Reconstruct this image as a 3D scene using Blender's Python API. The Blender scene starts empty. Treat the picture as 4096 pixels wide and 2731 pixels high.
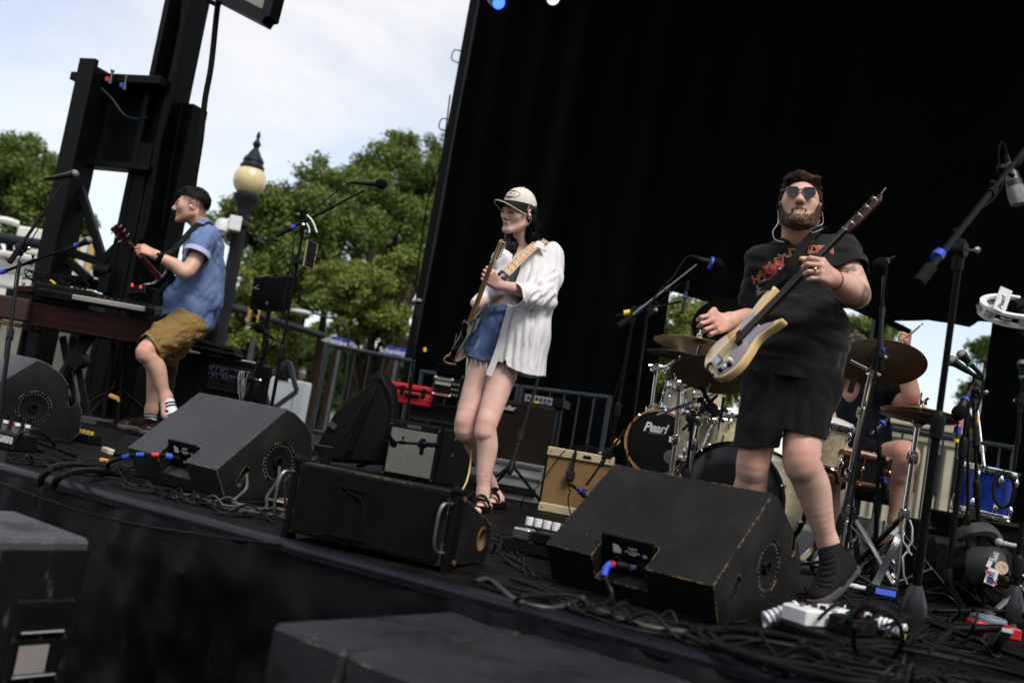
import bpy,bmesh,math,random
import numpy as np
from mathutils import Vector,Matrix
sc=bpy.context.scene
COL=sc.collection
R=math.radians
V=Vector
CAMZ,PITCH,ROLL,FPX=.46,R(5.0),R(9.8),3982.0
CAMP=V((0,0,CAMZ))
_F=V((0,math.cos(PITCH),math.sin(PITCH)))
_U=V((0,-math.sin(PITCH),math.cos(PITCH)))
_X=V((1,0,0))
RV=math.cos(ROLL)*_X+math.sin(ROLL)*_U
UV=-math.sin(ROLL)*_X+math.cos(ROLL)*_U
cd=bpy.data.cameras.new('camera')
cam=bpy.data.objects.new('camera',cd)
COL.objects.link(cam)
cam.matrix_world=Matrix(((RV.x,UV.x,-_F.x,0),(RV.y,UV.y,-_F.y,0),(RV.z,UV.z,-_F.z,CAMZ),(0,0,0,1)))
cd.sensor_width=36
cd.lens=36*FPX/4096
cd.clip_start=.05
cd.clip_end=2000
cd.dof.use_dof=True
cd.dof.focus_distance=4.8
cd.dof.aperture_fstop=2.0
sc.camera=cam
SUN_EL,SUN_AZ=R(54),R(152)
w=bpy.data.worlds.new('World')
sc.world=w
w.use_nodes=True
nt=w.node_tree
nt.nodes.clear()
def wn(t,**k):
 n=nt.nodes.new(t)
 for a,b in k.items():setattr(n,a,b)
 return n
out=wn('ShaderNodeOutputWorld');bg=wn('ShaderNodeBackground')
sky=wn('ShaderNodeTexSky',sky_type='NISHITA',sun_disc=False,sun_elevation=SUN_EL,sun_rotation=SUN_AZ)
sky.air_density=1.0;sky.dust_density=1.0;sky.ozone_density=1.0
tc=wn('ShaderNodeTexCoord');mp=wn('ShaderNodeMapping')
mp.inputs['Scale'].default_value=(1.0,1.0,2.4)
mp.inputs['Rotation'].default_value=(0,R(12),R(30))
n1=wn('ShaderNodeTexNoise');n1.inputs['Scale'].default_value=2.6;n1.inputs['Detail'].default_value=7;n1.inputs['Roughness'].default_value=.52
n1.inputs['Distortion'].default_value=.35
rmp=wn('ShaderNodeValToRGB')
rmp.color_ramp.elements[0].position=.40;rmp.color_ramp.elements[0].color=(.40,.40,.40,1)
rmp.color_ramp.elements[1].position=.70;rmp.color_ramp.elements[1].color=(.97,.97,.97,1)
mx=wn('ShaderNodeMix',data_type='RGBA')
mx.inputs[7].default_value=(8.2,7.9,7.75,1)
nt.links.new(tc.outputs['Generated'],mp.inputs['Vector']);nt.links.new(mp.outputs[0],n1.inputs['Vector'])
nt.links.new(n1.outputs[0],rmp.inputs[0]);nt.links.new(rmp.outputs[0],mx.inputs[0])
hs=wn('ShaderNodeMix',data_type='RGBA',blend_type='MULTIPLY');hs.inputs[0].default_value=1
hs.inputs[7].default_value=(1.5,1.5,1.5,1)
nt.links.new(sky.outputs[0],hs.inputs[6]);nt.links.new(hs.outputs[2],mx.inputs[6])
nt.links.new(mx.outputs[2],bg.inputs[0]);nt.links.new(bg.outputs[0],out.inputs[0])
bg.inputs[1].default_value=.060
sl=bpy.data.lights.new('sun','SUN')
sl.energy=1.5;sl.angle=R(22);sl.color=(1,.94,.85)
sun=bpy.data.objects.new('sun',sl)
COL.objects.link(sun)
_sd=V((math.sin(SUN_AZ)*math.cos(SUN_EL),math.cos(SUN_AZ)*math.cos(SUN_EL),math.sin(SUN_EL)))
sun.rotation_euler=_sd.to_track_quat('Z','Y').to_euler()
sc.view_settings.view_transform='Standard'
sc.view_settings.look='None'
sc.view_settings.gamma=1
sc.view_settings.use_curve_mapping=False
sc.view_settings.exposure=1.12
sc.render.engine='CYCLES'
sc.cycles.use_denoising=True
sc.cycles.max_bounces=8
sc.cycles.transparent_max_bounces=12
def ray(u,v):return _F+RV*((u-2048)/FPX)+UV*((1365.5-v)/FPX)
def at(u,v,y):
 d=ray(u,v);return CAMP+d*(y/d.y)
def gz(u,v,z=0.0):
 d=ray(u,v);return CAMP+d*((z-CAMZ)/d.z)
def lerp(a,b,t):return a+(b-a)*t
def frame(o,ez,ex):
 """4x4 with z along ez, x near ex"""
 ez=V(ez).normalized();ex=V(ex);ex=(ex-ez*ex.dot(ez)).normalized();ey=ez.cross(ex)
 return Matrix(((ex.x,ey.x,ez.x,o[0]),(ex.y,ey.y,ez.y,o[1]),(ex.z,ey.z,ez.z,o[2]),(0,0,0,1)))
def place(o,yaw=0):return Matrix.Translation(V(o))@Matrix.Rotation(yaw,4,'Z')
MATS={}
def mat(name,col,rough=.6,metal=0.0,var=.12,vs=6.0,bump=0.0,bs=60.0,col2=None,c2=(.55,.62),c2s=9.0,spec=.5,coat=0.0,stretch=None,wear=None,attr=None,sheen=0.0,sub=0.0,emit=None,em=1.0,trans=0.0):
 if name in MATS:return MATS[name]
 m=bpy.data.materials.new(name);m.use_nodes=True
 t=m.node_tree;N=t.nodes;L=t.links;p=N['Principled BSDF']
 p.inputs['Roughness'].default_value=rough;p.inputs['Metallic'].default_value=metal
 p.inputs['Specular IOR Level'].default_value=spec*(.3 if max(col)<.06 and not attr and rough>.3 and not metal else 1)
 p.inputs['Coat Weight'].default_value=coat;p.inputs['Coat Roughness'].default_value=.08
 p.inputs['Sheen Weight'].default_value=sheen
 if trans:p.inputs['Transmission Weight'].default_value=trans
 if sub:
  p.inputs['Subsurface Weight'].default_value=sub;p.inputs['Subsurface Radius'].default_value=(.012,.005,.003);p.inputs['Subsurface Scale'].default_value=1.0
 dk_=lambda q:tuple(x*min(1,.15+5.0*max(q))for x in q)
 col=dk_(col);col2=dk_(col2)if col2 else None
 g=N.new('ShaderNodeTexCoord')
 src=g.outputs['Object']
 if stretch:
  mm=N.new('ShaderNodeMapping');mm.inputs['Scale'].default_value=stretch;L.new(src,mm.inputs[0]);src=mm.outputs[0]
 def noise(s,d=4,r=.55):
  n=N.new('ShaderNodeTexNoise');n.inputs['Scale'].default_value=s;n.inputs['Detail'].default_value=d;n.inputs['Roughness'].default_value=r
  L.new(src,n.inputs['Vector']);return n.outputs[0]
 def mixc(f,a,b,mode='MIX'):
  x=N.new('ShaderNodeMix');x.data_type='RGBA';x.blend_type=mode
  for i,q in((0,f),(6,a),(7,b)):
   if hasattr(q,'links'):L.new(q,x.inputs[i])
   else:x.inputs[i].default_value=(*q,1)if isinstance(q,tuple)else q
  return x.outputs[2]
 def ramp(f,a,b):
  x=N.new('ShaderNodeMapRange');x.inputs[1].default_value=a;x.inputs[2].default_value=b;L.new(f,x.inputs[0]);return x.outputs[0]
 c=tuple(col)
 if attr:
  a=N.new('ShaderNodeAttribute');a.attribute_name=attr;c=a.outputs['Color']
 if var:
  f=ramp(noise(vs),.3,.7)
  v=N.new('ShaderNodeMapRange');v.inputs[3].default_value=1-var;v.inputs[4].default_value=1+var;L.new(f,v.inputs[0])
  x=N.new('ShaderNodeVectorMath');x.operation='SCALE'
  if hasattr(c,'links'):L.new(c,x.inputs[0])
  else:x.inputs[0].default_value=c
  L.new(v.outputs[0],x.inputs['Scale']);c=x.outputs[0]
 if col2:c=mixc(ramp(noise(c2s,6,.65),*c2),c,tuple(col2))
 if wear:
  wc,amt=wear
  bv=N.new('ShaderNodeBevel');bv.samples=4;bv.inputs[0].default_value=.007
  ge=N.new('ShaderNodeNewGeometry');dt=N.new('ShaderNodeVectorMath');dt.operation='DOT_PRODUCT'
  L.new(bv.outputs[0],dt.inputs[0]);L.new(ge.outputs['Normal'],dt.inputs[1])
  e=ramp(dt.outputs['Value'],.999,.86)
  mu=N.new('ShaderNodeMath');mu.operation='MULTIPLY';L.new(e,mu.inputs[0]);L.new(ramp(noise(26,5,.7),.60-amt,.66-amt),mu.inputs[1])
  ad=N.new('ShaderNodeMath');ad.operation='ADD';ad.use_clamp=True;L.new(mu.outputs[0],ad.inputs[0]);L.new(ramp(noise(34,3,.6),.735,.76),ad.inputs[1])
  c=mixc(ad.outputs[0],c,tuple(wc))
 if hasattr(c,'links'):L.new(c,p.inputs['Base Color'])
 else:p.inputs['Base Color'].default_value=(*c,1)
 if bump:
  b=N.new('ShaderNodeBump');b.inputs['Strength'].default_value=bump;b.inputs['Distance'].default_value=.004
  L.new(noise(bs,3),b.inputs['Height']);L.new(b.outputs[0],p.inputs['Normal'])
 if emit:
  p.inputs['Emission Color'].default_value=(*emit,1);p.inputs['Emission Strength'].default_value=em
 MATS[name]=m
 return m
def tweak(m,fn):
 """let fn(nodes, links, principled) add to a material"""
 fn(m.node_tree.nodes,m.node_tree.links,m.node_tree.nodes['Principled BSDF']);return m
def spline(pts,n=8):
 P=[V(p)for p in pts]
 if len(P)<3:return P
 o=[]
 for i in range(len(P)-1):
  a=P[i-1]if i else P[0]*2-P[1];b=P[i];c=P[i+1];d=P[i+2]if i+2<len(P)else P[-1]*2-P[-2]
  for k in range(n):
   t=k/n
   o.append(.5*((2*b)+(c-a)*t+(2*a-5*b+4*c-d)*t*t+(3*b-a-3*c+d)*t**3))
 o.append(P[-1]);return o
class MB:
 def __init__(s,T=None):s.v=[];s.f=[];s.mi=[];s.T=T or Matrix();s.m=0
 def add(s,vs,fs):
  o=len(s.v);T=s.T
  s.v+=[T@V(p)for p in vs];s.f+=[[i+o for i in f]for f in fs];s.mi+=[s.m]*len(fs);return s
 def box(s,c,d,rot=None,ch=0.0):
  c=V(c);x,y,z=[q/2 for q in d];rot=rot or Matrix.Identity(3)
  ch=min(ch,x*.9,y*.9,z*.9)
  if ch<=0:
   vs=[c+rot@V((a*x,b*y,e*z))for a in(-1,1)for b in(-1,1)for e in(-1,1)]
   return s.add(vs,[(0,1,3,2),(4,6,7,5),(0,4,5,1),(2,3,7,6),(0,2,6,4),(1,5,7,3)])
  vs=[];ix={}
  for a in(-1,1):
   for b in(-1,1):
    for e in(-1,1):
     for k in range(3):
      q=[a*(x-ch),b*(y-ch),e*(z-ch)];q[k]=(a*x,b*y,e*z)[k]
      ix[a,b,e,k]=len(vs);vs.append(c+rot@V(q))
  fs=[]
  S=(-1,1)
  for a in S:
   fs.append([ix[a,b,e,0]for b,e in((-1,-1),(1,-1),(1,1),(-1,1))][::a])
   fs.append([ix[b,a,e,1]for b,e in((-1,-1),(-1,1),(1,1),(1,-1))][::a])
   fs.append([ix[b,e,a,2]for b,e in((-1,-1),(1,-1),(1,1),(-1,1))][::a])
   for b in S:
    fs.append([ix[a,b,-1,0],ix[a,b,-1,1],ix[a,b,1,1],ix[a,b,1,0]][::-a*b])
    fs.append([ix[a,-1,b,0],ix[a,-1,b,2],ix[a,1,b,2],ix[a,1,b,0]][::a*b])
    fs.append([ix[-1,a,b,1],ix[-1,a,b,2],ix[1,a,b,2],ix[1,a,b,1]][::-a*b])
    for e in S:fs.append([ix[a,b,e,0],ix[a,b,e,1],ix[a,b,e,2]][::a*b*e])
  return s.add(vs,fs)
 def beam(s,a,b,w,h,up=(0,0,1),ch=0.0):
  a,b=V(a),V(b);d=(b-a);M=frame((0,0,0),d,up).to_3x3()
  return s.box((a+b)/2,(h,w,d.length),M,ch)
 def tube(s,pts,r,n=8,cap=True):
  P=[V(p)for p in pts];m=len(P)
  rr=r if isinstance(r,(list,tuple))else[r]*m
  vs=[];fs=[];ref=None
  for i in range(m):
   d=(P[min(i+1,m-1)]-P[max(i-1,0)])
   if d.length<1e-9:d=V((0,0,1))
   d.normalize()
   if ref is None:ref=d.orthogonal().normalized()
   ref=ref-d*ref.dot(d)
   ref=ref.normalized()if ref.length>1e-6 else d.orthogonal().normalized()
   q=d.cross(ref)
   for k in range(n):
    a=2*math.pi*k/n;vs.append(P[i]+(ref*math.cos(a)+q*math.sin(a))*rr[i])
  for i in range(m-1):
   for k in range(n):fs.append((i*n+k,i*n+(k+1)%n,(i+1)*n+(k+1)%n,(i+1)*n+k))
  if cap:fs.append(list(range(n))[::-1]);fs.append([(m-1)*n+k for k in range(n)])
  return s.add(vs,fs)
 def lathe(s,prof,o,ax=(0,0,1),n=20,cap=True):
  """prof: list of (radius, height along ax)"""
  ax=V(ax).normalized();x=ax.orthogonal().normalized();y=ax.cross(x);o=V(o)
  vs=[];fs=[];m=len(prof)
  for r,h in prof:
   for k in range(n):
    a=2*math.pi*k/n;vs.append(o+ax*h+(x*math.cos(a)+y*math.sin(a))*max(r,1e-5))
  for i in range(m-1):
   for k in range(n):fs.append((i*n+k,i*n+(k+1)%n,(i+1)*n+(k+1)%n,(i+1)*n+k))
  ring=prof[0]==prof[-1]or not cap
  if prof[0][0]>1e-4 and not ring:fs.append(list(range(n))[::-1])
  if prof[-1][0]>1e-4 and not ring:fs.append([(m-1)*n+k for k in range(n)])
  return s.add(vs,fs)
 def cyl(s,a,b,r,r2=None,n=14):
  a,b=V(a),V(b);return s.lathe([(r,0),(r if r2 is None else r2,(b-a).length)],a,b-a,n)
 def ball(s,c,r,n=14,rot=None):
  rad=r if isinstance(r,(tuple,list))else(r,r,r);c=V(c);rot=rot or Matrix.Identity(3)
  vs=[c+rot@V((0,0,-rad[2]))];m=n//2
  for i in range(1,m):
   t=-math.pi/2+math.pi*i/m
   for k in range(n):
    a=2*math.pi*k/n;vs.append(c+rot@V((rad[0]*math.cos(t)*math.cos(a),rad[1]*math.cos(t)*math.sin(a),rad[2]*math.sin(t))))
  vs.append(c+rot@V((0,0,rad[2])));L=len(vs)-1;fs=[]
  for k in range(n):fs.append((0,1+(k+1)%n,1+k));fs.append((L,1+(m-2)*n+k,1+(m-2)*n+(k+1)%n))
  for i in range(m-2):
   for k in range(n):fs.append((1+i*n+k,1+i*n+(k+1)%n,1+(i+1)*n+(k+1)%n,1+(i+1)*n+k))
  return s.add(vs,fs)
 def prism(s,poly,T,d,ch=0.0,steps=1):
  """outline in T's xy plane (counter-clockwise), extruded along +z by d, edges rounded by ch"""
  n=len(poly);P=[V((x,y))for x,y in poly]
  def inset(q):
   o=[]
   for i in range(n):
    a,b,c=P[i-1],P[i],P[(i+1)%n]
    e=(b-a).normalized();f=(c-b).normalized();na=V((-e.y,e.x));nb=V((-f.y,f.x));m=na+nb
    m=m/max(m.dot(na),.35)if m.length>1e-6 else na
    o.append(b+m*q)
   return o
  rings=[]
  if ch<=0:rings=[(0,0),(0,d)]
  else:
   for k in range(steps+1):
    a=math.pi/2*k/steps;rings.append((ch*(1-math.sin(a)),ch*(1-math.cos(a))))
   rings+=[(q,d-h)for q,h in rings[::-1]]
  vs=[];fs=[]
  for q,h in rings:vs+=[T@V((p.x,p.y,h))for p in(inset(q)if q>0 else P)]
  for i in range(len(rings)-1):
   for k in range(n):fs.append((i*n+k,i*n+(k+1)%n,(i+1)*n+(k+1)%n,(i+1)*n+k))
  fs.append(list(range(n))[::-1]);fs.append([(len(rings)-1)*n+k for k in range(n)])
  return s.add(vs,fs)
 def grid(s,fn,nu,nv):
  vs=[fn(i/nu,j/nv)for j in range(nv+1)for i in range(nu+1)]
  return s.add(vs,[(j*(nu+1)+i,j*(nu+1)+i+1,(j+1)*(nu+1)+i+1,(j+1)*(nu+1)+i)for j in range(nv)for i in range(nu)])
def mesh_of(name,b,mats,off):
 me=bpy.data.meshes.new(name)
 me.from_pydata([p-off for p in b.v],[],b.f)
 for m in(mats if isinstance(mats,(list,tuple))else[mats]):me.materials.append(m)
 if any(b.mi):me.polygons.foreach_set('material_index',b.mi)
 me.polygons.foreach_set('use_smooth',[True]*len(me.polygons))
 me.set_sharp_from_angle(angle=R(38))
 me.update();return me
def tag(o,label=None,cat=None,group=None,kind=None):
 if label:o['label']=label
 if cat:o['category']=cat
 if group:o['group']=group
 if kind:o['kind']=kind
 return o
def wloc(o):
 p=V(o.location)
 while o.parent:o=o.parent;p+=o.location
 return p
def thing(name,label,cat,loc,group=None):
 o=bpy.data.objects.new(name,None);COL.objects.link(o);o.location=V(loc);o.empty_display_size=.1
 return tag(o,label,cat,group)
def part(name,b,mats,parent,label=None,kind=None):
 off=wloc(parent);o=bpy.data.objects.new(name,mesh_of(name,b,mats,off));COL.objects.link(o);o.parent=parent
 return tag(o,label,kind=kind)
def solo(name,b,mats,label=None,cat=None,group=None,kind=None):
 xs=[p.x for p in b.v];ys=[p.y for p in b.v];zs=[p.z for p in b.v]
 off=V(((min(xs)+max(xs))/2,(min(ys)+max(ys))/2,min(zs)))
 o=bpy.data.objects.new(name,mesh_of(name,b,mats,off));o.location=off;COL.objects.link(o)
 return tag(o,label,cat,group,kind)
def text(body,T,size,m,parent,shear=0.0,ext=.0006,name='lettering',bold=0.0,space=1.0):
 """lettering as thin geometry in T's xy plane, centred"""
 cu=bpy.data.curves.new('t','FONT');cu.body=body;cu.size=size;cu.shear=shear;cu.align_x='CENTER';cu.align_y='CENTER'
 cu.extrude=ext;cu.offset=bold;cu.resolution_u=3;cu.space_character=space
 o=bpy.data.objects.new('t',cu);me=bpy.data.meshes.new_from_object(o);bpy.data.objects.remove(o)
 off=wloc(parent);me.transform(Matrix.Translation(-off)@T);me.materials.clear();me.materials.append(m)
 q=bpy.data.objects.new(name,me);COL.objects.link(q);q.parent=parent;return q
black_metal=mat('black metal',(.012,.013,.015),.45,.0,.2,14,spec=.35)
satin_black=mat('satin black',(.016,.017,.019),.5,0,.2,10,bump=.15,bs=180)
rubber=mat('rubber',(.014,.014,.015),.78,0,.2,20)
chrome=mat('chrome',(.72,.73,.75),.12,1.0,.08,30)
nickel=mat('brushed nickel',(.55,.54,.52),.3,1.0,.1,40)
blue_tape=mat('blue tape',(.012,.06,.42),.55,0,.15,60)
yellow_tape=mat('yellow tape',(.75,.50,.01),.55,0,.15,60)
red_tape=mat('red tape',(.50,.02,.03),.55,0,.15,60)
white_plastic=mat('white plastic',(.72,.72,.74),.4,0,.08,30)
steel=mat('dark painted steel',(.006,.008,.0085),.5,0,.3,3,bump=.2,bs=30,col2=(.011,.013,.013),c2=(.6,.75),c2s=3)
galv=mat('galvanised steel',(.10,.112,.118),.5,.4,.25,9,bump=.1,bs=90)
velour=mat('black stage velour',(.011,.0145,.015),.9,0,.35,1.2,bump=.25,bs=160,spec=.1,sheen=.05)
tarp=mat('black tarpaulin',(.005,.007,.0075),.46,0,.3,3,bump=.5,bs=14,spec=.35)
cream_steel=mat('cream painted steel',(.27,.27,.22),.5,0,.08,2)
iron=mat('grey painted iron',(.034,.041,.052),.5,0,.2,5,bump=.3,bs=60)
SA=gz(174,1907);SB=gz(2800,2615);E1=(SB-SA).normalized();E2=V((-E1.y,E1.x,0));YAW=math.atan2(E1.y,E1.x)
GZ=-1.2
def S(s,t,z=0.0):return SA+E1*s+E2*t+V((0,0,z))
ST=place(SA,YAW)
def hit(u,v,t):
 """point of the picture ray on the vertical plane t metres behind the stage edge"""
 d=ray(u,v);k=((SA-CAMP).dot(E2)+t)/d.dot(E2);return CAMP+d*k
gm=mat('park ground',(.075,.085,.03),.95,0,.35,.12,col2=(.17,.145,.10),c2=(.5,.6),c2s=.25,bump=.4,bs=3)
b=MB();b.add([(-600,-300,GZ),(600,-300,GZ),(600,900,GZ),(-600,900,GZ)],[(0,1,2,3)])
solo('ground',b,gm,kind='structure')
def rise(i,j):
 a=R(97+166*i);d=38+26*j;hgt=(13+4*MN.noise(V((i*9,0,2)))+2.5*MN.noise(V((i*40,j*6,5))))*math.sin(min(1,j*1.6)*math.pi/2)*min(1,i*12,(1-i)*12)
 return V((d*math.sin(a),d*math.cos(a),GZ-.05+hgt))
from mathutils import noise as MN
b=MB();b.grid(rise,120,14);solo('added_sky_blocker',b,mat('sky blocker green',(.035,.055,.018),.95,0,.4,.6,bump=.8,bs=2),kind='structure')  # unseen ridge added behind the camera to block low front sky
rm=mat('asphalt',(.05,.05,.052),.9,0,.2,3,bump=.3,bs=40)
b=MB();b.add([(-60,17,GZ+.004),(60,19,GZ+.004),(60,27,GZ+.004),(-60,25,GZ+.004)],[(0,1,2,3)])
solo('road',b,rm,kind='structure')
deck_m=mat('black painted stage deck',(.016,.016,.017),.62,0,.4,3.5,col2=(.036,.031,.026),c2=(.52,.66),c2s=7,bump=.6,bs=55,spec=.25)
def deck_extra(N,L,p):
 p.inputs['Roughness'].default_value=.58
tweak(deck_m,deck_extra)
b=MB(ST);b.box((1.0,3.655,-.05),(15,7.2,.10));solo('stage_deck',b,deck_m,kind='structure')
nose_m=mat('dark blue edge paint',(.020,.023,.034),.35,0,.3,8,bump=.2,bs=50)
b=MB(ST)
b.prism([(-.036,-.026),(.05,-.026),(.05,.004),(.012,.009),(-.022,.006),(-.036,-.006)],Matrix(((0,0,1,-6.5),(1,0,0,0),(0,1,0,0),(0,0,0,1))),15)
solo('stage_edge',b,nose_m,kind='structure')
rng=random.Random(4)
from mathutils import noise as MN
def skirt(i,j):
 s=-6.5+15*i;z=-.02-1.18*j
 q=.05*MN.noise(V((s*2.3,z*1.3,0)))-.06*abs(MN.noise(V((s*5,z*2.2,3))))-.045*abs(MN.noise(V((s*8+z*5,z*8,7))))-.02*abs(MN.noise(V((s*19-z*7,z*15,2))))
 return V(ST@V((s,-.04+.03*max(0,1-j*9)-.06*j+min(q,.0),z)))
b=MB();b.grid(skirt,420,34);solo('stage_skirt',b,tarp,'crumpled black tarpaulin skirt hanging down the front of the stage','stage skirt')
TB=5.75
b=MB(ST);b.box((3.6,4.5,5.5),(11.4,4.2,.25));solo('stage_roof',b,steel,kind='structure')
def curtain(name,s0,s1,zlo,zhi,label,t=TB,amp=.05,fq=3.0,lower=None,n=None,cat='curtain'):
 def fn(i,j):
  s=s0+(s1-s0)*i;z0=zlo if lower is None else lower(s);z=z0+(zhi-z0)*j
  q=amp*(math.sin(s*fq*2.1+2.2*MN.noise(V((s*.8,z*.12,1))))+.6*math.sin(s*fq*4.7+1.7))*(1-.45*j)+.03*MN.noise(V((s*.9,z*.7,5)))
  return ST@V((s,t+q,z))
 b=MB();b.grid(fn,n or max(30,int(abs(s1-s0)*30)),26)
 return solo(name,b,velour,label,cat)
def s_of(u,v,t):return(hit(u,v,t)-SA).dot(E1)
sL=s_of(1930,60,TB);sL=(sL+s_of(1655,1450,TB))/2
sG=s_of(2635,1430,TB);sR=s_of(3915,1700,TB)
curtain('backdrop_curtain',sL,sG,.06,5.4,'tall black backdrop curtain hanging behind the woman in the white shirt')
curtain('side_curtain',sR,sR+2.6,.06,2.3,'black curtain hanging behind the blue drum at far right',t=TB+.02)
_v=[(2700,1168),(2860,1215),(3060,1235),(3400,1235),(3520,1290),(3710,1276),(3880,1310),(3915,1285),(4096,1300)]
_vs=[(s_of(u,v,TB-.1),hit(u,v,TB-.1).z)for u,v in _v]
def val_low(s):
 if s<=_vs[0][0]:return _vs[0][1]
 for(a,za),(c,zc)in zip(_vs,_vs[1:]):
  if s<=c:return za+(zc-za)*(s-a)/(c-a)
 return _vs[-1][1]
curtain('backdrop_valance',sG-.25,sR+2.6,2,5.4,'black upper cloth with scalloped lower edge hanging above the drummer',t=TB-.1,amp=.03,lower=val_low,n=200,cat='curtain')
b=MB();p0=hit(1652,1480,TB+.05);p1=hit(1880,20,TB+.05)
px=(p0+p1)/2
t=thing('stage_post','slim black steel post beside the left edge of the backdrop','post',(px.x,px.y,0))
b.box((px.x,px.y,2.7),(.085,.085,5.4),Matrix.Rotation(YAW,3,'Z'),.006);part('post',b,steel,t)
for v_ in(205,480):
 a=V((px.x-.03,px.y,at(1868-v_*.158,v_,px.y).z));b=MB()
 b.tube(spline([a,a+V((-.09,0,.0)),a+V((-.10,0,-.1)),a+V((0,0,-.13))],5),.006,6);part('rope_hook',b,steel,t)
b=MB();b.tube([at(1905,0,px.y+.1),at(1870,180,px.y+.1)],.006,5)
b.tube(spline([at(1800,380,px.y),at(1765,640,px.y),at(1712,800,px.y-.02),at(1660,1150,px.y)],5),.008,5);part('rope',b,rubber,t)
def spot(u,v,y,col,label,lens):
 c=at(u,v,y);t=thing('stage_light',label,'stage light',c,None)
 d=(V((1.3,4.4,1.2))-c).normalized();b=MB()
 b.lathe([(.04,-.2),(.06,-.17),(.066,0),(.07,.02),(.062,.02),(.055,.0)],c,d,18);part('housing',b,black_metal,t)
 b=MB();b.lathe([(.0001,.008),(.04,.007),(.055,.0)],c,d,18)
 part('lens',b,mat(lens,(.3,.3,.3),.2,emit=col,em=1.6),t)
 b=MB();q=c-d*.1;x=V((E1.x,E1.y,0))*.12
 b.tube([q+x,q+x+V((0,0,.22)),q-x+V((0,0,.22)),q-x],.01,6);b.tube([q+V((0,0,.22)),V((q.x,q.y,5.4))],.015,6);part('yoke',b,black_metal,t)
t=thing('rear_post','blue grey steel post behind the stage in the gap right of the bass player','post',V((hit(3500,1400,6.3).x,hit(3500,1400,6.3).y,GZ)))
p=hit(3500,1400,6.3);b=MB();b.box((p.x,p.y,2.2),(.09,.09,6.8));part('post',b,iron,t);b=MB();b.beam(hit(3500,1260,6.3),hit(3640,1330,6.3),.05,.05);part('brace',b,iron,t)
spot(1995,12,8.2,(.03,.12,1.0),'stage light glowing blue at the top of the backdrop','blue lens')
spot(2213,-6,8.2,(.75,.8,1.0),'stage light glowing white at the top of the backdrop','white lens')
def rail(a,c,n,label,h=None,t_=None):
 """a, c: world points of the two top corners"""
 base=V((a.x,a.y,0));T=thing('guard_rail',label,'guard rail',base,'guard rails around the stage')
 lo=V((0,0,.12));A0=V((a.x,a.y,.0));C0=V((c.x,c.y,.0))
 b=MB();b.tube([a,c],.021,8);part('top_rail',b,galv,T)
 b=MB();b.tube([A0+lo,C0+lo],.018,8);part('bottom_rail',b,galv,T)
 for q,z in((A0,a.z),(C0,c.z)):
  b=MB();b.tube([q,q+V((0,0,z+.02))],.022,8);part('post',b,galv,T)
 for i in range(1,n):
  q=lerp(A0,C0,i/n);b=MB();b.tube([q+lo,q+V((0,0,lerp(a.z,c.z,i/n)))],.0085,6,False);part('baluster',b,galv,T)
 return T
rail(hit(1312,1378,5.3),hit(1655,1445,5.55),6,'grey steel guard rail in front of the trees, left of the backdrop')
rail(hit(1690,1486,TB-.35),hit(2075,1545,TB-.35),7,'grey steel guard rail behind the red case')
rail(hit(2090,1548,TB-.35),hit(2440,1590,TB-.35),6,'grey steel guard rail behind the brown bass cabinet')
rail(hit(3560,1712,TB-.3),hit(4060,1792,TB-.3),9,'grey steel guard rail behind the hi-hat and blue drum')
TY=8.3
tw=thing('stage_tower','massive black steel lifting tower behind the man in the blue shirt','tower',at(480,1500,TY)*V((1,1,0))if False else V((at(480,1500,TY).x,TY,0)))
tyaw=R(-20);TR=Matrix.Rotation(tyaw,3,'Z')
def tcol(u0,v0,u1,v1,y,w,d,name,z0=None,m=steel,ch=.01):
 """upright beam whose left/right silhouette passes u0..u1 near row v0; top at row v1"""
 c=(at(u0,v0,y)+at(u1,v0,y))/2;zt=at((u0+u1)/2,v1,y).z if v1 is not None else 6.2
 z0=GZ if z0 is None else z0
 b=MB();b.box((c.x,c.y,(zt+z0)/2),(w,d,zt-z0),TR,ch);part(name,b,m,tw);return c,zt
b=MB()
c=(at(677,0,TY)+at(826,0,TY))/2
for q,wd,dd in((V((-.105,0,0)),.05,.26),(V((.105,0,0)),.05,.26),(V((0,.06,0)),.2,.03)):
 q=TR@q;b.box((c.x+q.x,c.y+q.y,3.3),(wd,dd,6.2),TR,.006)
part('mast',b,steel,tw)
lp,lz=tcol(212,820,330,262,TY,.20,.22,'left_column')
b=MB();q=TR@V((-.02,-.17,0));b.box((lp.x+q.x+.07,lp.y+q.y,(lz+.04+.6)/2),(.17,.05,lz-.56),TR,.006);part('guide_plate',b,steel,tw)
rp,rz=tcol(640,740,760,418,TY+.1,.22,.2,'right_column')
b=MB();a=at(532,690,TY);e=at(620,690,TY);b.box(((a.x+e.x)/2+.02,TY+.02,.6),(.2,.24,3.4),TR,.01);part('mast_sleeve',b,steel,tw)
b=MB();zt=at(480,330,TY).z;zb=at(440,668,TY).z
b.box((at(470,500,TY).x,TY+.12,(zt+zb)/2),(1.0,.05,zt-zb),TR);b.box((at(490,340,TY).x,TY-.02,zt),(.95,.2,.07),TR,.006);b.box((at(440,665,TY).x,TY-.02,zb),(.95,.16,.05),TR,.006)
part('cross_panel',b,steel,tw)
for u,v,cm in((443,318,red_tape),(500,342,blue_tape)):
 p=at(u,v,TY-.15);b=MB();b.lathe([(.018,-.04),(.018,0),(.011,.0),(.011,.06),(.017,.065),(.017,.08)],p,n=10);part('hose_coupling',b,mat('dark nickel',(.18,.19,.2),.35,.9),tw)
 b=MB();b.box(p+V((-.02,-.02,-.01)),(.03,.02,.04),None,.004);part('valve_tag',b,cm,tw)
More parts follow.
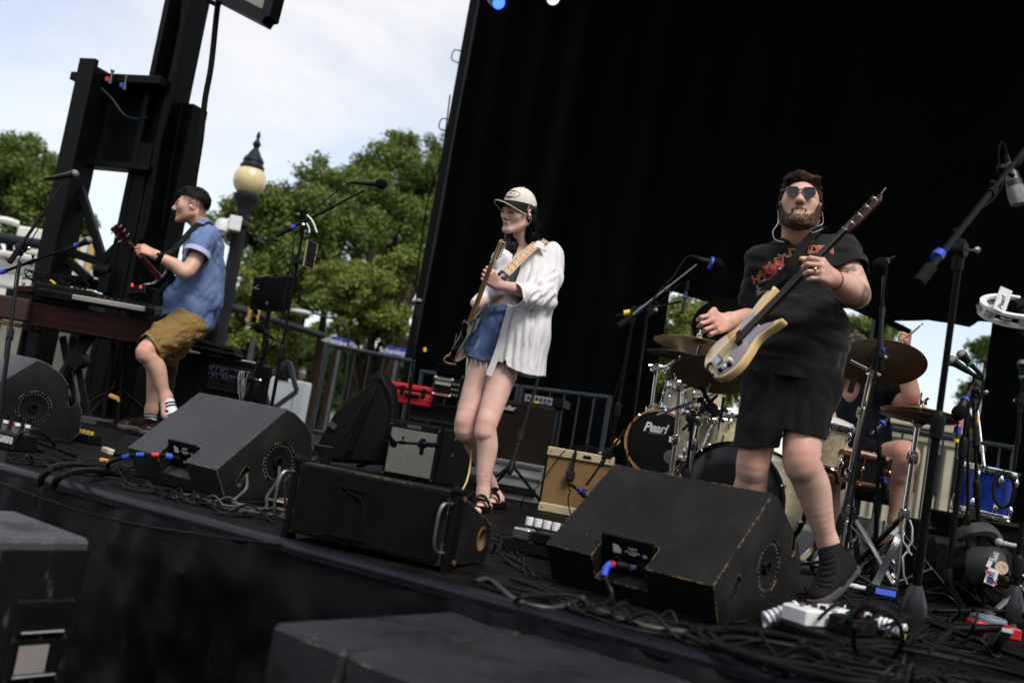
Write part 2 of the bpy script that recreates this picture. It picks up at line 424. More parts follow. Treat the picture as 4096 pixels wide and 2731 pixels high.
b=MB();b.tube(spline([at(405,355,TY-.15),at(450,400,TY-.16),at(495,460,TY-.16),at(545,478,TY-.16),at(590,470,TY-.16)],6),.011,6);part('hose',b,mat('blue hose',(.01,.025,.045),.5),tw)
b=MB();b.beam(at(351,325,TY-.16),at(310,535,TY-.16),.02,.035);part('level_scale',b,mat('white scale',(.3,.33,.36),.6,col2=(.05,.05,.05),c2=(.5,.6),c2s=40),tw)
def brace(p,q,w_=.07,y=TY):
 b=MB();b.beam(at(*p,y),at(*q,y),w_,w_,ch=.006);part('brace',b,steel,tw)
brace((318,745),(415,1050));brace((492,965),(405,1055));brace((262,1003),(420,1055));brace((270,1040),(362,1120));brace((180,1000),(260,1010))
brace((170,1100),(600,1180),.09,TY+.2)
p=at(412,1085,TY-.1);b=MB();b.cyl(p-V((.06,0,0)),p+V((.06,0,0)),.06);b.box(p+V((.05,0,-.1)),(.1,.1,.16),TR,.01);part('jack',b,steel,tw)
b=MB();b.tube(spline([at(738,0,TY-.2),at(700,330,TY-.22),at(640,560,TY-.22),at(590,860,TY-.2),at(565,960,TY-.2)],8),.02,8);part('hydraulic_hose',b,rubber,tw)
b=MB();b.tube([at(735,390,TY-.18),at(685,660,TY-.18),at(650,900,TY-.18)],.006,6);part('cable',b,rubber,tw)
b=MB();b.tube(spline([at(888,-40,7.4),at(870,30,7.4),at(845,260,7.4),at(820,400,7.4),at(803,560,7.4),at(775,740,7.45),at(765,900,7.5)],8),[.022]*49,10)
solo('hanging_cable',b,rubber,'thick black cable hanging from the roof beside the tower mast','cable')
pa,pb,pc=at(862,-25,7.4),at(1077,85,7.0),at(1105,-25,7.05)
t=thing('roof_wing','cream panel in a black frame hanging at the top of the picture','roof panel',(pb.x,pb.y,pb.z))
b=MB();n_=V((0,-.15,1)).normalized();up=V((.1,.9,.5)).normalized()
q0,q1=pa,pb;up=(pc-pb).normalized();q2,q3=pb+up*1.5,pa+up*1.5
dn=(q1-q0).cross(up).normalized()*.03
b.add([q0,q1,q2,q3],[(0,1,2,3)]);fb_=mat('translucent cream panel',(.5,.48,.40),.5,0,.05,2)
def fbx(N,L,p):
 tr=N.new('ShaderNodeBsdfTranslucent');tr.inputs[0].default_value=(.62,.59,.50,1);mx_=N.new('ShaderNodeMixShader');mx_.inputs[0].default_value=.6
 L.new(p.outputs[0],mx_.inputs[1]);L.new(tr.outputs[0],mx_.inputs[2]);L.new(mx_.outputs[0],N['Material Output'].inputs[0])
tweak(fb_,fbx)
part('panel',b,fb_,t)
b=MB()
for x,y in((q0,q1),(q1,q2),(q3,q0)):b.beam(x,y,.09,.1,dn)
b.beam(q1+V((-.02,0,-.02)),(q0+q3)/2+V((.35,0,-.02)),.03,.03);part('frame',b,steel,t)
b=MB();a=at(828,0,7.6);b.tube([a,at(862,18,7.6)],.02,8);part('hinge_pin',b,steel,t)
b=MB();a=at(150,1420,9.4);c=at(790,1420,9.4)
tl=thing('stage_trailer','cream side of the stage trailer seen below the keyboard','trailer',(a.x,9.4,GZ))
zt_=at(300,1130,9.4).z
b.box(((a.x+c.x)/2-.3,9.7,(.95+GZ)/2),(c.x-a.x+.6,.5,.95-GZ),TR,.02);part('body',b,cream_steel,tl)
for u in(255,420,545,690,830):
 b=MB();x=at(u,1450,9.15);b.box((x.x,9.3-(u-255)*.0004,0),(.1,.06,1.9),TR);part('rib',b,steel,tl)
b=MB();b.box(((a.x+c.x)/2-.3,9.36,.93),(c.x-a.x+.6,.1,.1),TR);b.box(((a.x+c.x)/2-.3,9.36,-.25),(c.x-a.x+.6,.12,.5),TR);part('chassis_rail',b,steel,tl)
def leaf_mat(name,c1,c2,c3):
 m=mat(name,c1,.55,0,0,spec=.3)
 def ex(N,L,p):
  g=N.new('ShaderNodeNewGeometry');r=N.new('ShaderNodeValToRGB');e=r.color_ramp.elements
  e[0].position=0;e[0].color=(*c1,1);e[1].position=1;e[1].color=(*c3,1);x=e.new(.55);x.color=(*c2,1)
  L.new(g.outputs['Random Per Island'],r.inputs[0]);L.new(r.outputs[0],p.inputs['Base Color'])
  tr=N.new('ShaderNodeBsdfTranslucent');mx_=N.new('ShaderNodeMixShader');mx_.inputs[0].default_value=.35
  L.new(r.outputs[0],tr.inputs[0]);L.new(p.outputs[0],mx_.inputs[1]);L.new(tr.outputs[0],mx_.inputs[2]);L.new(mx_.outputs[0],N['Material Output'].inputs[0])
 return tweak(m,ex)
leafA=leaf_mat('mid green leaves',(.045,.095,.017),(.085,.15,.025),(.26,.28,.05))
leafB=leaf_mat('light green leaves',(.065,.12,.018),(.13,.18,.025),(.34,.32,.055))
leafC=leaf_mat('deep green leaves',(.035,.075,.015),(.07,.12,.02),(.14,.19,.03))
bark=mat('bark',(.055,.036,.022),.9,0,.3,4,bump=.8,bs=14,stretch=(3,3,.6))
def leaves(clumps,n,size,seed,parent,m):
 n=int(n*2.3);size*=.62
 g=np.random.default_rng(seed)
 cw=np.array([c[3]**2 for c in clumps]);k=g.choice(len(clumps),n,p=cw/cw.sum())
 C_=np.array([c[:3]for c in clumps])[k];rr=np.array([c[3]for c in clumps])[k]
 d=g.normal(size=(n,3));d/=np.linalg.norm(d,axis=1)[:,None]
 rad=rr*(.45+.6*g.random(n)**.6);d[:,2]*=.8
 P=C_+d*rad[:,None]+g.normal(size=(n,3))*size*.6
 nn=d+g.normal(size=(n,3))*.7+np.array([0,0,.5]);nn/=np.linalg.norm(nn,axis=1)[:,None]
 a=np.cross(nn,g.normal(size=(n,3)));a/=np.linalg.norm(a,axis=1)[:,None]+1e-9;c=np.cross(nn,a)
 s=(size*(.6+.8*g.random(n)))[:,None]
 q=np.stack([P-a*s*.5,P+c*s*.34,P+a*s*.5,P-c*s*.34],1).reshape(-1,3)-np.array(wloc(parent))
 me=bpy.data.meshes.new('crown');me.vertices.add(4*n);me.vertices.foreach_set('co',q.ravel());me.loops.add(4*n);me.loops.foreach_set('vertex_index',np.arange(4*n));me.polygons.add(n)
 me.polygons.foreach_set('loop_start',np.arange(0,4*n,4));me.materials.append(m);me.update(calc_edges=True);me.validate()
 o=bpy.data.objects.new('crown',me);COL.objects.link(o);o.parent=parent
def tree(base,crown,n,size,seed,label,m,trunk_r=.18,nm='tree',grp=None):
 """crown: list of lobes (x, y, z, r); each is filled with small leaf clumps"""
 g=random.Random(seed);t=thing(nm,label,'tree',base,grp)
 cl=[]
 for x,y,z,r in crown:
  for _ in range(int(14+16*r)):
   d=V((g.gauss(0,1),g.gauss(0,1),g.gauss(0,1))).normalized()*r*g.uniform(.45,1.0)
   cl.append((x+d.x,y+d.y,z+d.z*.85,r*g.uniform(.16,.34)))
 leaves(cl,n,size,seed,t,m)
 b=MB();top=V(crown[0][:3]);bs_=V(base)
 pts=[bs_,lerp(bs_,top,.3)+V((g.uniform(-.1,.1),0,0)),lerp(bs_,top,.65)+V((g.uniform(-.2,.2),0,0)),top]
 sp=spline(pts,5);b.tube(sp,[trunk_r*(1.15-.9*i/(len(sp)-1))for i in range(len(sp))],8)
 for x,y,z,r in crown:
  for _ in range(4):
   st=lerp(pts[1],pts[2],g.random());en=V((x,y,z))+V((g.uniform(-1,1),g.uniform(-1,1),g.uniform(-.4,.8)))*r*.8
   sp=spline([st,lerp(st,en,.5)+V((0,0,-.1*r)),en],4);b.tube(sp,[trunk_r*.42*(1-.85*i/(len(sp)-1))for i in range(len(sp))],6)
 part('trunk',b,bark,t);return t
def lobes(y,lst):
 """(u, v, radius in photograph pixels, depth offset)"""
 return[(*at(u,v,y+dy),r*y/FPX)for u,v,r,dy in lst]
def gp(u,y):return V((at(u,1600,y).x,y,GZ))
tree(gp(1170,26),lobes(26,[(1180,960,250,0),(1290,780,175,.6),(1080,820,130,-.4),(960,900,130,0),(1400,950,170,.5),(1130,1150,200,-.5)]),30000,.15,11,'broad mid green tree behind the globe street lamp',leafA,.22)
tree(gp(1560,30),lobes(30,[(1600,790,230,0),(1720,640,150,.5),(1590,590,80,0),(1480,760,120,-.6),(1700,950,220,0),(1820,820,160,1)]),26000,.16,12,'tallest tree, its top reaching up beside the backdrop',leafA,.24)
tree(gp(1500,22),lobes(22,[(1480,1190,170,0),(1590,1090,120,.3),(1360,1120,130,.6),(1570,1280,110,-.4),(1420,1300,100,0)]),20000,.12,13,'light green tree with low branches above the blue street signs',leafB,.16)
tree(gp(960,23),lobes(23,[(960,1180,130,0),(1060,1230,120,.3),(930,1330,120,0),(1120,1370,110,.8)]),11000,.12,14,'low light green tree behind the lamp post and traffic signal',leafB,.12)
tree(gp(60,27),lobes(27,[(90,700,190,0),(10,620,110,.3),(-100,720,160,0),(190,800,120,0),(90,860,140,-.3)]),18000,.15,15,'green tree at the left edge behind the white truck',leafA,.22)
tree(gp(330,25),lobes(25,[(330,960,90,0),(365,1060,75,0),(300,880,70,0)]),6000,.13,16,'small light green tree seen through the tower braces',leafB,.1)
tree(gp(2760,24),lobes(24,[(2780,1330,190,0),(2680,1540,170,.4),(2900,1500,170,0),(2620,1330,130,.6),(2960,1280,120,.2)]),20000,.12,17,'light green tree seen in the gap above the chrome drum hardware',leafB,.18)
tree(gp(3480,26),lobes(26,[(3440,1330,110,0),(3520,1390,70,0),(3360,1420,100,0),(3560,1320,50,.3)]),5000,.13,18,'tree seen between the bass player and the raised drumstick',leafA,.14)
tree(gp(3960,30),lobes(30,[(3950,1400,75,0),(3920,1560,70,0),(3970,1700,90,0),(3860,1600,40,0)]),4500,.14,19,'dark tree at the edge of the right hand curtain',leafC,.14)
for i,(u,v,r,y)in enumerate([(880,1420,90,30),(1080,1440,90,34),(1250,1480,80,34),(1420,1440,100,36),(1560,1500,110,36),(1330,1360,90,37),(1180,1370,80,36),(1640,1400,90,36)]):
 c=lobes(y,[(u,v,r*1.25,0),(u+60,v+50,r*.9,.4),(u-60,v+40,r*.9,.2),(u,v+90,r*.8,-.5)])
 tree((c[0][0],y,GZ),c,8000,.17,30+i,'dark green understorey tree behind the park trunks, '+['first','second','fourth','sixth','seventh','fifth','third','eighth'][i]+' counting from the left',leafC,.09,'understorey_tree','understorey trees in the park')
def bare(u0,v0,u1,v1,r,y,lab):
 a=at(u0,v0,y);c=at(u1,v1,y);b=MB();q=V((a.x,y,GZ));sp=spline([q,lerp(q,c,.5)+V((.05,0,0)),c],6)
 t=thing('bare_tree',lab,'tree',q,'bare trunks in the park');b.tube(sp,[r*(1.1-.6*i/(len(sp)-1))for i in range(len(sp))],8);part('trunk',b,bark,t)
for u,r,y,k in((1235,.15,28,95),(1290,.1,31,130),(1405,.19,25,80),(1530,.13,27,150)):
 bare(u,1650,u+k,1000,r,y,{1235:'bare trunk straight above the white cabinet, leftmost of the bare trunks',1290:'slim leaning bare trunk right of the white cabinet',1405:'thickest bare brown trunk below the left blue street sign',1530:'leaning bare trunk below the right blue street sign'}[u])
tree(gp(1250,41),lobes(41,[(860+62*k,1440+9*k,62,.3*(k%3))for k in range(15)]+[(880+62*k,1530+9*k,58,0)for k in range(15)]),22000,.2,77,'long dark hedge closing off the park behind all the trunks',leafC,.05,'hedge')
LY=13.5
c=at(985,792,LY);LB=V((c.x,c.y,0))
t=thing('street_lamp','fluted grey street lamp with a large cream globe','street lamp',(c.x,c.y,GZ))
b=MB();n=24;vs=[];fs=[];hs_=[GZ,0,.8,1.6,2.4,c.z-.05]
for i,z in enumerate(hs_):
 r0=lerp(.135,.082,(z-GZ)/(c.z-GZ))
 for k in range(n*2):
  r=r0*(1 if k%2 else.9);a=math.pi*k/n;vs.append((c.x+r*math.cos(a),c.y+r*math.sin(a),z))
for i in range(len(hs_)-1):
 for k in range(n*2):fs.append((i*n*2+k,i*n*2+(k+1)%(n*2),(i+1)*n*2+(k+1)%(n*2),(i+1)*n*2+k))
b.add(vs,fs);part('fluted_post',b,iron,t)
gz_=at(986,722,LY).z;gr=.222
b=MB();b.lathe([(.085,-.42),(.115,-.40),(.12,-.36),(.085,-.32),(.095,-.16),(.155,-.04),(.175,0),(.175,.035),(.13,.06)],(c.x,c.y,c.z),n=24)
part('capital',b,iron,t);b=MB();b.lathe([(.24,-.62),(.2,-.6),(.14,-.3)],(c.x,c.y,GZ+.62),n=24);part('base_collar',b,iron,t)
gc=V((c.x,c.y,gz_));b=MB();b.ball(gc,(gr,gr,gr*1.05),28)
gm_=mat('cream lamp glass',(.62,.50,.27),.22,0,.18,3.5,coat=.3)
part('globe',b,gm_,t)
b=MB();b.lathe([(.15,.16),(.165,.17),(.165,.21),(.15,.22),(.135,.26),(.145,.28),(.12,.33),(.09,.36),(.07,.41),(.05,.43),(.035,.47),(.05,.5),(.055,.53),(.03,.57),(.02,.6),(.03,.63),(.02,.68),(.001,.71)],gc,n=24);part('finial_cap',b,iron,t)
t2=thing('security_camera','white dome security camera bolted to the lamp post','camera',at(930,885,LY-.2))
b=MB();p=at(940,895,LY-.25);b.box(p,(.16,.14,.2),Matrix.Rotation(.3,3,'Z'),.01);b.tube([p+V((-.05,0,.05)),at(900,890,LY-.25)],.035,8);part('bracket',b,white_plastic,t2)
b=MB();p=at(888,912,LY-.25);b.lathe([(.02,.13),(.08,.11),(.1,.04),(.1,-.04)],p,n=18);part('housing',b,white_plastic,t2)
b=MB();b.ball(p-V((0,0,.06)),.08,14);part('dome',b,mat('smoked dome',(.3,.3,.3),.15),t2)
b=MB();b.tube([at(872,940,LY-.2),at(868,985,LY-.2)],.03,8);part('conduit',b,white_plastic,t2)
b=MB();a=at(800,1190,15.5);c=at(1300,1345,15.5)
t=thing('traffic_signal','traffic signal with yellow back on a long dark arm','traffic signal',(a.x,15.5,GZ))
b.tube([a+V((-.6,0,.1)),a,c],[.075,.065,.05],10);part('mast_arm',b,iron,t)
b=MB();b.tube([V((a.x-.6,15.5,GZ)),a+V((-.6,0,.1))],.08,10);part('pole',b,iron,t)
p=at(1012,1264,15.3);b=MB();b.box(p,(.15,.17,.25),Matrix.Rotation(.5,3,'Z'),.02);part('housing',b,mat('signal yellow',(.50,.30,.06),.6,0,.2,8),t)
for k in(-.06,.06):
 b=MB();q=p+V((.035,-.08,k));b.lathe([(.05,0),(.053,.08),(.047,.08),(.043,0)],q,(.35,-1,-.1),14);part('visor',b,mat('signal dark',(.03,.03,.03),.6),t)
b=MB();p=at(1205,1248,17);q=at(1290,1263,17)
t=thing('cobra_street_light','slim silver street light head among the leaves','street light',V((q.x+.6,17,GZ)))
b.ball(p,(.20,.08,.05),14);part('head',b,mat('pale grey metal',(.42,.44,.46),.4),t)
b=MB();b.tube(spline([p,q,q+V((.5,0,-.25)),V((q.x+.6,17,0)),V((q.x+.6,17,GZ))],5),.02,8);part('pole',b,iron,t)
sb_=mat('sign blue',(.012,.03,.22),.5,0,.1,8)
def street_sign(u0,v0,u1,v1,y,label,txt):
 a,c=at(u0,v0,y),at(u1,v1,y);m_=(a+c)/2;t=thing('street_sign',label,'street sign',(m_.x,y,GZ),'blue street name signs')
 d=(c-a);b=MB();M=frame(m_,(0,-1,.0),d);L_=d.length;b.T=M;b.box((0,0,0),(L_,.20,.012),None,.003);part('plate',b,sb_,t)
 text(txt,M@Matrix.Translation((0,0,.012)),.15,mat('sign white',(.75,.76,.8),.5),t)
 b=MB();q=m_+V((-.1*L_,.06,0));b.tube([V((q.x,q.y,GZ)),q+V((0,0,.1))],.035,8);part('post',b,galv,t)
street_sign(1328,1362,1412,1384,20,'blue street sign on the left above the guard rail','Schenley Dr E')
street_sign(1543,1402,1660,1420,20,'blue street sign partly hidden by the backdrop post','Schenley Dr E')
p=at(1210,1490,24);t=thing('park_lamp','small white globe lamp on a tan post beyond the white cabinet','lamp',(p.x,24,GZ))
b=MB();b.ball(p,.085,14);part('globe',b,white_plastic,t);b=MB();b.tube([V((p.x,24,GZ)),p-V((0,0,.06))],.05,8);b.lathe([(.09,-.12),(.07,-.05),(.1,-.03)],p+V((0,0,0)));b.lathe([(.06,.06),(.09,.08),(.02,.13)],p);part('post',b,mat('tan paint',(.38,.25,.12),.6),t)
CY=12.0
a,c=at(1083,1500,CY),at(1226,1522,CY);bb=at(1190,1690,CY)
t=thing('utility_cabinet','tall white utility cabinet beyond the stage, beside the diamond frame','cabinet',((a.x+c.x)/2,CY+.2,GZ))
b=MB();b.box(((a.x+c.x)/2,CY+.2,(a.z+GZ)/2-.01),(c.x-a.x,.4,a.z-GZ),None,.015);part('body',b,mat('white enamel',(.7,.72,.72),.5,0,.05,2),t)
b=MB();x=lerp(a.x,c.x,.72);b.box((x,CY-.003,(a.z+GZ)/2),(.012,.006,a.z-GZ-.1));part('door_seam',b,mat('grey seam',(.35,.36,.37),.6),t)
b=MB();b.box((lerp(a.x,c.x,.35),CY-.008,a.z-.02),(.14,.012,.035),None,.003);part('maker_plate',b,rubber,t)
a,c=at(1107,1455,12.0),at(1160,1468,12);t=thing('sign_back','small white board with rounded corners beside the rack case','board',(at(1000,1480,12).x,12,GZ))
p,q=at(968,1450,12),at(1016,1462,12);b=MB();b.box(((p.x+q.x)/2,12,p.z-.22),(q.x-p.x+.03,.02,.5),None,.01);part('board',b,mat('board grey',(.55,.55,.53),.6),t);b=MB();b.tube([V(((p.x+q.x)/2,12.03,GZ)),V(((p.x+q.x)/2,12.03,p.z+.3))],.03,8);part('post',b,galv,t)
DY=10.5;P=[at(1155,1445,DY),at(1188,1565,DY),at(1095,1632,DY),at(985,1575,DY),at(1040,1520,DY)]
t=thing('diamond_frame','grey steel diamond frame leaning in front of the white cabinet','frame',(P[2].x,DY,0))
for x,y in((P[0],P[1]),(P[1],P[2]),(P[0],P[3]),(P[4]+V((.05,0,-.05)),at(1090,1690,DY))):
 b=MB();b.beam(x,y,.05,.05,(0,1,0),.006);part('bar',b,galv,t)
b=MB();b.beam(P[3]+V((.05,0,.1)),V((at(1040,1800,DY).x,DY,0)),.08,.06,(0,1,0));part('leg',b,galv,t)
KY=18;tk=thing('box_truck','white truck with red tail lights parked behind the left mic stands','truck',(at(40,1300,KY).x,KY,GZ))
wp=mat('white truck paint',(.66,.65,.60),.45,0,.1,1.5,col2=(.5,.44,.36),c2=(.62,.72),c2s=3)
a,c=at(-160,1000,KY),at(215,1065,KY)
b=MB();zt=at(70,1010,KY).z;zb=at(70,1260,KY).z;b.box((((a.x+c.x)/2),KY+1,(zt+zb)/2),(c.x-a.x,2,zt-zb),None,.04);part('body',b,wp,tk)
for v_ in(1035,1090,1150):
 b=MB();z=at(70,v_,KY).z;b.box(((a.x+c.x)/2,KY-.01,z),(c.x-a.x,.03,.05),None,.008);part('side_rail',b,mat('truck trim',(.42,.42,.42),.5),tk)
for u,v_ in((34,1038),(118,1054)):
 b=MB();p=at(u,v_,KY-.05);b.box(p,(.13,.03,.06),None,.01);part('tail_light',b,mat('red lens',(.22,.01,.03),.3),tk)
p,q=at(68,885,KY),at(166,985,KY);b=MB();b.box(((p.x+q.x)/2,KY+.6,(p.z+q.z)/2-.1),(q.x-p.x+.1,.9,p.z-q.z+.1),None,.03);part('roof_unit',b,wp,tk)
b=MB();b.tube([at(-80,940,KY-.3),at(165,978,KY-.3)],.1,10);part('exhaust_pipe',b,iron,tk)
b=MB();b.tube(spline([at(-60,875,KY),at(20,880,KY),at(70,895,KY+.2)],5),.06,8);part('roof_bar',b,wp,tk)
for u in(-60,160):
 x=at(u,1400,KY+.3).x;b=MB();b.lathe([(.2,-.1),(.42,-.1),(.45,-.05),(.45,.15),(.2,.15)],(x,KY+.3,GZ+.45),(0,1,0),20);part('wheel',b,rubber,tk)
b=MB();b.box((at(0,1300,KY).x,KY+1,(zb+GZ)/2+.2),(3.4,1.6,(zb-GZ)-.5));part('chassis',b,iron,tk)
p=at(5,1215,14);t=thing('parked_car','pale blue car roof at the left edge behind the keyboard','car',(p.x-.6,14,GZ))
b=MB();T_=Matrix(((1,0,0,p.x-2.9),(0,0,1,13.2),(0,1,0,GZ),(0,0,0,1)));zr=p.z-GZ
b.prism([(0,.35),(3.6,.35),(3.65,.75),(2.95,.95),(2.45,zr-.1),(2.2,zr),(.7,zr),(.2,.95),(0,.85)],T_,1.6,.06,2);part('body',b,mat('pale blue paint',(.32,.40,.55),.25,0,.05,coat=.6),t)
b=MB();b.prism([(.6,.98),(2.75,.98),(2.35,zr-.13),(.8,zr-.13)],Matrix.Translation((0,-.005,0))@T_,1.61);part('window',b,mat('car glass',(.02,.025,.03),.1),t)
for x in(.75,2.8):
 b=MB();b.lathe([(.15,-.02),(.3,-.02),(.33,.03),(.33,.2)],(p.x-2.9+x,13.2,GZ+.33),(0,1,0),20);part('wheel',b,rubber,t)
a,c=at(282,935,15),at(360,1075,15);t=thing('timber_rack','white rack holding pale timber boards beyond the tower','rack',((a.x+c.x)/2,15,GZ))
for k,m_ in enumerate(('x','tan','x','tan')):
 b=MB();b.box((lerp(a.x,c.x,(k+.5)/4),15+.03*(k%2),(a.z+c.z)/2-.03*k),((c.x-a.x)/4-.01,.03,a.z-c.z));part('board',b,mat('pale timber',(.5,.33,.14),.7)if m_=='tan' else mat('grey white paint',(.6,.6,.57),.6),t)
b=MB();b.box(((a.x+c.x)/2,15.1,(c.z+GZ)/2),(c.x-a.x,.1,c.z-GZ));part('base',b,wp,t)
BY=38;a,c=at(3480,1750,BY),at(4300,1750,BY);ze=at(3700,1722,BY).z;zr=at(3600,1655,BY).z
t=thing('park_building','beige building with a red tile roof seen past the drummer','building',((a.x+c.x)/2,BY+3,GZ))
wall_m=mat('beige stone',(.34,.31,.23),.8,0,.12,1.2)
b=MB();b.box(((a.x+c.x)/2,BY+3,(ze+GZ)/2),(c.x-a.x,6,ze-GZ));part('wall',b,wall_m,t)
b=MB();x0,x1=a.x-.4,c.x+.4;b.add([(x0,BY-.4,ze+.3),(x1,BY-.4,ze+.3),(x1,BY+6.4,ze+.3),(x0,BY+6.4,ze+.3),(x0+1.0,BY+3,zr+.5),(x1-1.0,BY+3,zr+.5)],[(0,1,5,4),(1,2,5),(2,3,4,5),(3,0,4),(3,2,1,0)]);part('roof',b,mat('red tiles',(.20,.045,.05),.8,0,.2,3),t)
b=MB();b.box(((a.x+c.x)/2,BY-.25,ze+.18),(c.x-a.x+.6,.5,.22));b.box(((a.x+c.x)/2,BY-.12,ze-.35),(c.x-a.x+.3,.24,.16));part('cornice',b,wall_m,t)
for k in range(9):
 x=lerp(a.x,c.x,(k+.5)/9);b=MB();b.box((x,BY-.1,(ze+GZ)/2-.3),(.3,.2,ze-GZ-.6));part('pilaster',b,wall_m,t)
 b=MB();x+=.45;b.box((x,BY-.01,ze-1.6),(.38,.04,1.6));part('window',b,mat('dark panes',(.03,.035,.04),.2),t)
p=at(3920,1780,20);tree((p.x,20,GZ),lobes(20,[(3920,1760,60,0),(3900,1840,55,0)]),2500,.09,61,'small bush in front of the beige building',leafC,.05,'bush')
worn_black=mat('worn black speaker paint',(.048,.053,.061),.55,0,.25,4,col2=(.05,.052,.056),c2=(.55,.8),c2s=5,bump=.5,bs=150,wear=((.28,.18,.09),.06),spec=.5)
worn_brown=mat('worn brown black paint',(.026,.026,.0255),.52,0,.3,5,col2=(.048,.042,.036),c2=(.5,.72),c2s=6,bump=.4,bs=120,wear=((.32,.20,.10),.10),spec=.5)  # also the painted shade tone of the grey monitors' right sides
grille_m=mat('black grille foam',(.006,.007,.007),.9,0,.2,5,bump=.4,bs=220)
hollow_shade=mat('painted hollow shade',(.003,.003,.003),.8)
def cut(o,cutters):
 """carve pockets out of a mesh object"""
 b=MB()
 for c in cutters:c(b)
 off=wloc(o);me=mesh_of('cut',b,hollow_shade,off);c=bpy.data.objects.new('cut',me);COL.objects.link(c);c.location=off if o.parent else o.location
 md=o.modifiers.new('b','BOOLEAN');md.object=c;md.operation='DIFFERENCE';md.solver='EXACT'
 bpy.context.view_layer.update();dg=bpy.context.evaluated_depsgraph_get()
 n=bpy.data.meshes.new_from_object(o.evaluated_get(dg));o.modifiers.clear();o.data=n
 bpy.data.objects.remove(c);n.polygons.foreach_set('use_smooth',[True]*len(n.polygons));n.set_sharp_from_angle(angle=R(38))
def local(M,u,v,ax=0,val=0.0):
 """picture ray -> point in M's own axes on the plane axis ax = val"""
 I=M.inverted();o=I@CAMP;d=I.to_3x3()@ray(u,v);return o+d*((val-o[ax])/d[ax])
YZ=Matrix(((0,0,1,0),(1,0,0,0),(0,1,0,0),(0,0,0,1)))
def wedge(label,x,y,yaw,W,tm,zm,zt,tb,td,disc,slots,recess=None,rot_pts=None):
 M=place((x,y,.004),yaw);t=thing('stage_monitor',label,'stage monitor',(x,y,0),'wedge monitors along the stage front')
 pr=[(tb,0),(td-.04,0),(td,.05),(td-.01,zt*.42),(td-.06,zt*.62),(tm+.13,zt*.86),(tm+.05,zt-.012),(tm,zt),(0,zm)]
 b=MB(M@Matrix.Translation((-W,0,0)));b.prism(pr,YZ,W,.006,2);body=part('cabinet',b,worn_brown if rot_pts is None else rot_pts,t)
 cs=[]
 for(a,c,w_,ang)in slots:
  def f(q,a=a,c=c,w_=w_,ang=ang):q.T=M;q.box((-.03,a,c),(.09,.034,w_),Matrix.Rotation(ang,3,'X'),.01)
  cs.append(f)
 if disc:
  cs.append(lambda q:(setattr(q,'T',M),q.cyl((-.022,disc[0],disc[1]),(.05,disc[0],disc[1]),disc[2],n=28)))
 if recess:
  ra,rb,rd,zlo=recess
  sl_=math.atan2(zt-zm,tm)
  cs.append(lambda q:(setattr(q,'T',M),q.box(((ra+rb)/2,.03,zm),(rb-ra,rd*2,rd*1.7),Matrix.Rotation(sl_,3,'X'))))
 cut(body,cs)
 if rot_pts is not None:
  body.data.materials.append(worn_brown);ax_=M.to_3x3()@V((1,0,0));k_=len(body.data.materials)-1
  for q in body.data.polygons:
   if q.normal.dot(ax_)>.95:q.material_index=k_  # right-side faces painted browner and darker, as they catch less sky light
 if disc:
  b=MB(M);b.lathe([(disc[2]*.98,-.02),(disc[2]*.98,-.006),(disc[2]*.8,-.004),(disc[2]*.5,-.012),(disc[2]*.3,-.012),(disc[2]*.27,.0),(disc[2]*.2,.0),(disc[2]*.19,-.018)],(0,disc[0],disc[1]),(1,0,0),32)
  part('pole_cup',b,satin_black,t)
  b=MB(M)
  for k in range(30):
   a=2*math.pi*k/30;b.box((-.003,disc[0]+math.cos(a)*disc[2]*.86,disc[1]+math.sin(a)*disc[2]*.86),(.006,.007,.004),Matrix.Rotation(a,3,'X'))
  part('cup_teeth',b,mat('grey teeth',(.10,.10,.095),.6),t)
 if recess:
  sl_=math.atan2(zt-zm,tm);P=Matrix.Translation(((ra+rb)/2,rd*.55+.008,zm+.015))@Matrix.Rotation(R(20),4,'X')
  b=MB(M@P);b.box((0,.012,0),(rb-ra-.004,.01,rd*1.5));part('connector_plate',b,mat('plate black',(.012,.013,.014),.4),t)
  Q=M@P@Matrix.Translation((0,.0055,0))@Matrix(((1,0,0,0),(0,0,1,0),(0,1,0,0),(0,0,0,1)))@Matrix.Scale(-1,4,(0,0,1))
  Q=M@P@frame((0,.006,0),(0,-1,0),(1,0,0));wl=mat('print white',(.5,.52,.52),.6)
  b=MB(Q);b.prism([(-.05,.005),(-.022,.005),(-.022,.018),(-.034,.03),(-.05,.032)],Matrix(),.0008);part('maker_logo',b,wl,t)
  text('115XT',Q@Matrix.Translation((.02,.026,0)),.012,wl,t);text('STAGE MONITOR\nSPEAKER',Q@Matrix.Translation((.018,.012,0)),.0065,wl,t);text('CE',Q@Matrix.Translation((.062,.012,0)),.013,wl,t);text('LF 8 OHM\nHF 8 OHM',Q@Matrix.Translation((.02,-.03,0)),.007,wl,t)
  b=MB(Q);b.lathe([(.017,0),(.017,.006),(.012,.008),(.012,.001)],(-.035,-.02,0),(0,0,1),16);b.lathe([(.017,0),(.017,.006),(.012,.008),(.012,.001)],(.05,-.03,0),(0,0,1),16);part('socket',b,satin_black,t)
 b=MB(M);b.grid(lambda i,j:V((-W+.02+(W-.04)*i,lerp(tm+.055,td+.002,j),lerp(zt-.02,.06,j)+.055*math.sin(j*math.pi))),8,10);part('grille',b,grille_m,t)
 return M,t
MD,wd=wedge('worn black wedge monitor with chipped edges in front of the bass player',.687,2.889,-.649,.593,.349,.115,.399,.075,.70,(.40,.165,.088),[(.585,.265,.13,R(12)),(.16,.105,.085,R(-28))],(-.415,-.225,.075,.02))
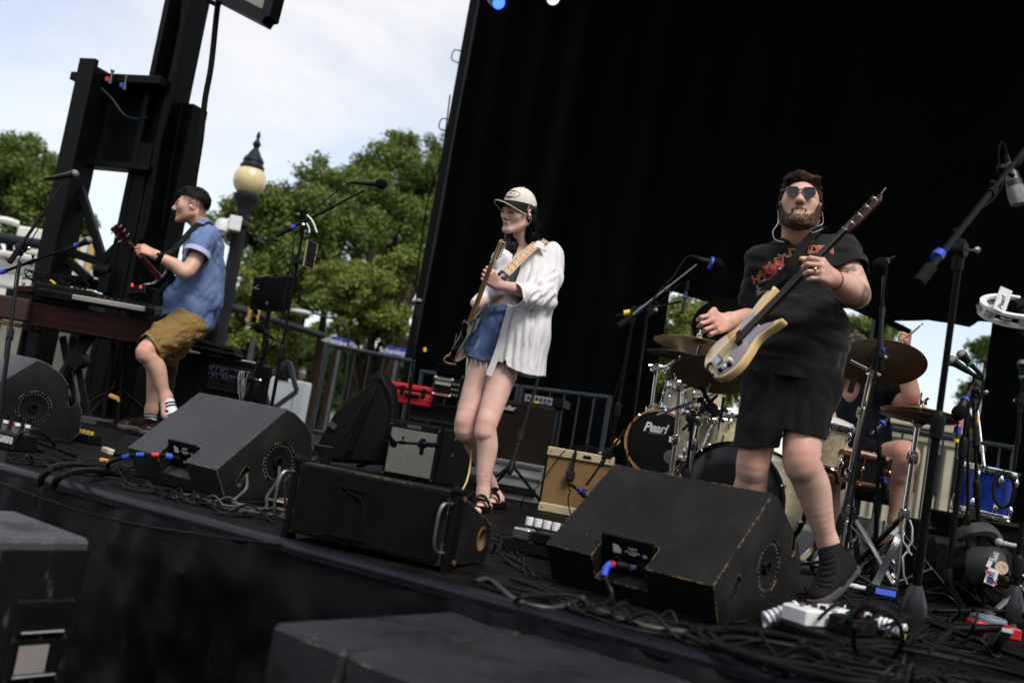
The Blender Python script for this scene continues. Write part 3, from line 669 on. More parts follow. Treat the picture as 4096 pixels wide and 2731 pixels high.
MBm,wb=wedge('grey black wedge monitor with battered right side, left of the low speaker',-1.025,3.818,-.623,.573,.296,.117,.385,.076,.56,(.31,.165,.082),[(.485,.255,.13,R(12)),(.14,.1,.08,R(-28))],(-.37,-.19,.07,.02),worn_black)
_p=gz(192,1770);MA,wa=wedge('wedge monitor cut off by the left edge of the picture',-2.62,4.95,R(-52),.6,.30,.117,.40,.07,.58,(.33,.15,.085),[(.50,.245,.13,R(12))],None,worn_black)
CYAW=math.atan2(3.05-3.23,.505);MC=place((-.604,3.235,.0),CYAW)
WC=.535;t=thing('low_speaker','low black speaker with silver corner handles standing at the stage edge','speaker',(-.604,3.235,0))
b=MB(MC);hh=.245
pr=[(0,.02),(.40,.0),(.42,.02),(.42,.13),(.07,hh),(0,hh)]
b.prism(pr,YZ@Matrix.Translation((0,0,0)),WC,.004,1);sp_body=part('cabinet',b,worn_brown,t)
cut(sp_body,[lambda q:(setattr(q,'T',MC),q.cyl((WC-.07,.33,.085),(WC+.05,.33,.085),.038,n=24))])
b=MB(MC);b.lathe([(.036,-.06),(.038,-.002),(.042,.002),(.038,.004)],(WC,.33,.085),(1,0,0),24,False);part('port_ring',b,mat('tan wood rim',(.16,.09,.04),.6),t)
b=MB(MC);b.box((WC/2,-.008,hh/2+.01),(WC-.03,.014,hh-.03),None,.004);part('grille',b,grille_m,t)
b=MB(MC)
b.box((WC*.5,-.018,.12),(.012,.005,.15),Matrix.Rotation(R(8),3,'Y'));b.box((WC*.38,-.018,.195),(.11,.005,.008));b.box((WC*.40,-.018,.045),(.15,.005,.008));b.box((WC*.30,-.018,.12),(.008,.005,.16),Matrix.Rotation(R(4),3,'Y'))
b.tube(spline([MC.inverted()@(MC@V((WC*.36,-.018,.185))),V((WC*.47,-.018,.16)),V((WC*.5,-.018,.07))],6),.004,5);part('emblem',b,grille_m,t)
for x,sgn in((-.012,-1),(WC+.012,1)):
 b=MB(MC);b.box((x,.03,hh/2),(.022,.07,hh+.02),None,.005);part('corner_bracket',b,mat('bracket black',(.011,.0115,.012),.45,col2=(.08,.06,.04),c2=(.66,.72),c2s=40),t)
 b=MB(MC);b.tube(spline([(x-.004,-.004,.21),(x-.02,-.045,.2),(x-.024,-.05,.12),(x-.02,-.04,.07),(x-.004,-.004,.06)],5),.005,7);part('handle',b,mat('dull nickel',(.22,.23,.23),.4,1.0),t)
 for z in(.03,.225):
  b=MB(MC);b.cyl((x+.011*sgn,.05,z),(x+.016*sgn,.05,z),.009,n=10);part('bolt',b,mat('rusty bolt',(.16,.11,.08),.5,.5),t)
 b=MB(MC);b.ball((x,.0,hh+.006),.016,10);part('corner_cap',b,rubber,t);b=MB(MC);b.box((x,.03,-.012),(.02,.03,.04));part('foot',b,rubber,t)
def sub_box(label,A,B,D_,h,m,handles=True):
 """A, B, D_: three top corners (A-B one edge, A-D_ the other)"""
 Cn=B+D_-A;t=thing('subwoofer',label,'subwoofer',((A.x+Cn.x)/2,(A.y+Cn.y)/2,A.z-h),'subwoofers standing in front of the stage')
 ex=(B-A);ey=(D_-A);M=Matrix(((ex.x,ey.x,0,A.x),(ex.y,ey.y,0,A.y),(0,0,1,A.z),(0,0,0,1)))
 lx,ly=ex.length,ey.length;ex.normalize();ey.normalize();M=Matrix(((ex.x,ey.x,0,A.x),(ex.y,ey.y,0,A.y),(0,0,1,A.z),(0,0,0,1)))
 if M.determinant()<0:return sub_box(label,A,D_,B,h,m,handles)if False else(t,M,lx,ly)
 b=MB(M);b.box((lx/2,ly/2,-h/2),(lx,ly,h),None,.012);part('cabinet',b,m,t);return t,M,lx,ly
sub_m=mat('sky-brightened scratched plywood',(.075,.080,.092),.5,0,.3,4,col2=(.035,.036,.04),c2=(.52,.66),c2s=6,bump=.5,bs=60,wear=((.22,.15,.08),.08),stretch=(1,1,1))  # base tone raised and blued: sky light on the top is in the colour
zt_=-.03
P0=gz(369,2155,zt_);Pl=gz(0,2150,zt_);Pb=gz(120,2074,zt_)
ex_=(P0-Pl).normalized();ey_=V((-ex_.y,ex_.x,0))
ts,Ms,lx,ly=sub_box('scratched black subwoofer with silver grab bars at the lower left corner',P0-ex_*.9,P0,P0-ex_*.9+ey_*.42,1.17,sub_m)
sc_side=mat('scuffed side',(.016,.0165,.016),.6,0,.4,4,col2=(.09,.085,.07),c2=(.60,.70),c2s=8,bump=.5,bs=40,stretch=(2.5,2.5,.8))
b=MB(Ms);b.box((lx/2,-.004,-.6),(lx-.006,.006,1.14));part('front_panel',b,sc_side,ts)
hl=[local(Ms,u,v,1,0)for u,v in((140,2560),(250,2405),(30,2700))]
hx=hl[0].x;hw=.118
for zc_,hh_ in((local(Ms,130,2470,1,0).z,.072),(local(Ms,130,2632,1,0).z,.088)):
 b=MB(Ms);b.box((hx,-.012,zc_),(hw+.035,.012,hh_+.03),None,.008);part('handle_plate',b,satin_black,ts)
 b=MB(Ms);b.box((hx,-.019,zc_),(hw,.004,hh_));part('recess',b,hollow_shade,ts)  # flat near-black sheet; the hollow's shade is painted, not carved
 b=MB(Ms);b.tube([(hx-hw/2,-.026,zc_-hh_*.44),(hx+hw/2,-.026,zc_-hh_*.44)],.005,8);part('grab_bar',b,nickel,ts)
 b=MB(Ms)
 for a in(-1,0,1):
  for c_ in(-1,1):b.cyl((hx+a*(hw/2+.012),-.018,zc_+c_*(hh_/2+.012)),(hx+a*(hw/2+.012),-.022,zc_+c_*(hh_/2+.012)),.005,n=8)
 part('screws',b,nickel,ts,kind='stuff')
b=MB(Ms);b.grid(lambda i,j:V((hx-hw/2+.006+(hw-.035)*i,-.0225,zc_-hh_/2+.012+(hh_-.014)*j)),2,2);part('horn_flare',b,mat('grey horn',(.22,.2,.19),.35),ts)
zt_=-.055
A_=gz(1080,2484,zt_);B_=gz(1990,2428,zt_);C_=gz(2258,2512,zt_)
ex_=(B_-A_).normalized();ey_=V((-ex_.y,ex_.x,0));lw=(C_-B_).length
lx=(B_-A_).length
pn=lambda k:A_-ey_*(lw+.006)*k
sub_dark=mat('black plywood top',(.042,.046,.054),.45,0,.3,5,col2=(.022,.022,.024),c2=(.5,.66),c2s=4,bump=.5,bs=50,wear=((.2,.14,.08),.05))
for k,lab in((1,'black subwoofer against the stage, the farther left of the pair in the foreground'),(2,'black subwoofer at the bottom edge of the picture, nearest to the camera'),(3,'black subwoofer mostly below the bottom edge of the picture')):
 if k==3:continue
 k2=1 if k==1 else 2.9
 sub_box(lab,pn(k2),pn(k2)+ex_*lx,pn(k-1)-ey_*.006,1.14,sub_dark)
mesh_ball=mat('microphone mesh',(.20,.21,.2),.45,.8,.25,200,bump=.6,bs=900)
mic_body=mat('microphone body',(.035,.036,.04),.35,.3,.1,20)
def mic(label,a,d,kind='vocal',band=None,L=.16,group=None):
 """a: head end, d: direction from head to tail"""
 a=V(a);d=V(d).normalized();t=thing('microphone',label,'microphone',a,group or'microphones on the stage')
 if kind=='vocal':
  b=MB();b.ball(a+d*.024,.0255,16);part('grille',b,mesh_ball,t)
  b=MB();b.lathe([(.0262,.024),(.0262,.032),(.0235,.036),(.018,.06),(.0145,L-.01),(.0125,L),(.0105,L+.015)],a,d,16);part('body',b,mic_body,t)
 elif kind=='foam':
  b=MB();b.ball(a+d*.03,(.034,.034,.042),16,frame((0,0,0),d,(1,.1,0)).to_3x3());part('windscreen',b,mat('black foam',(.008,.008,.008),.95,bump=.6,bs=300),t)
  b=MB();b.lathe([(.02,.055),(.017,.08),(.014,L),(.011,L+.02)],a,d,16);part('body',b,mic_body,t)
 elif kind=='pencil':
  b=MB();b.lathe([(.009,0),(.0105,.004),(.0105,.03),(.0105,L),(.008,L+.006)],a,d,14);part('body',b,mic_body,t)
 elif kind=='big':
  b=MB();b.lathe([(.01,0),(.028,.008),(.032,.03),(.032,.075),(.03,.08)],a,d,18);part('grille',b,mesh_ball,t)
  b=MB();b.lathe([(.031,.08),(.031,.10),(.027,.105),(.024,L),(.014,L+.012),(.012,L+.04)],a,d,18);part('body',b,mat('silver mic body',(.10,.105,.11),.35,.6),t)
 elif kind=='flat':
  b=MB(frame(a,d,(1,.2,0)));b.box((0,0,.035),(.055,.03,.07),None,.012);part('grille',b,mat('dark mesh',(.03,.03,.032),.5,.4,bump=.6,bs=700),t)
  b=MB();b.lathe([(.014,.07),(.013,L-.02),(.01,L)],a,d,12);part('body',b,mic_body,t)
 if band:
  b=MB();b.lathe([(.02,0),(.021,.012),(.019,.014)],a+d*(L*.72),d,14);part('tape_band',b,band,t)
 b=MB();b.lathe([(.0095,L),(.0105,L+.01),(.0105,L+.05),(.006,L+.075)],a,d,12);part('plug',b,satin_black,t)
 return a+d*(L+.07)
def stand(label,base,top,boom=None,joint=None,r=.0115,yaw=.3,legs=3,legr=.33,hub=.12,tapes=(),style='tripod',yel=None,mid=.55,m=None,grip=True,group='microphone stands on the stage',hubr=.022):
 base,top=V(base),V(top);m=m or black_metal;t=thing('microphone_stand',label,'microphone stand',base,group)
 ax=(top-base).normalized();L_=(top-base).length
 md=base+ax*L_*mid
 b=MB();b.tube([base+ax*(hub if style!='round' else.02),md],r,10);part('lower_tube',b,m,t)
 b=MB();b.tube([md-ax*.02,top],r*.74,10);part('upper_tube',b,m,t)
 b=MB();b.lathe([(r*1.1,-.045),(r*1.5,-.04),(r*1.6,.03),(r*1.2,.05),(r*.8,.055)],md,ax,12);part('clutch',b,satin_black,t)
 if style=='round':
  b=MB();b.lathe([(.125,0),(.125,.012),(.1,.022),(.03,.034),(.015,.05)],base,(0,0,1),28);part('base_plate',b,m,t)
 elif style=='cast':
  b=MB();b.lathe([(hubr*1.9,.02),(hubr*2,.05),(hubr*1.7,.1),(hubr*1.1,.15),(r*1.2,.17)],base,ax,18);part('cast_hub',b,mat('satin hub',(.05,.05,.055),.3,.4),t)
 else:
  b=MB();b.lathe([(r*1.2,hub-.06),(hubr,hub-.045),(hubr,hub+.03),(r*1.3,hub+.05)],base,ax,14);part('hub',b,satin_black,t)
 if style in('tripod','cast'):
  for k in range(legs):
   a=yaw+2*math.pi*k/legs;d=V((math.cos(a),math.sin(a),0));e=base+d*legr;e.z=.012
   b=MB();b.tube([base+ax*(hub if style=='tripod' else.06)+d*.012,e],r*.75,8);part('leg',b,m,t)
   b=MB();b.tube([e-d*.03+V((0,0,.008)),e+d*.022-V((0,0,.002))],.012,8);part('rubber_foot',b,rubber,t)
 if boom:
  a,c=V(boom[0]),V(boom[1]);d=(c-a).normalized();j=V(joint)if joint else top
  b=MB();b.tube([a,c],r*.62,9);part('boom',b,m,t)
  lm=lerp(a,c,.6);b=MB();b.tube([a+d*.08,lm],r*.8,9);b.tube([lm-d*.02,lm+d*.025],r*1.15,10);part('boom_sleeve',b,m,t)
  s_=d.cross(V((0,0,1))).normalized()
  b=MB();b.tube([lm+V((0,0,.0)),lm+V((0,0,.03))],.004,6);b.ball(lm+V((0,0,.032)),.011,8);part('thumb_screw',b,satin_black,t)
  b=MB();b.cyl(j-s_*.022,j+s_*.022,.026,n=18);b.tube([j-ax*.07,j],r*1.3,10);b.box(j+V((0,0,.014)),(.036,.03,.05),None,.008);part('joint',b,satin_black,t)
  b=MB();b.tube([j+s_*.02,j+s_*.055],.004,6);b.ball(j+s_*.06,.012,8);part('tee_knob',b,nickel,t)
  if grip:
   b=MB();b.tube([a-d*.01,a+d*.10],r*1.35,12);part('grip',b,rubber,t)
 for p,q,mm in tapes:
  b=MB();d=(V(q)-V(p)).normalized();b.tube([V(p)-d*.016,V(p)+d*.016],r*1.32,12);part('tape_band',b,mm,t)
 if yel:
  p=V(yel);b=MB();b.box(p,(.07,.03,.03),Matrix.Rotation(.2,3,'Y'),.006);b.box(p+V((.035,0,-.012)),(.012,.03,.04),Matrix.Rotation(-.4,3,'Y'),.004);part('yellow_clip',b,mat('yellow clip',(.6,.33,.03),.5,0,.2,20),t)
 return t
yb=gz(1046,1848).y
bb_=gz(1046,1848);tp=at(1208,948,yb)
ja,jb=at(1108,942,yb-.05),at(1456,763,yb+.05);jn=at(1212,905,yb)
stand('boom microphone stand with blue tape and phone holder between the lamp and the woman',bb_,tp,(ja,jb),jn,yaw=.5,tapes=[(at(1172,909,yb-.03),jb,blue_tape)],mid=.48)
mt=mic('black microphone on the boom stand left of the woman',at(1543,737,yb+.04),at(1403,730,yb+.07)-at(1543,737,yb+.04),'foam',L=.16)
wires=[]
def wire(label,pts,r=.0042,m=None,n=7,grp='loose cables',name='cable',cat='cable',sides=6):
 b=MB();sp=spline(pts,n);b.tube(sp,r,sides);return solo(name,b,m or rubber,label,cat,grp)
wire('thin cable running from the boom microphone down its stand',[mt,at(1375,745,yb+.05),at(1300,805,yb),at(1240,860,yb),at(1208,915,yb-.03),at(1178,945,yb-.03),at(1172,1000,yb-.02),at(1150,1120,yb),at(1115,1330,yb),at(1060,1560,yb)],.0036)
for k,(u0,v0,u1,v1,u2,v2)in enumerate([(1228,860,1250,885,1268,930),(1226,893,1236,912,1237,932)]):
 b=MB();b.tube(spline([at(u0,v0,yb-.06),at(u1,v1,yb-.06),at(u2,v2,yb-.06)],6),.006-.001*k,8);solo('guitar_capo',b,white_plastic if True else None,('long arm' if k==0 else'short arm')+' of the white capo clipped on the boom stand','capo')
t=thing('phone_holder','black spring clamp holding a phone on the boom stand','phone holder',at(1205,1050,yb))
b=MB();p=at(1193,1047,yb-.02);b.box(p,(.075,.03,.03),Matrix.Rotation(-.16,3,'Y'),.006);b.cyl(p+V((-.025,0,-.03)),p+V((-.025,0,.03)),.014,n=12);part('clamp',b,satin_black,t)
b=MB();p=at(1227,1040,yb-.03);b.box(p,(.03,.02,.12),Matrix.Rotation(.05,3,'Y'),.008);b.tube(spline([at(1245,1022,yb-.04),at(1263,1018,yb-.04),at(1266,1045,yb-.04),at(1248,1048,yb-.04)],4),.004,6);part('spring_jaw',b,satin_black,t)
t=thing('phone','phone in a tan bumper case clamped to the boom stand','phone',at(1240,1020,yb))
b=MB();M_=frame(at(1241,1020,yb-.02),(.75,-.6,.1),(.1,0,1));b.T=M_;b.box((0,0,0),(.17,.08,.01),None,.004);part('body',b,mat('phone black',(.012,.012,.014),.25),t)
b=MB(M_);b.tube([(x,y,0)for x,y in((-.086,-.04),(.086,-.04),(.086,.04),(-.086,.04),(-.086,-.04))],.006,6);part('bumper',b,mat('tan case',(.22,.17,.10),.5),t)
yl=5.6
stand('tall boom stand at the left edge, leaning across the tower',gz(-20,1780),at(80,1050,yl),(at(42,1045,yl-.1),at(250,738,yl+.1)),at(86,990,yl),yaw=.2,tapes=[(at(70,1008,yl-.06),at(250,738,yl+.1),blue_tape)])
mt=mic('black microphone in front of the tower column, at upper left',at(314,693,yl+.1),at(227,709,yl+.12)-at(314,693,yl+.1),'vocal',L=.14)
wire('cable looping down from the microphone at upper left',[mt,at(215,730,yl+.1),at(200,800,yl+.05),at(160,900,yl),at(110,985,yl-.05),at(70,1060,yl),at(45,1250,yl),at(20,1420,yl)],.0035)
yl2=5.9
stand('low boom stand crossing in front of the tower, its pole outside the left edge',gz(-160,1760),at(-90,1125,yl2),(at(-150,1145,yl2),at(312,980,yl2)),at(-90,1120,yl2),yaw=.2,tapes=[(at(14,1086,yl2),at(312,980,yl2),blue_tape),(at(308,981,yl2),at(312,980,yl2),blue_tape)])
mic('dark blue microphone pointing up at the tower window',at(368,955,yl2),at(323,976,yl2)-at(368,955,yl2),'vocal',L=.1)
ym=gz(435,1700).y
ts_=stand('straight stand with a yellow leg clip in front of the keyboard',gz(433,1690),at(547,1185,ym-.1),r=.013,yaw=2.6,legr=.42,hub=.3,yel=at(455,1587,ym-.12),mid=.6)
t=thing('tuner_box','small black tuner with two red lights on the straight stand','tuner',at(545,1170,ym-.1));b=MB();b.box(at(548,1160,ym-.1),(.11,.03,.06),Matrix.Rotation(-.17,3,'Y'),.006);part('body',b,satin_black,t)
for u,v in((529,1140),(563,1147)):
 b=MB();b.box(at(u,v,ym-.12),(.014,.012,.024),Matrix.Rotation(-.17,3,'Y'),.003);part('red_light',b,mat('red light',(.5,.02,.02),.4,emit=(1,.05,.05),em=.6),t)
ys=7.0
b_=V((at(1010,1700,ys).x,ys,0));t=thing('music_stand','music stand under a black cloth cover beside the boom stand','music stand',b_)
b=MB();b.tube([b_,at(1076,1245,ys)],.014,10);part('pole',b,black_metal,t)
b=MB();q=[at(1015,1112,ys),at(1183,1108,ys),at(1140,1250,ys-.05),at(998,1237,ys-.05)];bk=V((0,.07,.02));
def cov(i,j):
 p=lerp(lerp(q[0],q[1],i),lerp(q[3],q[2],i),j);return p+V((0,-.03*math.sin(i*math.pi)*math.sin(j*math.pi)+.012*MN.noise(V((i*5,j*4,1))),.01*MN.noise(V((i*6,j*2,4)))))
b.grid(cov,14,10);b.grid(lambda i,j:cov(1-i,j)+bk,14,10);b.grid(lambda i,j:cov(i,0)+bk*(1-j),14,2);part('cover',b,mat('black nylon',(.006,.0065,.008),.85,0,.2,8,bump=.4,bs=40,spec=.2),t)
wl=mat('faded print',(.12,.13,.14),.6)
text('X',frame(at(1068,1212,ys-.12),(0,-1,0),(1,0,-.17)),.035,wl,t);text('V',frame(at(1022,1150,ys-.1),(0,-1,0),(.3,0,-1)),.06,wl,t)
for k in range(3):
 a=.4+k*2.094;b=MB();e=b_+V((math.cos(a),math.sin(a),0))*.3;b.tube([b_+V((0,0,.2)),V((e.x,e.y,.01))],.008,6);part('leg',b,black_metal,t)
stand('short boom stand with a microphone pointing up at the traffic signal',V((at(985,1700,6.8).x,6.8,0)),at(1072,1360,6.7),(at(968,1610,6.5),at(1075,1345,6.8)),at(1005,1515,6.6),yaw=1,grip=False)
mic('black microphone under the covered music stand',at(1022,1300,6.75),at(1074,1340,6.8)-at(1022,1300,6.75),'foam',L=.1)
y7=7.3
stand('thin upright stand in front of the backdrop post',V((at(1626,1790,y7).x,y7,0)),at(1674,1225,y7),r=.010,yaw=.8,tapes=[(at(1699,1398,y7),at(1699,1350,y7),yellow_tape)])
mic('grey ball microphone on the thin stand by the backdrop post',at(1677,1193,y7),at(1673,1240,y7)-at(1677,1193,y7),'vocal',L=.12)
y8=6.6
stand('low boom stand in front of the silver grille amplifier',gz(1668,1905),at(1687,1785,gz(1668,1905).y),(at(1753,1781,y8-.1),at(1519,1762,y8+.25)),at(1690,1776,y8+.02),yaw=.2,legr=.22,hub=.07,tapes=[(at(1703,1777,y8),at(1519,1762,y8+.25),blue_tape)])
mic('round black microphone facing the silver grille amplifier',at(1580,1785,y8+.2),V((-.3,-.6,.5)),'vocal',L=.06)
y9=gz(2013,1985).y
stand('slanted stand with a yellow leg clip behind the woman\'s legs',gz(2000,2010),at(2172,1455,y9),r=.013,yaw=1.9,legr=.3,hub=.28,yel=at(2028,1866,y9-.06),mid=.45)
b=MB();p=at(2168,1440,y9);b.box(p,(.05,.03,.03),None,.006);solo('stand_clip',b,satin_black,'small clip on top of the slanted stand','clip')
def cabinet(name,label,cat,ptl,ptr,h,depth,yaw=None,group=None):
 """front face top corners -> frame with x to the right, y into the stage, z up, origin at front bottom left"""
 ex=(ptr-ptl);ex.z=0;w_=ex.length;ex.normalize();ey=V((-ex.y,ex.x,0));o=V((ptl.x,ptl.y,ptl.z-h))
 M=Matrix(((ex.x,ey.x,0,o.x),(ex.y,ey.y,0,o.y),(0,0,1,o.z),(0,0,0,1)))
 t=thing(name,label,cat,M@V((w_/2,depth/2,0)),group);return t,M,w_
yt=gz(2140,2040).y
tl_,tr_=at(2190,1782,yt),at(2462,1828,yt-.06)
t,M,w_=cabinet('tweed_amplifier','tweed guitar amplifier with cream bands behind the foreground wedge monitor','amplifier',tl_,tr_,tl_.z,.24,group='amplifiers on the stage');h_=tl_.z
b=MB(M);b.box((w_/2,.13,h_/2),(w_,.22,h_),None,.012);part('cabinet',b,mat('dark amp cloth',(.018,.017,.016),.7,bump=.3,bs=200),t)
tweed=mat('gold tweed grille',(.34,.20,.07),.8,0,.12,20)
def weave(m,sx,dark,bright=None):
 def ex(N,L,p):
  g=N.new('ShaderNodeTexCoord');o=[]
  for rot in(0,90):
   mp_=N.new('ShaderNodeMapping');mp_.inputs['Rotation'].default_value=(0,R(rot),0);L.new(g.outputs['Object'],mp_.inputs[0])
   w_=N.new('ShaderNodeTexWave');w_.inputs['Scale'].default_value=sx;w_.inputs['Distortion'].default_value=.6;w_.bands_direction='X';L.new(mp_.outputs[0],w_.inputs[0]);o.append(w_.outputs['Fac'])
  mu=N.new('ShaderNodeMath');mu.operation='MULTIPLY';L.new(o[0],mu.inputs[0]);L.new(o[1],mu.inputs[1])
  src=p.inputs['Base Color'].links[0].from_socket;x=N.new('ShaderNodeMix');x.data_type='RGBA';x.inputs[6].default_value=(*dark,1);L.new(mu.outputs[0],x.inputs[0]);L.new(src,x.inputs[7]);L.new(x.outputs[2],p.inputs['Base Color'])
  mr=N.new('ShaderNodeMapRange');mr.inputs[2].default_value=.45;L.new(mu.outputs[0],mr.inputs[0]);L.new(mr.outputs[0],x.inputs[0])
  bp=N.new('ShaderNodeBump');bp.inputs['Strength'].default_value=.5;bp.inputs['Distance'].default_value=.003;L.new(mu.outputs[0],bp.inputs['Height']);L.new(bp.outputs[0],p.inputs['Normal'])
 return tweak(m,ex)
weave(tweed,48,(.16,.085,.03))
cream_t=mat('cream tolex',(.50,.41,.27),.7,0,.1,12,bump=.3,bs=150)
b=MB(M);b.box((w_/2,.008,h_/2),(w_-.03,.02,h_-.1),None,.003);part('grille_cloth',b,tweed,t)
for z,q in((h_-.028,'upper_band'),(.03,'lower_band')):
 b=MB(M);b.box((w_/2+.002,.0,z),(w_-.008,.034,.055),None,.006);part('cream_band',b,cream_t,t)
b=MB(M);b.box((w_*.6,-.019,h_-.028),(.05,.006,.018),None,.002);part('name_plate',b,rubber,t)
b=MB(M)
for x in(.03,w_-.03):
 for z in(.03,h_-.028):b.cyl((x,-.017,z),(x,-.021,z),.005,n=8)
part('screws',b,nickel,t,kind='stuff')
b=MB(M);b.tube(spline([(w_*.45,.1,h_),(w_*.5,.1,h_+.03),(w_*.7,.1,h_+.03),(w_*.76,.1,h_)],5),.009,7);part('handle',b,rubber,t)
wire('black cable draped over the front of the tweed amplifier',[at(2470,1840,yt),at(2420,1812,yt-.02),at(2330,1796,yt-.03),at(2302,1800,yt-.05),at(2296,1840,yt-.05),at(2285,1885,yt-.05)],.0045)
mic('flat microphone hanging on its cable in front of the tweed amplifier',at(2276,1925,yt-.06),at(2294,1845,yt-.06)-at(2276,1925,yt-.06),'flat',L=.12)
wire('thin cable running down across the left of the tweed amplifier',[at(2320,1782,yt),at(2262,1800,yt-.03),at(2215,1855,yt-.05),at(2160,1935,yt-.1),at(2100,1985,yt-.1),gz(2080,2030)],.0036)
stand('short boom stand with yellow tape leaning over the tweed amplifier',gz(2520,2010),at(2500,1800,5.9),(at(2500,1720,5.9),at(2345,1940,5.75)),at(2430,1818,5.85),yaw=.6,legr=.2,hub=.07,grip=False,tapes=[(at(2467,1768,5.88),at(2345,1940,5.75),yellow_tape)])
mt=mic('black microphone held low in front of the tweed amplifier',at(2355,1985,5.75),at(2310,1955,5.75)-at(2355,1985,5.75),'vocal',band=blue_tape,L=.075)
wire('cable curling from the low microphone in front of the tweed amplifier',[mt,at(2280,1962,5.72),at(2272,2000,5.72),at(2285,2060,5.72),at(2320,2100,5.6)],.0036)
yf=gz(1535,1900).y
tl_,tr_=at(1563,1673,yf),at(1768,1706,yf-.06)
t,M,w_=cabinet('combo_amplifier','black combo amplifier with silver sparkle grille left of the woman\'s legs','amplifier',tl_,tr_,tl_.z,.25,group='amplifiers on the stage');h_=tl_.z
b=MB(M);b.box((w_/2,.13,h_/2),(w_,.24,h_),None,.012);part('cabinet',b,mat('black tolex',(.012,.0125,.014),.6,bump=.3,bs=200),t)
silver_cloth=weave(mat('silver grille cloth',(.24,.235,.20),.75,0,.15,20),60,(.07,.075,.07))
b=MB(M);b.box((w_/2,.006,h_/2-.012),(w_-.045,.02,h_-.085),None,.003);part('grille_cloth',b,silver_cloth,t)
b=MB(M);b.box((w_*.48,-.002,h_-.033),(.10,.012,.024),None,.003);part('name_plate',b,mat('grey plate',(.10,.10,.10),.5),t)
text('Blues Junior',M@frame((w_*.48,-.0085,h_-.033),(0,-1,0),(1,0,0)),.014,mat('plate print',(.02,.02,.02),.6),t)
b=MB(M);b.tube(spline([(w_*.35,.12,h_),(w_*.4,.12,h_+.02),(w_*.6,.12,h_+.02),(w_*.66,.12,h_)],5),.008,7);part('handle',b,rubber,t)
b=MB(M)
for x in(.012,w_-.012):
 for z in(.02,h_-.03):b.cyl((x,.008,z),(x,.002,z),.006,n=8)
part('screws',b,nickel,t,kind='stuff')
tl_,tr_=at(1772,1712,yf+.05),at(1900,1735,yf+.05)
t,M,w_=cabinet('black_cabinet','plain black cabinet directly right of the silver grille amplifier','cabinet',tl_,tr_,tl_.z,.3)
b=MB(M);b.box((w_/2,.15,tl_.z/2),(w_,.3,tl_.z),None,.012);part('body',b,mat('black tolex',(.012,.0125,.014)),t)
b=MB(M)
for x,z in((.1,tl_.z-.06),(.1,tl_.z*.55)):b.cyl((x,.0,z),(x,-.006,z),.008,n=10)
part('bolts',b,nickel,t,kind='stuff')
yc=7.0
tl_,tr_=at(1985,1590,yc),at(2226,1627,yc-.05)
t,M,w_=cabinet('bass_cabinet','large bass cabinet with dark brown grille behind the woman','bass cabinet',tl_,tr_,tl_.z-.12,.45,group='amplifiers on the stage');h_=tl_.z-.12
b=MB(M);b.box((w_/2,.24,h_/2),(w_,.44,h_),None,.015);cb=part('cabinet',b,mat('grey black tolex',(.020,.021,.023),.6,bump=.4,bs=160),t)
cut(cb,[lambda q:(setattr(q,'T',M),q.box((w_,.27,h_*.56),(.12,.10,.16),None,.01))])
b=MB(M);b.box((w_/2,.008,h_/2),(w_-.03,.03,h_-.03),None,.003);part('grille_cloth',b,weave(mat('dark brown grille',(.030,.016,.010),.8,0,.15,20),60,(.012,.008,.006)),t)
b=MB(M);b.tube([(w_-.03,.23,h_*.56),(w_-.03,.31,h_*.56)],.012,8);part('handle',b,rubber,t)
q=local(M,2030,1630,1,0);b=MB(M);b.box((q.x-.01,-.011,q.z),(.14,.008,.06),None,.004);part('logo_badge',b,rubber,t)
text('Aguilar',M@frame((q.x-.012,-.0165,q.z),(0,-1,0),(1,0,0)),.048,mat('badge silver',(.42,.43,.42),.5),t,shear=.2,bold=.0012)
tl_,tr_=at(2102,1572,yc+.1),at(2212,1590,yc+.05)
t,M2,w2=cabinet('bass_amplifier_head','small amplifier head with silver panel on top of the bass cabinet','amplifier head',tl_,tr_,.065,.28)
b=MB(M2);b.box((w2/2+.03,.15,.032),(w2+.1,.28,.062),None,.006);part('case',b,satin_black,t)
b=MB(M2);b.box((w2/2,.004,.033),(w2,.012,.056),None,.002);part('front_panel',b,mat('silver panel',(.32,.33,.33),.4,.6),t)
for k in range(6):
 b=MB(M2);b.cyl((.03+k*(w2-.05)/5,-.002,.038),(.03+k*(w2-.05)/5,-.016,.038),.008,n=10);part('knob',b,rubber,t)
b=MB(M2);b.box((w2*.45,-.006,.012),(.03,.006,.012),None,.002);part('tape_tag',b,yellow_tape,t);b=MB(M2);b.box((w2*.75,-.006,.012),(.02,.006,.012),None,.002);part('tape_tag',b,blue_tape,t)
tl_,tr_=at(1975,1832,6.75),at(2170,1862,6.7)
t,M,w_=cabinet('silver_case','silver metal road case under the bass cabinet','road case',tl_,tr_,tl_.z,.4)
b=MB(M);b.box((w_/2,.2,tl_.z/2),(w_,.4,tl_.z),None,.008);part('body',b,mat('silver case',(.30,.31,.31),.45,.5,.2,9),t)
b=MB(M);b.box((w_/2,-.004,tl_.z-.012),(w_+.01,.02,.02));b.box((w_/2,-.004,tl_.z-.09),(w_+.01,.02,.014));part('edge_trim',b,nickel,t)
b=MB(M);b.box((w_*.5,-.01,.07),(w_*.9,.02,.05),None,.004);part('dark_panel',b,satin_black,t)
y8=7.7
a,c=at(1640,1592,y8),at(1860,1628,y8)
t,M,w_=cabinet('flight_case','long black flight case carrying the red case and chrome cornered unit','flight case',a,c,a.z,.5)
b=MB(M);b.box((w_/2,.25,a.z/2),(w_,.5,a.z),None,.01);part('body',b,mat('case black',(.009,.0095,.0105),.5),t)
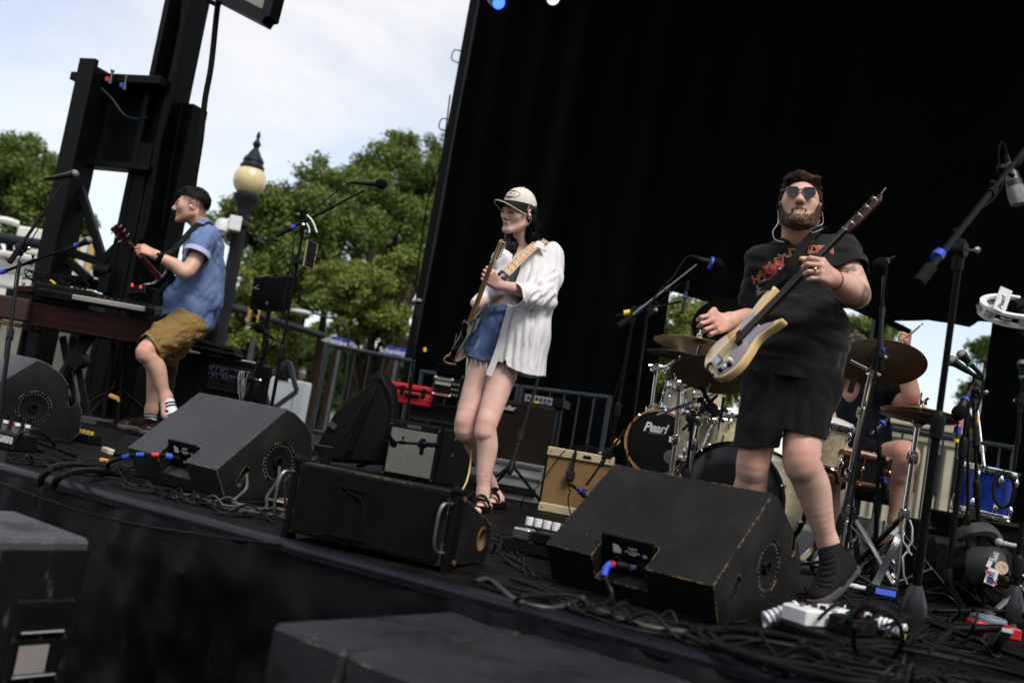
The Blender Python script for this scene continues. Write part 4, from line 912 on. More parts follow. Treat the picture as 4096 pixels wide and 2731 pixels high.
b=MB(M);b.box((w_/2,-.003,a.z-.01),(w_+.01,.016,.02));b.box((w_/2,-.003,a.z-.14),(w_+.01,.012,.02));b.box((.01,-.004,a.z/2),(.025,.016,a.z));part('edge_trim',b,mat('dull edge',(.05,.053,.055),.4,.6),t)
a,c=at(1560,1520,y8-.05),at(1748,1545,y8-.05)
t,M,w_=cabinet('red_case','red plastic equipment case with black latches','equipment case',a,c,.155,.3)
redp=mat('red plastic',(.42,.012,.022),.42,0,.12,9,bump=.2,bs=120)
b=MB(M);b.prism([(0.03,0),(w_-.03,0),(w_,.10),(0.0,.10)],Matrix(((1,0,0,0),(0,0,1,0),(0,1,0,0),(0,0,0,1))),.3,.012,2);part('lower_shell',b,redp,t)
b=MB(M);b.box((w_/2,.15,.128),(w_+.02,.32,.05),None,.016);part('lid',b,redp,t)
for x in(.3,.75):
 b=MB(M);b.box((w_*x,-.012,.098),(.03,.02,.07),None,.005);part('latch',b,rubber,t)
b=MB(M);b.box((w_*.52,-.018,.07),(.12,.02,.025),None,.008);part('handle',b,rubber,t)
a,c=at(1745,1503,y8-.1),at(1850,1520,y8-.1)
t,M,w_=cabinet('rack_unit','chrome cornered rack unit beside the red case','rack unit',a,c,.15,.25)
b=MB(M);b.box((w_/2,.125,.075),(w_,.25,.15),None,.005);part('body',b,mat('case black',(.009,.0095,.0105)),t)
for z,m_ in((.135,nickel),(.10,mat('tan strip',(.35,.30,.24),.5)),(.015,mat('rose strip',(.3,.1,.11),.5))):
 b=MB(M);b.box((w_*.3,-.006,z),(w_*.6,.012,.024 if z>.05 else.018),None,.002);part('strip',b,m_,t)
for x in(0,w_*.62):
 for z in(.012,.138):
  b=MB(M);b.ball((x,0,z),.016,10);part('corner_cap',b,nickel,t)
b=MB(M)
for k in range(9):b.cyl((w_*(.68+.1*(k%3)),.0,.03+.04*(k//3)),(w_*(.68+.1*(k%3)),-.014,.03+.04*(k//3)),.008,n=8)
part('dials',b,nickel,t,kind='stuff')
tl_=at(1790,1470,y8+.2);b=MB();b.box(tl_+V((.02,0,-.02)),(.16,.18,.1),Matrix.Rotation(YAW,3,'Z'),.02);solo('small_bag',b,mat('black nylon',(.008,.0085,.01)),'small black pouch on top of the chrome cornered unit','pouch')
yg=7.2
t=thing('gig_bag','black padded guitar bag slumped against the guard rail','gig bag',V((at(1420,1850,yg).x,yg,0)))
out_=[(1253,1840),(1575,1860),(1585,1760),(1600,1640),(1592,1560),(1552,1500),(1515,1490),(1492,1515),(1485,1545),(1400,1600),(1345,1660),(1300,1740)]
Mg=frame(at(1400,1850,yg+.1),(0,-1,0),(1,0,0));pts=[(Mg.inverted()@at(u,v,yg+.1)).xy for u,v in out_]
bagm=mat('black bag cloth',(.007,.0075,.009),.7,0,.25,6,bump=.5,bs=18)
b=MB();b.prism(pts,Mg,.16,.05,3);part('body',b,bagm,t)
b=MB();b.tube(spline([at(1520,1500,yg-.075),at(1570,1600,yg-.085),at(1560,1700,yg-.085),at(1545,1840,yg-.085)],6),.006,6);b.tube(spline([at(1500,1530,yg-.07),at(1440,1640,yg-.085),at(1380,1740,yg-.085)],6),.005,6);part('piping',b,mat('grey piping',(.03,.033,.04),.5),t)
b=MB();b.tube(spline([at(1500,1545,yg-.09),at(1480,1600,yg-.11),at(1440,1700,yg-.1),at(1400,1800,yg-.09)],6),.02,8);part('shoulder_strap',b,bagm,t)
b=MB();b.box(at(1330,1700,yg-.08),(.06,.01,.04),Matrix.Rotation(.5,3,'Y'));part('label_patch',b,mat('grey print',(.06,.065,.07),.6),t)
yr=7.35;a,c=at(718,1400,yr),at(1003,1462,yr-.1)
t,M,w_=cabinet('patch_rack','black rack case full of patch cables right of the man in shorts','rack case',a,c,a.z,.4);h_=a.z
b=MB(M);b.box((w_/2,.21,h_/2),(w_,.4,h_),None,.012);part('case',b,mat('case black',(.009,.0095,.0105)),t)
q0=local(M,845,1452,1,0);q1=local(M,994,1580,1,0);pw=q1.x-q0.x;pz=q0.z
b=MB(M);b.box(((q0.x+q1.x)/2,0,pz-.09),(pw,.02,.19),None,.006);part('patch_panel',b,mat('panel grey',(.02,.021,.023),.4),t)
g=random.Random(8);b=MB(M)
for r_ in range(2):
 for k in range(12):
  x=q0.x+pw*(k+.5)/12;z=pz-.02-r_*.05;b.cyl((x,-.01,z),(x,-.03,z),.007,n=8)
part('jacks',b,nickel,t,kind='stuff')
for nm,m_,n_ in(('patch_leads',mat('blue lead',(.02,.03,.13),.5),11),('patch_leads',mat('red lead',(.12,.012,.02),.5),5),('patch_leads',mat('pale lead',(.32,.34,.33),.5),9)):
 b=MB(M)
 for k in range(n_):
  pale=n_==9;x=q0.x+pw*(g.random()*.8 if not pale else.78+.2*g.random());z=pz-.02-.05*g.randint(0,1)
  e=V((x+g.uniform(-.02,.05),-.03,z-(.06 if not pale else.19)*g.uniform(.6,1)))
  b.tube(spline([(x,-.03,z),(x+g.uniform(-.01,.03),-.06,z-.03),e],5),.0025,5)
 part(nm,b,m_,t,kind='stuff')
for k in range(3):
 b=MB(M);b.box(((q0.x+q1.x)/2-.03,-.004,pz-.115-.03*k),(pw*.8,.02,.024),None,.003);part('rack_module',b,mat('module',(.03,.031,.034),.35),t)
b=MB();p=at(838,1400,yr-.15)
t=thing('bag','folded black bag lying on top of the patch rack','bag',p)
b.box(p+V((0,.2,.0)),(.34,.3,.05),Matrix.Rotation(R(2),3,'Y'),.024);b.box(p+V((-.01,.2,.04)),(.32,.28,.045),Matrix.Rotation(R(5),3,'Y'),.02);part('body',b,bagm,t)
yk=7.0
t=thing('organ','dark red wooden keyboard case on a folding cross stand','keyboard',V((at(300,1700,yk).x,yk,0)),None)
wood=mat('dark red wood',(.050,.010,.009),.5,0,.35,3,stretch=(1,3,14),col2=(.018,.005,.005),c2=(.45,.65),c2s=4,bump=.15,bs=60,wear=((.25,.15,.08),.05))
a,c=at(134,1203,yk),at(640,1300,yk);hh=a.z-at(116,1301,yk).z
ex=V((c.x-a.x,0,0));M=Matrix(((1,0,0,a.x),(0,1,0,yk),(0,0,1,a.z-hh),(0,0,0,1)));w_=c.x-a.x
b=MB(M);b.box((w_/2,.2,hh/2),(w_,.4,hh),None,.008);part('case',b,wood,t)
b=MB(M);b.box((-.16,.06,hh/2+.01),(.3,.28,hh*.9),Matrix.Rotation(.1,3,'Z'),.01);part('left_panel',b,mat('brown wood',(.06,.022,.018),.5,0,.3,4),t)
b=MB(M);b.box((-.16,.02,-.012),(.26,.3,.025));part('base_rail',b,mat('gold rail',(.12,.07,.02),.5),t)
t=thing('keyboard_stand','black folding cross stand under the wooden keyboard','keyboard stand',V((at(280,1700,yk).x,yk,0)))
for(p,q)in(((345,1340),(185,1590)),((290,1350),(345,1720)),((372,1345),(140,1690)),((250,1345),(300,1720))):
 b=MB();P_,Q_=at(*p,yk+.15),at(*q,yk+.15-.1*(p[0]>300));Q_.z=max(Q_.z,.02);b.beam(P_,Q_,.045,.03,(0,1,0),.004);part('leg',b,satin_black,t)
b=MB();p=at(312,1440,yk+.08);b.cyl(p-V((0,.06,0)),p+V((0,.06,0)),.06,n=20);b.box(p+V((.03,-.05,-.03)),(.03,.03,.1),Matrix.Rotation(.4,3,'Y'));part('pivot',b,satin_black,t)
b=MB();b.beam(V((at(150,1600,yk).x,yk,.015)),V((at(560,1600,yk).x,yk,.015)),.04,.04);b.beam(V((at(150,1600,yk).x,yk+.4,.015)),V((at(560,1600,yk).x,yk+.4,.015)),.04,.04);part('foot_bar',b,satin_black,t)
t=thing('synthesizer','black synthesizer with a silver front edge on the upper keyboard tier','synthesizer',at(440,1200,yk))
a,c=at(300,1158,yk-.05),at(588,1222,yk-.05);M=frame((a+c)/2+V((0,.16,.0)),(0,-.12,1),(c-a));L_=(c-a).length
b=MB(M);b.box((-.1,0,-.03),(L_+.32,.34,.06),None,.008);part('body',b,satin_black,t)
b=MB(M);b.box((0,-.18,-.02),(L_,.015,.035),None,.004);part('front_strip',b,mat('silver strip',(.45,.43,.40),.4,.5),t)
g=random.Random(3)
for k in range(22):
 b=MB(M);x=-L_/2+L_*(k%11+.5)/11;y=-.08+.11*(k//11);b.cyl((x,y,0),(x,y,.022),.008,n=8);part('knob',b,rubber,t)
t=thing('mixer_case','black mixer under a tangle of cables on the wooden keyboard','mixer',at(230,1190,yk));p=at(245,1172,yk+.05)
b=MB();b.box(p+V((.02,.1,-.02)),(.42,.3,.14),Matrix.Rotation(0,3,'Z'),.01);part('body',b,satin_black,t)
b=MB()
for k in range(9):b.cyl(p+V((-.15+.04*k,-.02,.05)),p+V((-.15+.04*k,-.02,.075)),.009,n=8)
part('dials',b,rubber,t,kind='stuff')
b=MB()
for k in range(9):
 c0=p+V((g.uniform(-.22,.1),g.uniform(-.05,.1),.05));r_=g.uniform(.05,.1);pts=[]
 for i in range(9):
  a_=i*.9+k;pts.append(c0+V((math.cos(a_)*r_*1.5,math.sin(a_)*r_*.6,.04+.035*math.sin(a_*1.3+k))))
 b.tube(spline(pts,4),.004,5)
solo('cable_tangle',b,rubber,'tangle of thin black cables heaped on the mixer','cables',None,'stuff')
b=MB();b.beam(at(203,1120,yk-.1),at(222,1135,yk-.1),.02,.01);solo('cable_tie',b,yellow_tape,'yellow tie round the cables on the mixer','cable tie')
p=at(105,1160,yk);t=thing('effects_pedal','small red effects pedal at the left end of the keyboard','effects pedal',p);b=MB();b.box(p,(.12,.1,.05),Matrix.Rotation(-.15,3,'Y'),.008);part('box',b,mat('dull red enamel',(.05,.012,.012),.5),t)
b=MB();b.cyl(p+V((-.03,0,.02)),p+V((-.03,0,.05)),.012,n=10);b.cyl(p+V((.03,0,.02)),p+V((.03,0,.045)),.012,n=10);part('knobs',b,nickel,t)
p=at(55,1196,yk);b=MB();b.ball(p,.02,10);solo('white_knob',b,white_plastic,'white knob on the keyboard at far left','knob')
t=thing('upper_stand','upright steel legs of the keyboard behind the straight stand','stand',V((at(90,1600,yk+.2).x,yk+.2,0)))
for u0,v0,u1,v1 in((102,1320,82,1460),(40,1310,20,1480),(455,1370,410,1690),(500,1390,470,1690)):
 b=MB();P_=at(u0,v0,yk+.25);Q_=at(u1,v1,yk+.25);d=(Q_-P_);Q_=P_+d*(P_.z/-d.z);b.tube([P_,Q_],.02,8);part('leg',b,mat('maroon steel',(.03,.012,.012),.5)if u0>400 else steel,t)
def floor_box(u,v,s,label,m,z=None,rotz=-.5,name='stage_box',cat='stage box',knobs=0,km=None):
 p=gz(u,v);t=thing(name,label,cat,p);Mx=place(p,rotz);b=MB(Mx);b.box((0,0,s[2]/2),s,None,.006);part('box',b,m,t)
 for k in range(knobs):
  b=MB(Mx);x=-s[0]/2+s[0]*(k+.5)/knobs;b.cyl((x,-s[1]*.2,s[2]),(x,-s[1]*.2,s[2]+.02),min(.011,s[0]/knobs*.36),n=10);part('knob',b,km or nickel,t)
 return Mx,t
Mx,t=floor_box(42,1795,(.19,.12,.075),'black stage box with white labels and plugs at the left edge',satin_black)
b=MB(Mx);b.box((0,-.062,.045),(.17,.004,.03));part('label_strip',b,mat('white print strip',(.45,.48,.48),.6,col2=(.1,.1,.1),c2=(.55,.6),c2s=60),t)
for k,m_ in enumerate((white_plastic,mat('magenta band',(.35,.02,.16),.5),white_plastic,white_plastic)):
 b=MB(Mx);x=-.07+.042*k;y=.02*(k%2);b.cyl((x,y,.07),(x,y,.1),.014,n=12);part('socket',b,nickel,t);b=MB(Mx);b.cyl((x,y,.1),(x+.004,y,.15),.011,n=12);part('plug',b,satin_black,t);b=MB(Mx);b.cyl((x,y,.105),(x,y,.12),.0125,n=12);part('plug_band',b,m_,t)
floor_box(345,1772,(.13,.09,.05),'small black pedal with coloured knobs among the cables',mat('dark green enamel',(.012,.02,.018),.4),knobs=4,km=mat('amber knob',(.4,.3,.05),.4))
floor_box(430,1815,(.12,.035,.03),'cream adaptor lying among the cables left of the wedge monitor',mat('cream plastic',(.45,.40,.28),.5),rotz=-.9,name='adaptor',cat='adaptor')
floor_box(415,1850,(.05,.02,.02),'orange cable tie lying beside the wedge monitor',mat('orange tie',(.5,.25,.05),.5),rotz=-.3,name='cable_tie',cat='cable tie')
floor_box(385,1700,(.2,.09,.05),'grey volume pedal under the keyboard',mat('grey pedal',(.06,.062,.065),.5),rotz=.1,name='foot_pedal',cat='foot pedal')
floor_box(400,1640,(.2,.04,.025),'long grey pedal behind the straight stand',mat('grey pedal',(.06,.062,.065)),rotz=.1,name='foot_pedal',cat='foot pedal')
p=gz(495,1830);t=thing('floor_plate','dark plate leaning against the left end of the wedge monitor','plate',p);b=MB();b.box(p+V((0,.02,.055)),(.12,.02,.12),Matrix.Rotation(-.4,3,'Z')@Matrix.Rotation(-.5,3,'X'),.006);part('plate',b,satin_black,t)
p=gz(1150,2030)+V((0,.02,0));t=thing('wooden_block','brown wooden block and plugs between the wedge monitor and the low speaker','block',p);b=MB();b.box(p+V((-.02,.03,.015)),(.2,.05,.03),Matrix.Rotation(-.4,3,'Z'),.004);part('block',b,mat('raw brown wood',(.22,.12,.05),.7,0,.3,8,stretch=(1,1,4)),t)
b=MB();b.tube([p+V((-.08,-.03,.02)),p+V((0,-.05,.02))],.011,8);part('plug',b,nickel,t);b=MB();b.tube([p+V((-.1,-.025,.02)),p+V((-.085,-.028,.02))],.0125,8);part('tape_band',b,yellow_tape,t)
p=at(1283,1855,4.6);t=thing('drink_cup','black tumbler standing behind the wedge monitor','cup',V((p.x,4.6,0)));b=MB();zc=at(1283,1790,4.6).z;b.lathe([(.035,0),(.04,zc*.4),(.045,zc),(.047,zc+.01),(.04,zc+.012)],(p.x,4.6,0),n=18);part('cup',b,satin_black,t);b=MB();b.lathe([(.044,zc*.6),(.0465,zc*.6+.01),(.0455,zc*.6+.02)],(p.x,4.6,0),n=18);part('ring',b,mat('dull edge',(.05,.053,.055)),t)
pearl_m=mat('cream pearl shell',(.50,.41,.26),.3,0,.1,6,col2=(.68,.62,.46),c2=(.5,.62),c2s=38,coat=.4)
head_dark=mat('clear brown drum head',(.10,.055,.03),.35,0,.15,6)
head_white=mat('coated drum head',(.6,.58,.53),.6,0,.05,6)
head_black=mat('black drum head',(.008,.008,.009),.3,0,.1,6)
copper=mat('copper plate',(.62,.30,.22),.25,1.0,.1,30)
def drum(label,c,ax,r,d,shell,hoop,top=head_white,bot=head_dark,lugs=8,hw=.016,cat='drum',claws=False,hoopw=.008,phase=0.0):
 """c: centre of the bottom/front head, ax: towards the other head"""
 c=V(c);ax=V(ax).normalized();t=thing('drum',label,cat,c,'drums of the kit')
 b=MB();b.lathe([(r-.006,.004),(r,.006),(r,d-.006),(r-.006,d-.004)],c,ax,36);part('shell',b,shell,t)
 for h,m_ in((-.004,bot),(d+.004,top)):
  b=MB();b.lathe([(.0001,h),(r*.6,h),(r*.97,h),(r*1.0,h+(.006 if h<0 else-.006))],c,ax,36);part('drum_head',b,m_,t)
 for h in(-.012,d+.012-hw*2):
  b=MB();b.lathe([(r+.002,h),(r+.002+hoopw,h-.001),(r+.004+hoopw,h+.004),(r+.003+hoopw,h+hw*2-.004),(r+.002+hoopw,h+hw*2),(r+.002,h+hw*2),(r+.002,h)],c,ax,36);part('hoop',b,hoop,t)
 x=ax.orthogonal().normalized();y=ax.cross(x)
 for k in range(lugs):
  a=2*math.pi*k/lugs+phase;o=x*math.cos(a)+y*math.sin(a);b=MB()
  if claws or d>.22:
   for h in(.045,d-.045):
    if h>.05:part('lug',b,copper if hoop is copper else chrome,t);b=MB()
    b.ball(c+ax*h+o*(r+.006),(.014,.014,.03),10,frame((0,0,0),ax,o).to_3x3());b.tube([c+ax*h+o*(r+.012),c+ax*(-.008 if h<d/2 else d+.008)+o*(r+.012)],.003,6)
  else:
   b.tube([c+o*(r+.012)-ax*.006,c+o*(r+.012)+ax*(d+.006)],.0035,6);b.ball(c+o*(r+.009)+ax*d/2,(.011,.011,.022),10,frame((0,0,0),ax,o).to_3x3())
  for h in(-.008,d+.008):b.box(c+ax*h+o*(r+.012),(.016,.014,.014),frame((0,0,0),ax,o).to_3x3(),.003)
  part('lug',b,copper if hoop is copper else chrome,t)
 return t
def cymbal(label,c,nrm,r,m=None,bell=.22,nut=True,grp='cymbals'):
 c=V(c);t=thing('cymbal',label,'cymbal',c,grp);pr=[]
 for k in range(15):
  q=k/14;z=.028*r/.2*(1-q**1.6)
  if q<bell:z+=.018*math.cos(q/bell*math.pi/2)
  pr.append((r*q,z))
 b=MB();b.lathe(pr+[(r*(1-k/14),pr[14-k][1]-.0015)for k in range(15)],c,nrm,44);part('bronze',b,m or bronze,t)
 if nut:
  b=MB();n_=V(nrm).normalized();b.lathe([(.012,.04),(.014,.045),(.014,.06),(.006,.062),(.005,.085)],c,n_,12);b.box(c+n_*.075,(.035,.008,.014),frame((0,0,0),n_,(1,0,0)).to_3x3());part('wing_nut',b,chrome,t)
 return t
bronze=mat('bronze cymbal',(.42,.25,.10),.34,.85,.2,9,col2=(.16,.085,.03),c2=(.5,.7),c2s=7,bump=.12,bs=90)
bronze_d=mat('dark bronze cymbal',(.13,.08,.035),.45,.7,.25,7,col2=(.07,.04,.015),c2=(.5,.7),c2s=6,bump=.12,bs=90)
def hw_stand(label,pts,r=.013,base=None,legs=True,locks=(),yaw=.4,legr=.32,spread=.3,grp='chrome drum stands',boom=None):
 """chrome stand: pts from the top to the floor"""
 P=[V(p)for p in pts];t=thing('cymbal_stand',label,'cymbal stand',V((P[-1].x,P[-1].y,0)),grp)
 n=len(P)-1
 for i in range(n):
  b=MB();b.tube([P[i],P[i+1]],r*(.72+.28*i/max(1,n-1)),12);part('tube',b,chrome,t)
 for i in range(1,n):
  d=(P[i+1]-P[i]).normalized();b=MB();b.lathe([(r*1.2,-.03),(r*1.7,-.025),(r*1.7,.02),(r*1.2,.03)],P[i],d,14);q=d.orthogonal().normalized();b.cyl(P[i]+q*r,P[i]+q*(r+.03),.006,n=8);b.box(P[i]+q*(r+.035),(.03,.01,.012),frame((0,0,0),q,d).to_3x3());part('memory_lock',b,chrome,t)
 if boom:
  b=MB();b.tube(boom,r*.6,10);part('boom_arm',b,chrome,t);b=MB();d=(V(boom[-1])-V(boom[0])).normalized();s_=d.cross(V((0,0,1))).normalized();b.cyl(P[0]-s_*.025,P[0]+s_*.025,.024,n=18);b.cyl(P[0]-s_*.04,P[0]+s_*.04,.009,n=10);part('tilter',b,chrome,t)
 if legs:
  c=P[-1];ax=(P[-2]-P[-1]).normalized();up=c+ax*.30
  for k in range(3):
   a=yaw+2*math.pi*k/3;d=V((math.cos(a),math.sin(a),0));e=V((c.x,c.y,0))+d*legr;e.z=.014;s_=V((-d.y,d.x,0))*.008
   b=MB();b.beam(up+s_,e+s_,.02,.004,(0,0,1));b.beam(up-s_,e-s_,.02,.004,(0,0,1));b.beam(c+ax*.06,lerp(up,e,.5),.014,.006,(0,0,1));part('leg',b,chrome,t)
   b=MB();b.ball(e,(.018,.018,.014),10);part('rubber_foot',b,rubber,t)
 return t
yp=6.0;c=at(2626,1770,yp);ax=V((.42,.9,.02)).normalized()
maple=mat('honey wood hoop',(.36,.17,.07),.35,0,.2,6)
tp_=drum('black fronted bass drum with white lettering and honey wood hoops',c,ax,.185,.36,pearl_m,maple,head_black,head_black,8,.018,'bass drum',True,.012)
Q=frame(c+ax*-.006,-ax,(.94,-.40,0));wht=mat('white logo',(.72,.73,.74),.5)
text('Pearl',Q@Matrix.Translation((-.02,.085,.001)),.078,wht,tp_,shear=.28,bold=.0022,space=.92)
b=MB(Q);b.beam((-.06,.052,.001),(.035,.052,.001),.007,.001,(0,1,0));part('logo_underline',b,wht,tp_)
b=MB(Q);b.lathe([(.04,.0),(.042,.004),(.034,.005)],(.10,-.07,.0),(0,0,1),24);b.lathe([(.0001,.001),(.036,.001)],(.10,-.07,.0),(0,0,1),24);part('port',b,mat('port grey',(.16,.18,.19),.4),tp_)
for u,v in((2540,1850),(2700,1870)):
 b=MB();p=at(u,v,yp+.05);b.tube([p,V((p.x-.02,p.y-.02,.01))],.009,8);part('spur',b,chrome,tp_)
ck=at(2915,1990,5.15);axk=V((.56,.83,.0)).normalized();ck.z=max(ck.z,.29)
tk_=drum('cream pearl bass drum with a black front, partly hidden by the bass player\'s leg',ck,axk,.272,.42,pearl_m,mat('black hoop',(.015,.015,.016),.35),head_white,head_black,10,.02,'bass drum',True,.014,.3)
drum('rack tom tilted so that its brown lower head shows',at(2815,1632,5.7),V((-.12,-.15,1)),.098,.17,pearl_m,chrome,head_white,head_dark,6)
drum('small cream tom behind the chrome clamps, farthest left',at(2700,1640,6.3),V((.1,-.2,1)),.09,.15,mat('grey pearl shell',(.35,.34,.30),.3,0,.1,6,coat=.4),chrome,head_white,head_dark,6)
drum('cream floor tom standing behind the chrome stand tubes',at(2790,1845,5.95),V((0,0,1)),.14,.28,pearl_m,chrome,head_white,head_dark,8)
drum('narrow cream tom just left of the bass player\'s shorts',at(2905,1838,5.7),V((.05,-.02,1)),.11,.25,pearl_m,chrome,head_white,head_dark,6,phase=.4)
drum('cream tom behind the right leg of the black shorts',at(3265,1845,5.5),V((.12,-.25,1)),.125,.24,pearl_m,chrome,head_white,head_dark,6,phase=.5)
blk_shell=mat('black snare shell',(.012,.012,.013),.3,0,.1,8,coat=.3)
tsn=drum('black snare drum with copper hoops and lugs',at(3415,1918,5.55),V((.03,-.10,1)),.165,.15,blk_shell,copper,head_white,head_dark,10,.012,'snare drum')
p=at(3365,1805,5.37);b=MB();b.box(p,(.03,.006,.03),None,.004);part('badge',b,copper,tsn)
b=MB();b.beam(at(3345,1880,5.37),at(3358,1935,5.38),.03,.02);part('strainer',b,copper,tsn)
hw_stand('low chrome snare stand under the copper trimmed drum',[at(3415,1935,5.55),at(3405,2060,5.55),V((at(3405,2060,5.55).x,5.55,.06))],yaw=.9,legr=.25)
cymbal('bright bronze cymbal with a chrome nut under the bass player\'s hand',at(2790,1384,5.0),V((.03,.07,1)).normalized()+V((-.0,0,0)),.225)
cymbal('dark bronze cymbal seen edge on, lowest at far left of the kit',at(2712,1422,6.2),V((.02,.03,1)),.2,bronze_d)
cymbal('dark bronze cymbal tilted to show its underside, beside the bass body',at(2850,1500,5.0),V((.12,-.02,1))+V((0,.42,0)),.2,bronze_d)
t_b=cymbal('black cymbal behind the bass player\'s picking hand',at(2905,1308,5.5),V((.1,.75,.7)),.19,mat('black cymbal',(.012,.012,.0125),.5),nut=False)
cymbal('large brown cymbal at right hiding the drummer\'s face',at(3515,1452,4.9),V((.08,.45,1)),.225,bronze_d)
for dz,nm in((0,'upper hi-hat cymbal'),(-.022,'lower hi-hat cymbal')):
 cymbal(nm+' on the chrome pedal stand in front of the drummer',at(3678,1652,4.75)+V((0,0,dz)),V((.02,.06,1))*(1 if dz==0 else-1),.18,bronze if dz==0 else bronze_d,nut=False)
yh=5.0
f=lambda u,v,y:V((at(u,v,y).x,y,0))
hw_stand('chrome boom stand reaching from the floor up to the right cymbal',[at(3486,1480,4.85),at(3450,1650,4.9),at(3400,1900,4.95),at(3388,2040,5.0),f(3360,2230,5.0)],r=.017,yaw=-.5,legr=.36,boom=[at(3400,1440,4.85),at(3520,1500,4.85)])
b=MB();b.beam(at(3420,1500,4.8),at(3400,1570,4.8),.03,.02);solo('boom_wing_bolt',b,rubber,'black lever on the right cymbal stand','lever')
th=hw_stand('chrome hi-hat stand with bright folded legs',[at(3684,1600,4.75),at(3672,1685,4.75),at(3650,1830,4.75),at(3615,2060,4.75),f(3598,2230,4.75)],r=.015,yaw=-.2,legr=.3)
b=MB();b.tube([at(3686,1570,4.75),at(3680,1655,4.75)],.005,8);b.cyl(at(3682,1625,4.75),at(3680,1645,4.75),.018,n=12);b.tube([at(3684,1605,4.75),at(3700,1606,4.74)],.006,8);b.beam(at(3700,1604,4.74),at(3713,1592,4.74),.014,.01);b.beam(at(3702,1606,4.74),at(3702,1620,4.74),.014,.01);part('clutch',b,chrome,th)
for pts in([(3618,2075),(3610,2110),(3611,2165),(3628,2185),(3629,2205),(3612,2225),(3614,2300),(3629,2335)],[(3638,2078),(3648,2110),(3649,2165),(3634,2185),(3634,2205),(3647,2218)]):
 b=MB();b.tube([at(u,v,4.62)for u,v in pts],.005,7);part('pedal_frame',b,mat('bright rod',(.8,.8,.82),.25,.8),th)
hw_stand('left chrome tube stand in front of the lettered bass drum',[at(2740,1470,5.4),at(2719,1545,5.4),at(2703,1760,5.4),f(2660,2080,5.4)],r=.014,legs=True,boom=[at(2700,1530,5.4),at(2790,1530,5.4)],yaw=.1)
hw_stand('right chrome tube stand in front of the cream floor tom',[at(2810,1590,5.2),at(2795,1680,5.2),at(2775,1780,5.2),f(2735,2080,5.2)],r=.014,boom=[at(2628,1660,5.15),at(2910,1560,5.2)],yaw=.8)
hw_stand('far chrome tube stand at the left end of the drum kit',[at(2700,1440,6.1),at(2655,1470,6.1),at(2625,1480,6.1),at(2605,1640,6.1),f(2570,1990,6.1)],r=.012,legs=False)
b=MB();
for u,v,y in((2740,1530,5.38),(2770,1520,5.38),(2725,1500,5.38),(2755,1545,5.4),(2620,1465,6.05),(2800,1600,5.15),(2830,1640,5.3),(2880,1680,5.4),(2895,1640,5.4)):
 p=at(u,v,y);b.box(p,(.05,.03,.03),Matrix.Rotation(rng.uniform(-.6,.6),3,'Y'),.006);b.cyl(p-V((.04,0,0)),p+V((.04,.01,.01)),.007,n=8)
solo('clamps',b,chrome,'cluster of chrome clamps and wing bolts at the left of the drum kit','clamps',None,'stuff')
for(u0,v0,u1,v1,y)in((2800,1380,2770,1490,5.1),(2850,1500,2800,1640,5.1),(2895,1590,2870,1760,5.3),(2720,1420,2690,1560,6.2)):
 b=MB();b.tube([at(u0,v0,y),at(u1,v1,y+.1)],.008,8);solo('cymbal_rod',b,chrome,{2800:'rod holding up the bright bronze cymbal',2850:'rod under the tilted brown cymbal',2895:'short rod beside the rack tom',2720:'rod under the edge on dark cymbal'}[u0],'rod','chrome rods of the drum kit')
for pts,lab in(([(2850,1700),(2800,1800),(2770,1890)],'slanting chrome leg of the floor tom, left'),([(2895,1740),(2870,1830),(2850,1900)],'slanting chrome leg of the floor tom, right')):
 b=MB();b.tube([at(u,v,5.3)for u,v in pts],.007,8);solo('floor_tom_rod',b,chrome,lab,'rod')
p=at(3490,2170,5.7);t=thing('bass_pedal','chrome pedal and bright flat bars on the floor under the snare','pedal',V((p.x,5.4,0)))
b=MB();b.beam(at(3424,2082,5.1),at(3572,2334,4.7),.018,.006);b.beam(at(3430,2078,5.1),at(3578,2330,4.7),.012,.006);part('flat_bar',b,mat('bright rod',(.8,.8,.82)),t)
b=MB();b.beam(at(3615,2060,4.9),at(3440,2240,5.2),.025,.012);b.beam(at(3600,2150,4.9),at(3480,2210,5.2),.02,.012);part('strut',b,mat('dark chrome',(.12,.12,.125),.2,.9),t)
b=MB();p=V((at(3300,2230,5.3).x,5.3,.03));b.box(p,(.1,.28,.02),Matrix.Rotation(.5,3,'Z'),.004);b.beam(p+V((-.05,.1,0)),p+V((-.02,.12,.2)),.02,.02);b.beam(p+V((.06,.1,0)),p+V((.06,.12,.2)),.02,.02);part('foot_plate',b,chrome,t)
p=f(3480,2200,6.0);t=thing('drum_stool','round black drum stool under the drummer','stool',p);b=MB();b.lathe([(.14,.40),(.165,.41),(.17,.46),(.15,.49),(.001,.495)],p,n=24);part('seat',b,rubber,t);b=MB();b.tube([p+V((0,0,.1)),p+V((0,0,.42))],.02,10);part('post',b,chrome,t)
for k in range(3):
 a=k*2.09+.3;b=MB();b.tube([p+V((0,0,.2)),p+V((math.cos(a)*.25,math.sin(a)*.25,.01))],.012,8);part('leg',b,chrome,t)
p=f(3470,2110,6.3);b=MB();b.cyl(p,p+V((0,0,.3)),.1,n=20);solo('metal_bucket',b,nickel,'shiny metal cylinder standing on the floor behind the snare','canister')
yo=5.3
stand('overhead boom stand with blue and yellow tape left of the drum kit',gz(2490,2000),at(2588,1262,yo),(at(2477,1302,yo-.1),at(2785,1060,yo+.15)),at(2594,1240,yo),yaw=.7,m=mat('worn stand tube',(.05,.048,.046),.4,.5,.3,30),tapes=[(at(2563,1236,yo),at(2785,1060,yo+.15),blue_tape),(at(2507,1250,yo-.03),at(2560,1240,yo-.03),yellow_tape)],mid=.5)
mt=mic('thick black microphone with a blue band above the drum kit',at(2887,1062,yo+.1),at(2783,1029,yo+.18)-at(2887,1062,yo+.1),'foam',L=.12)
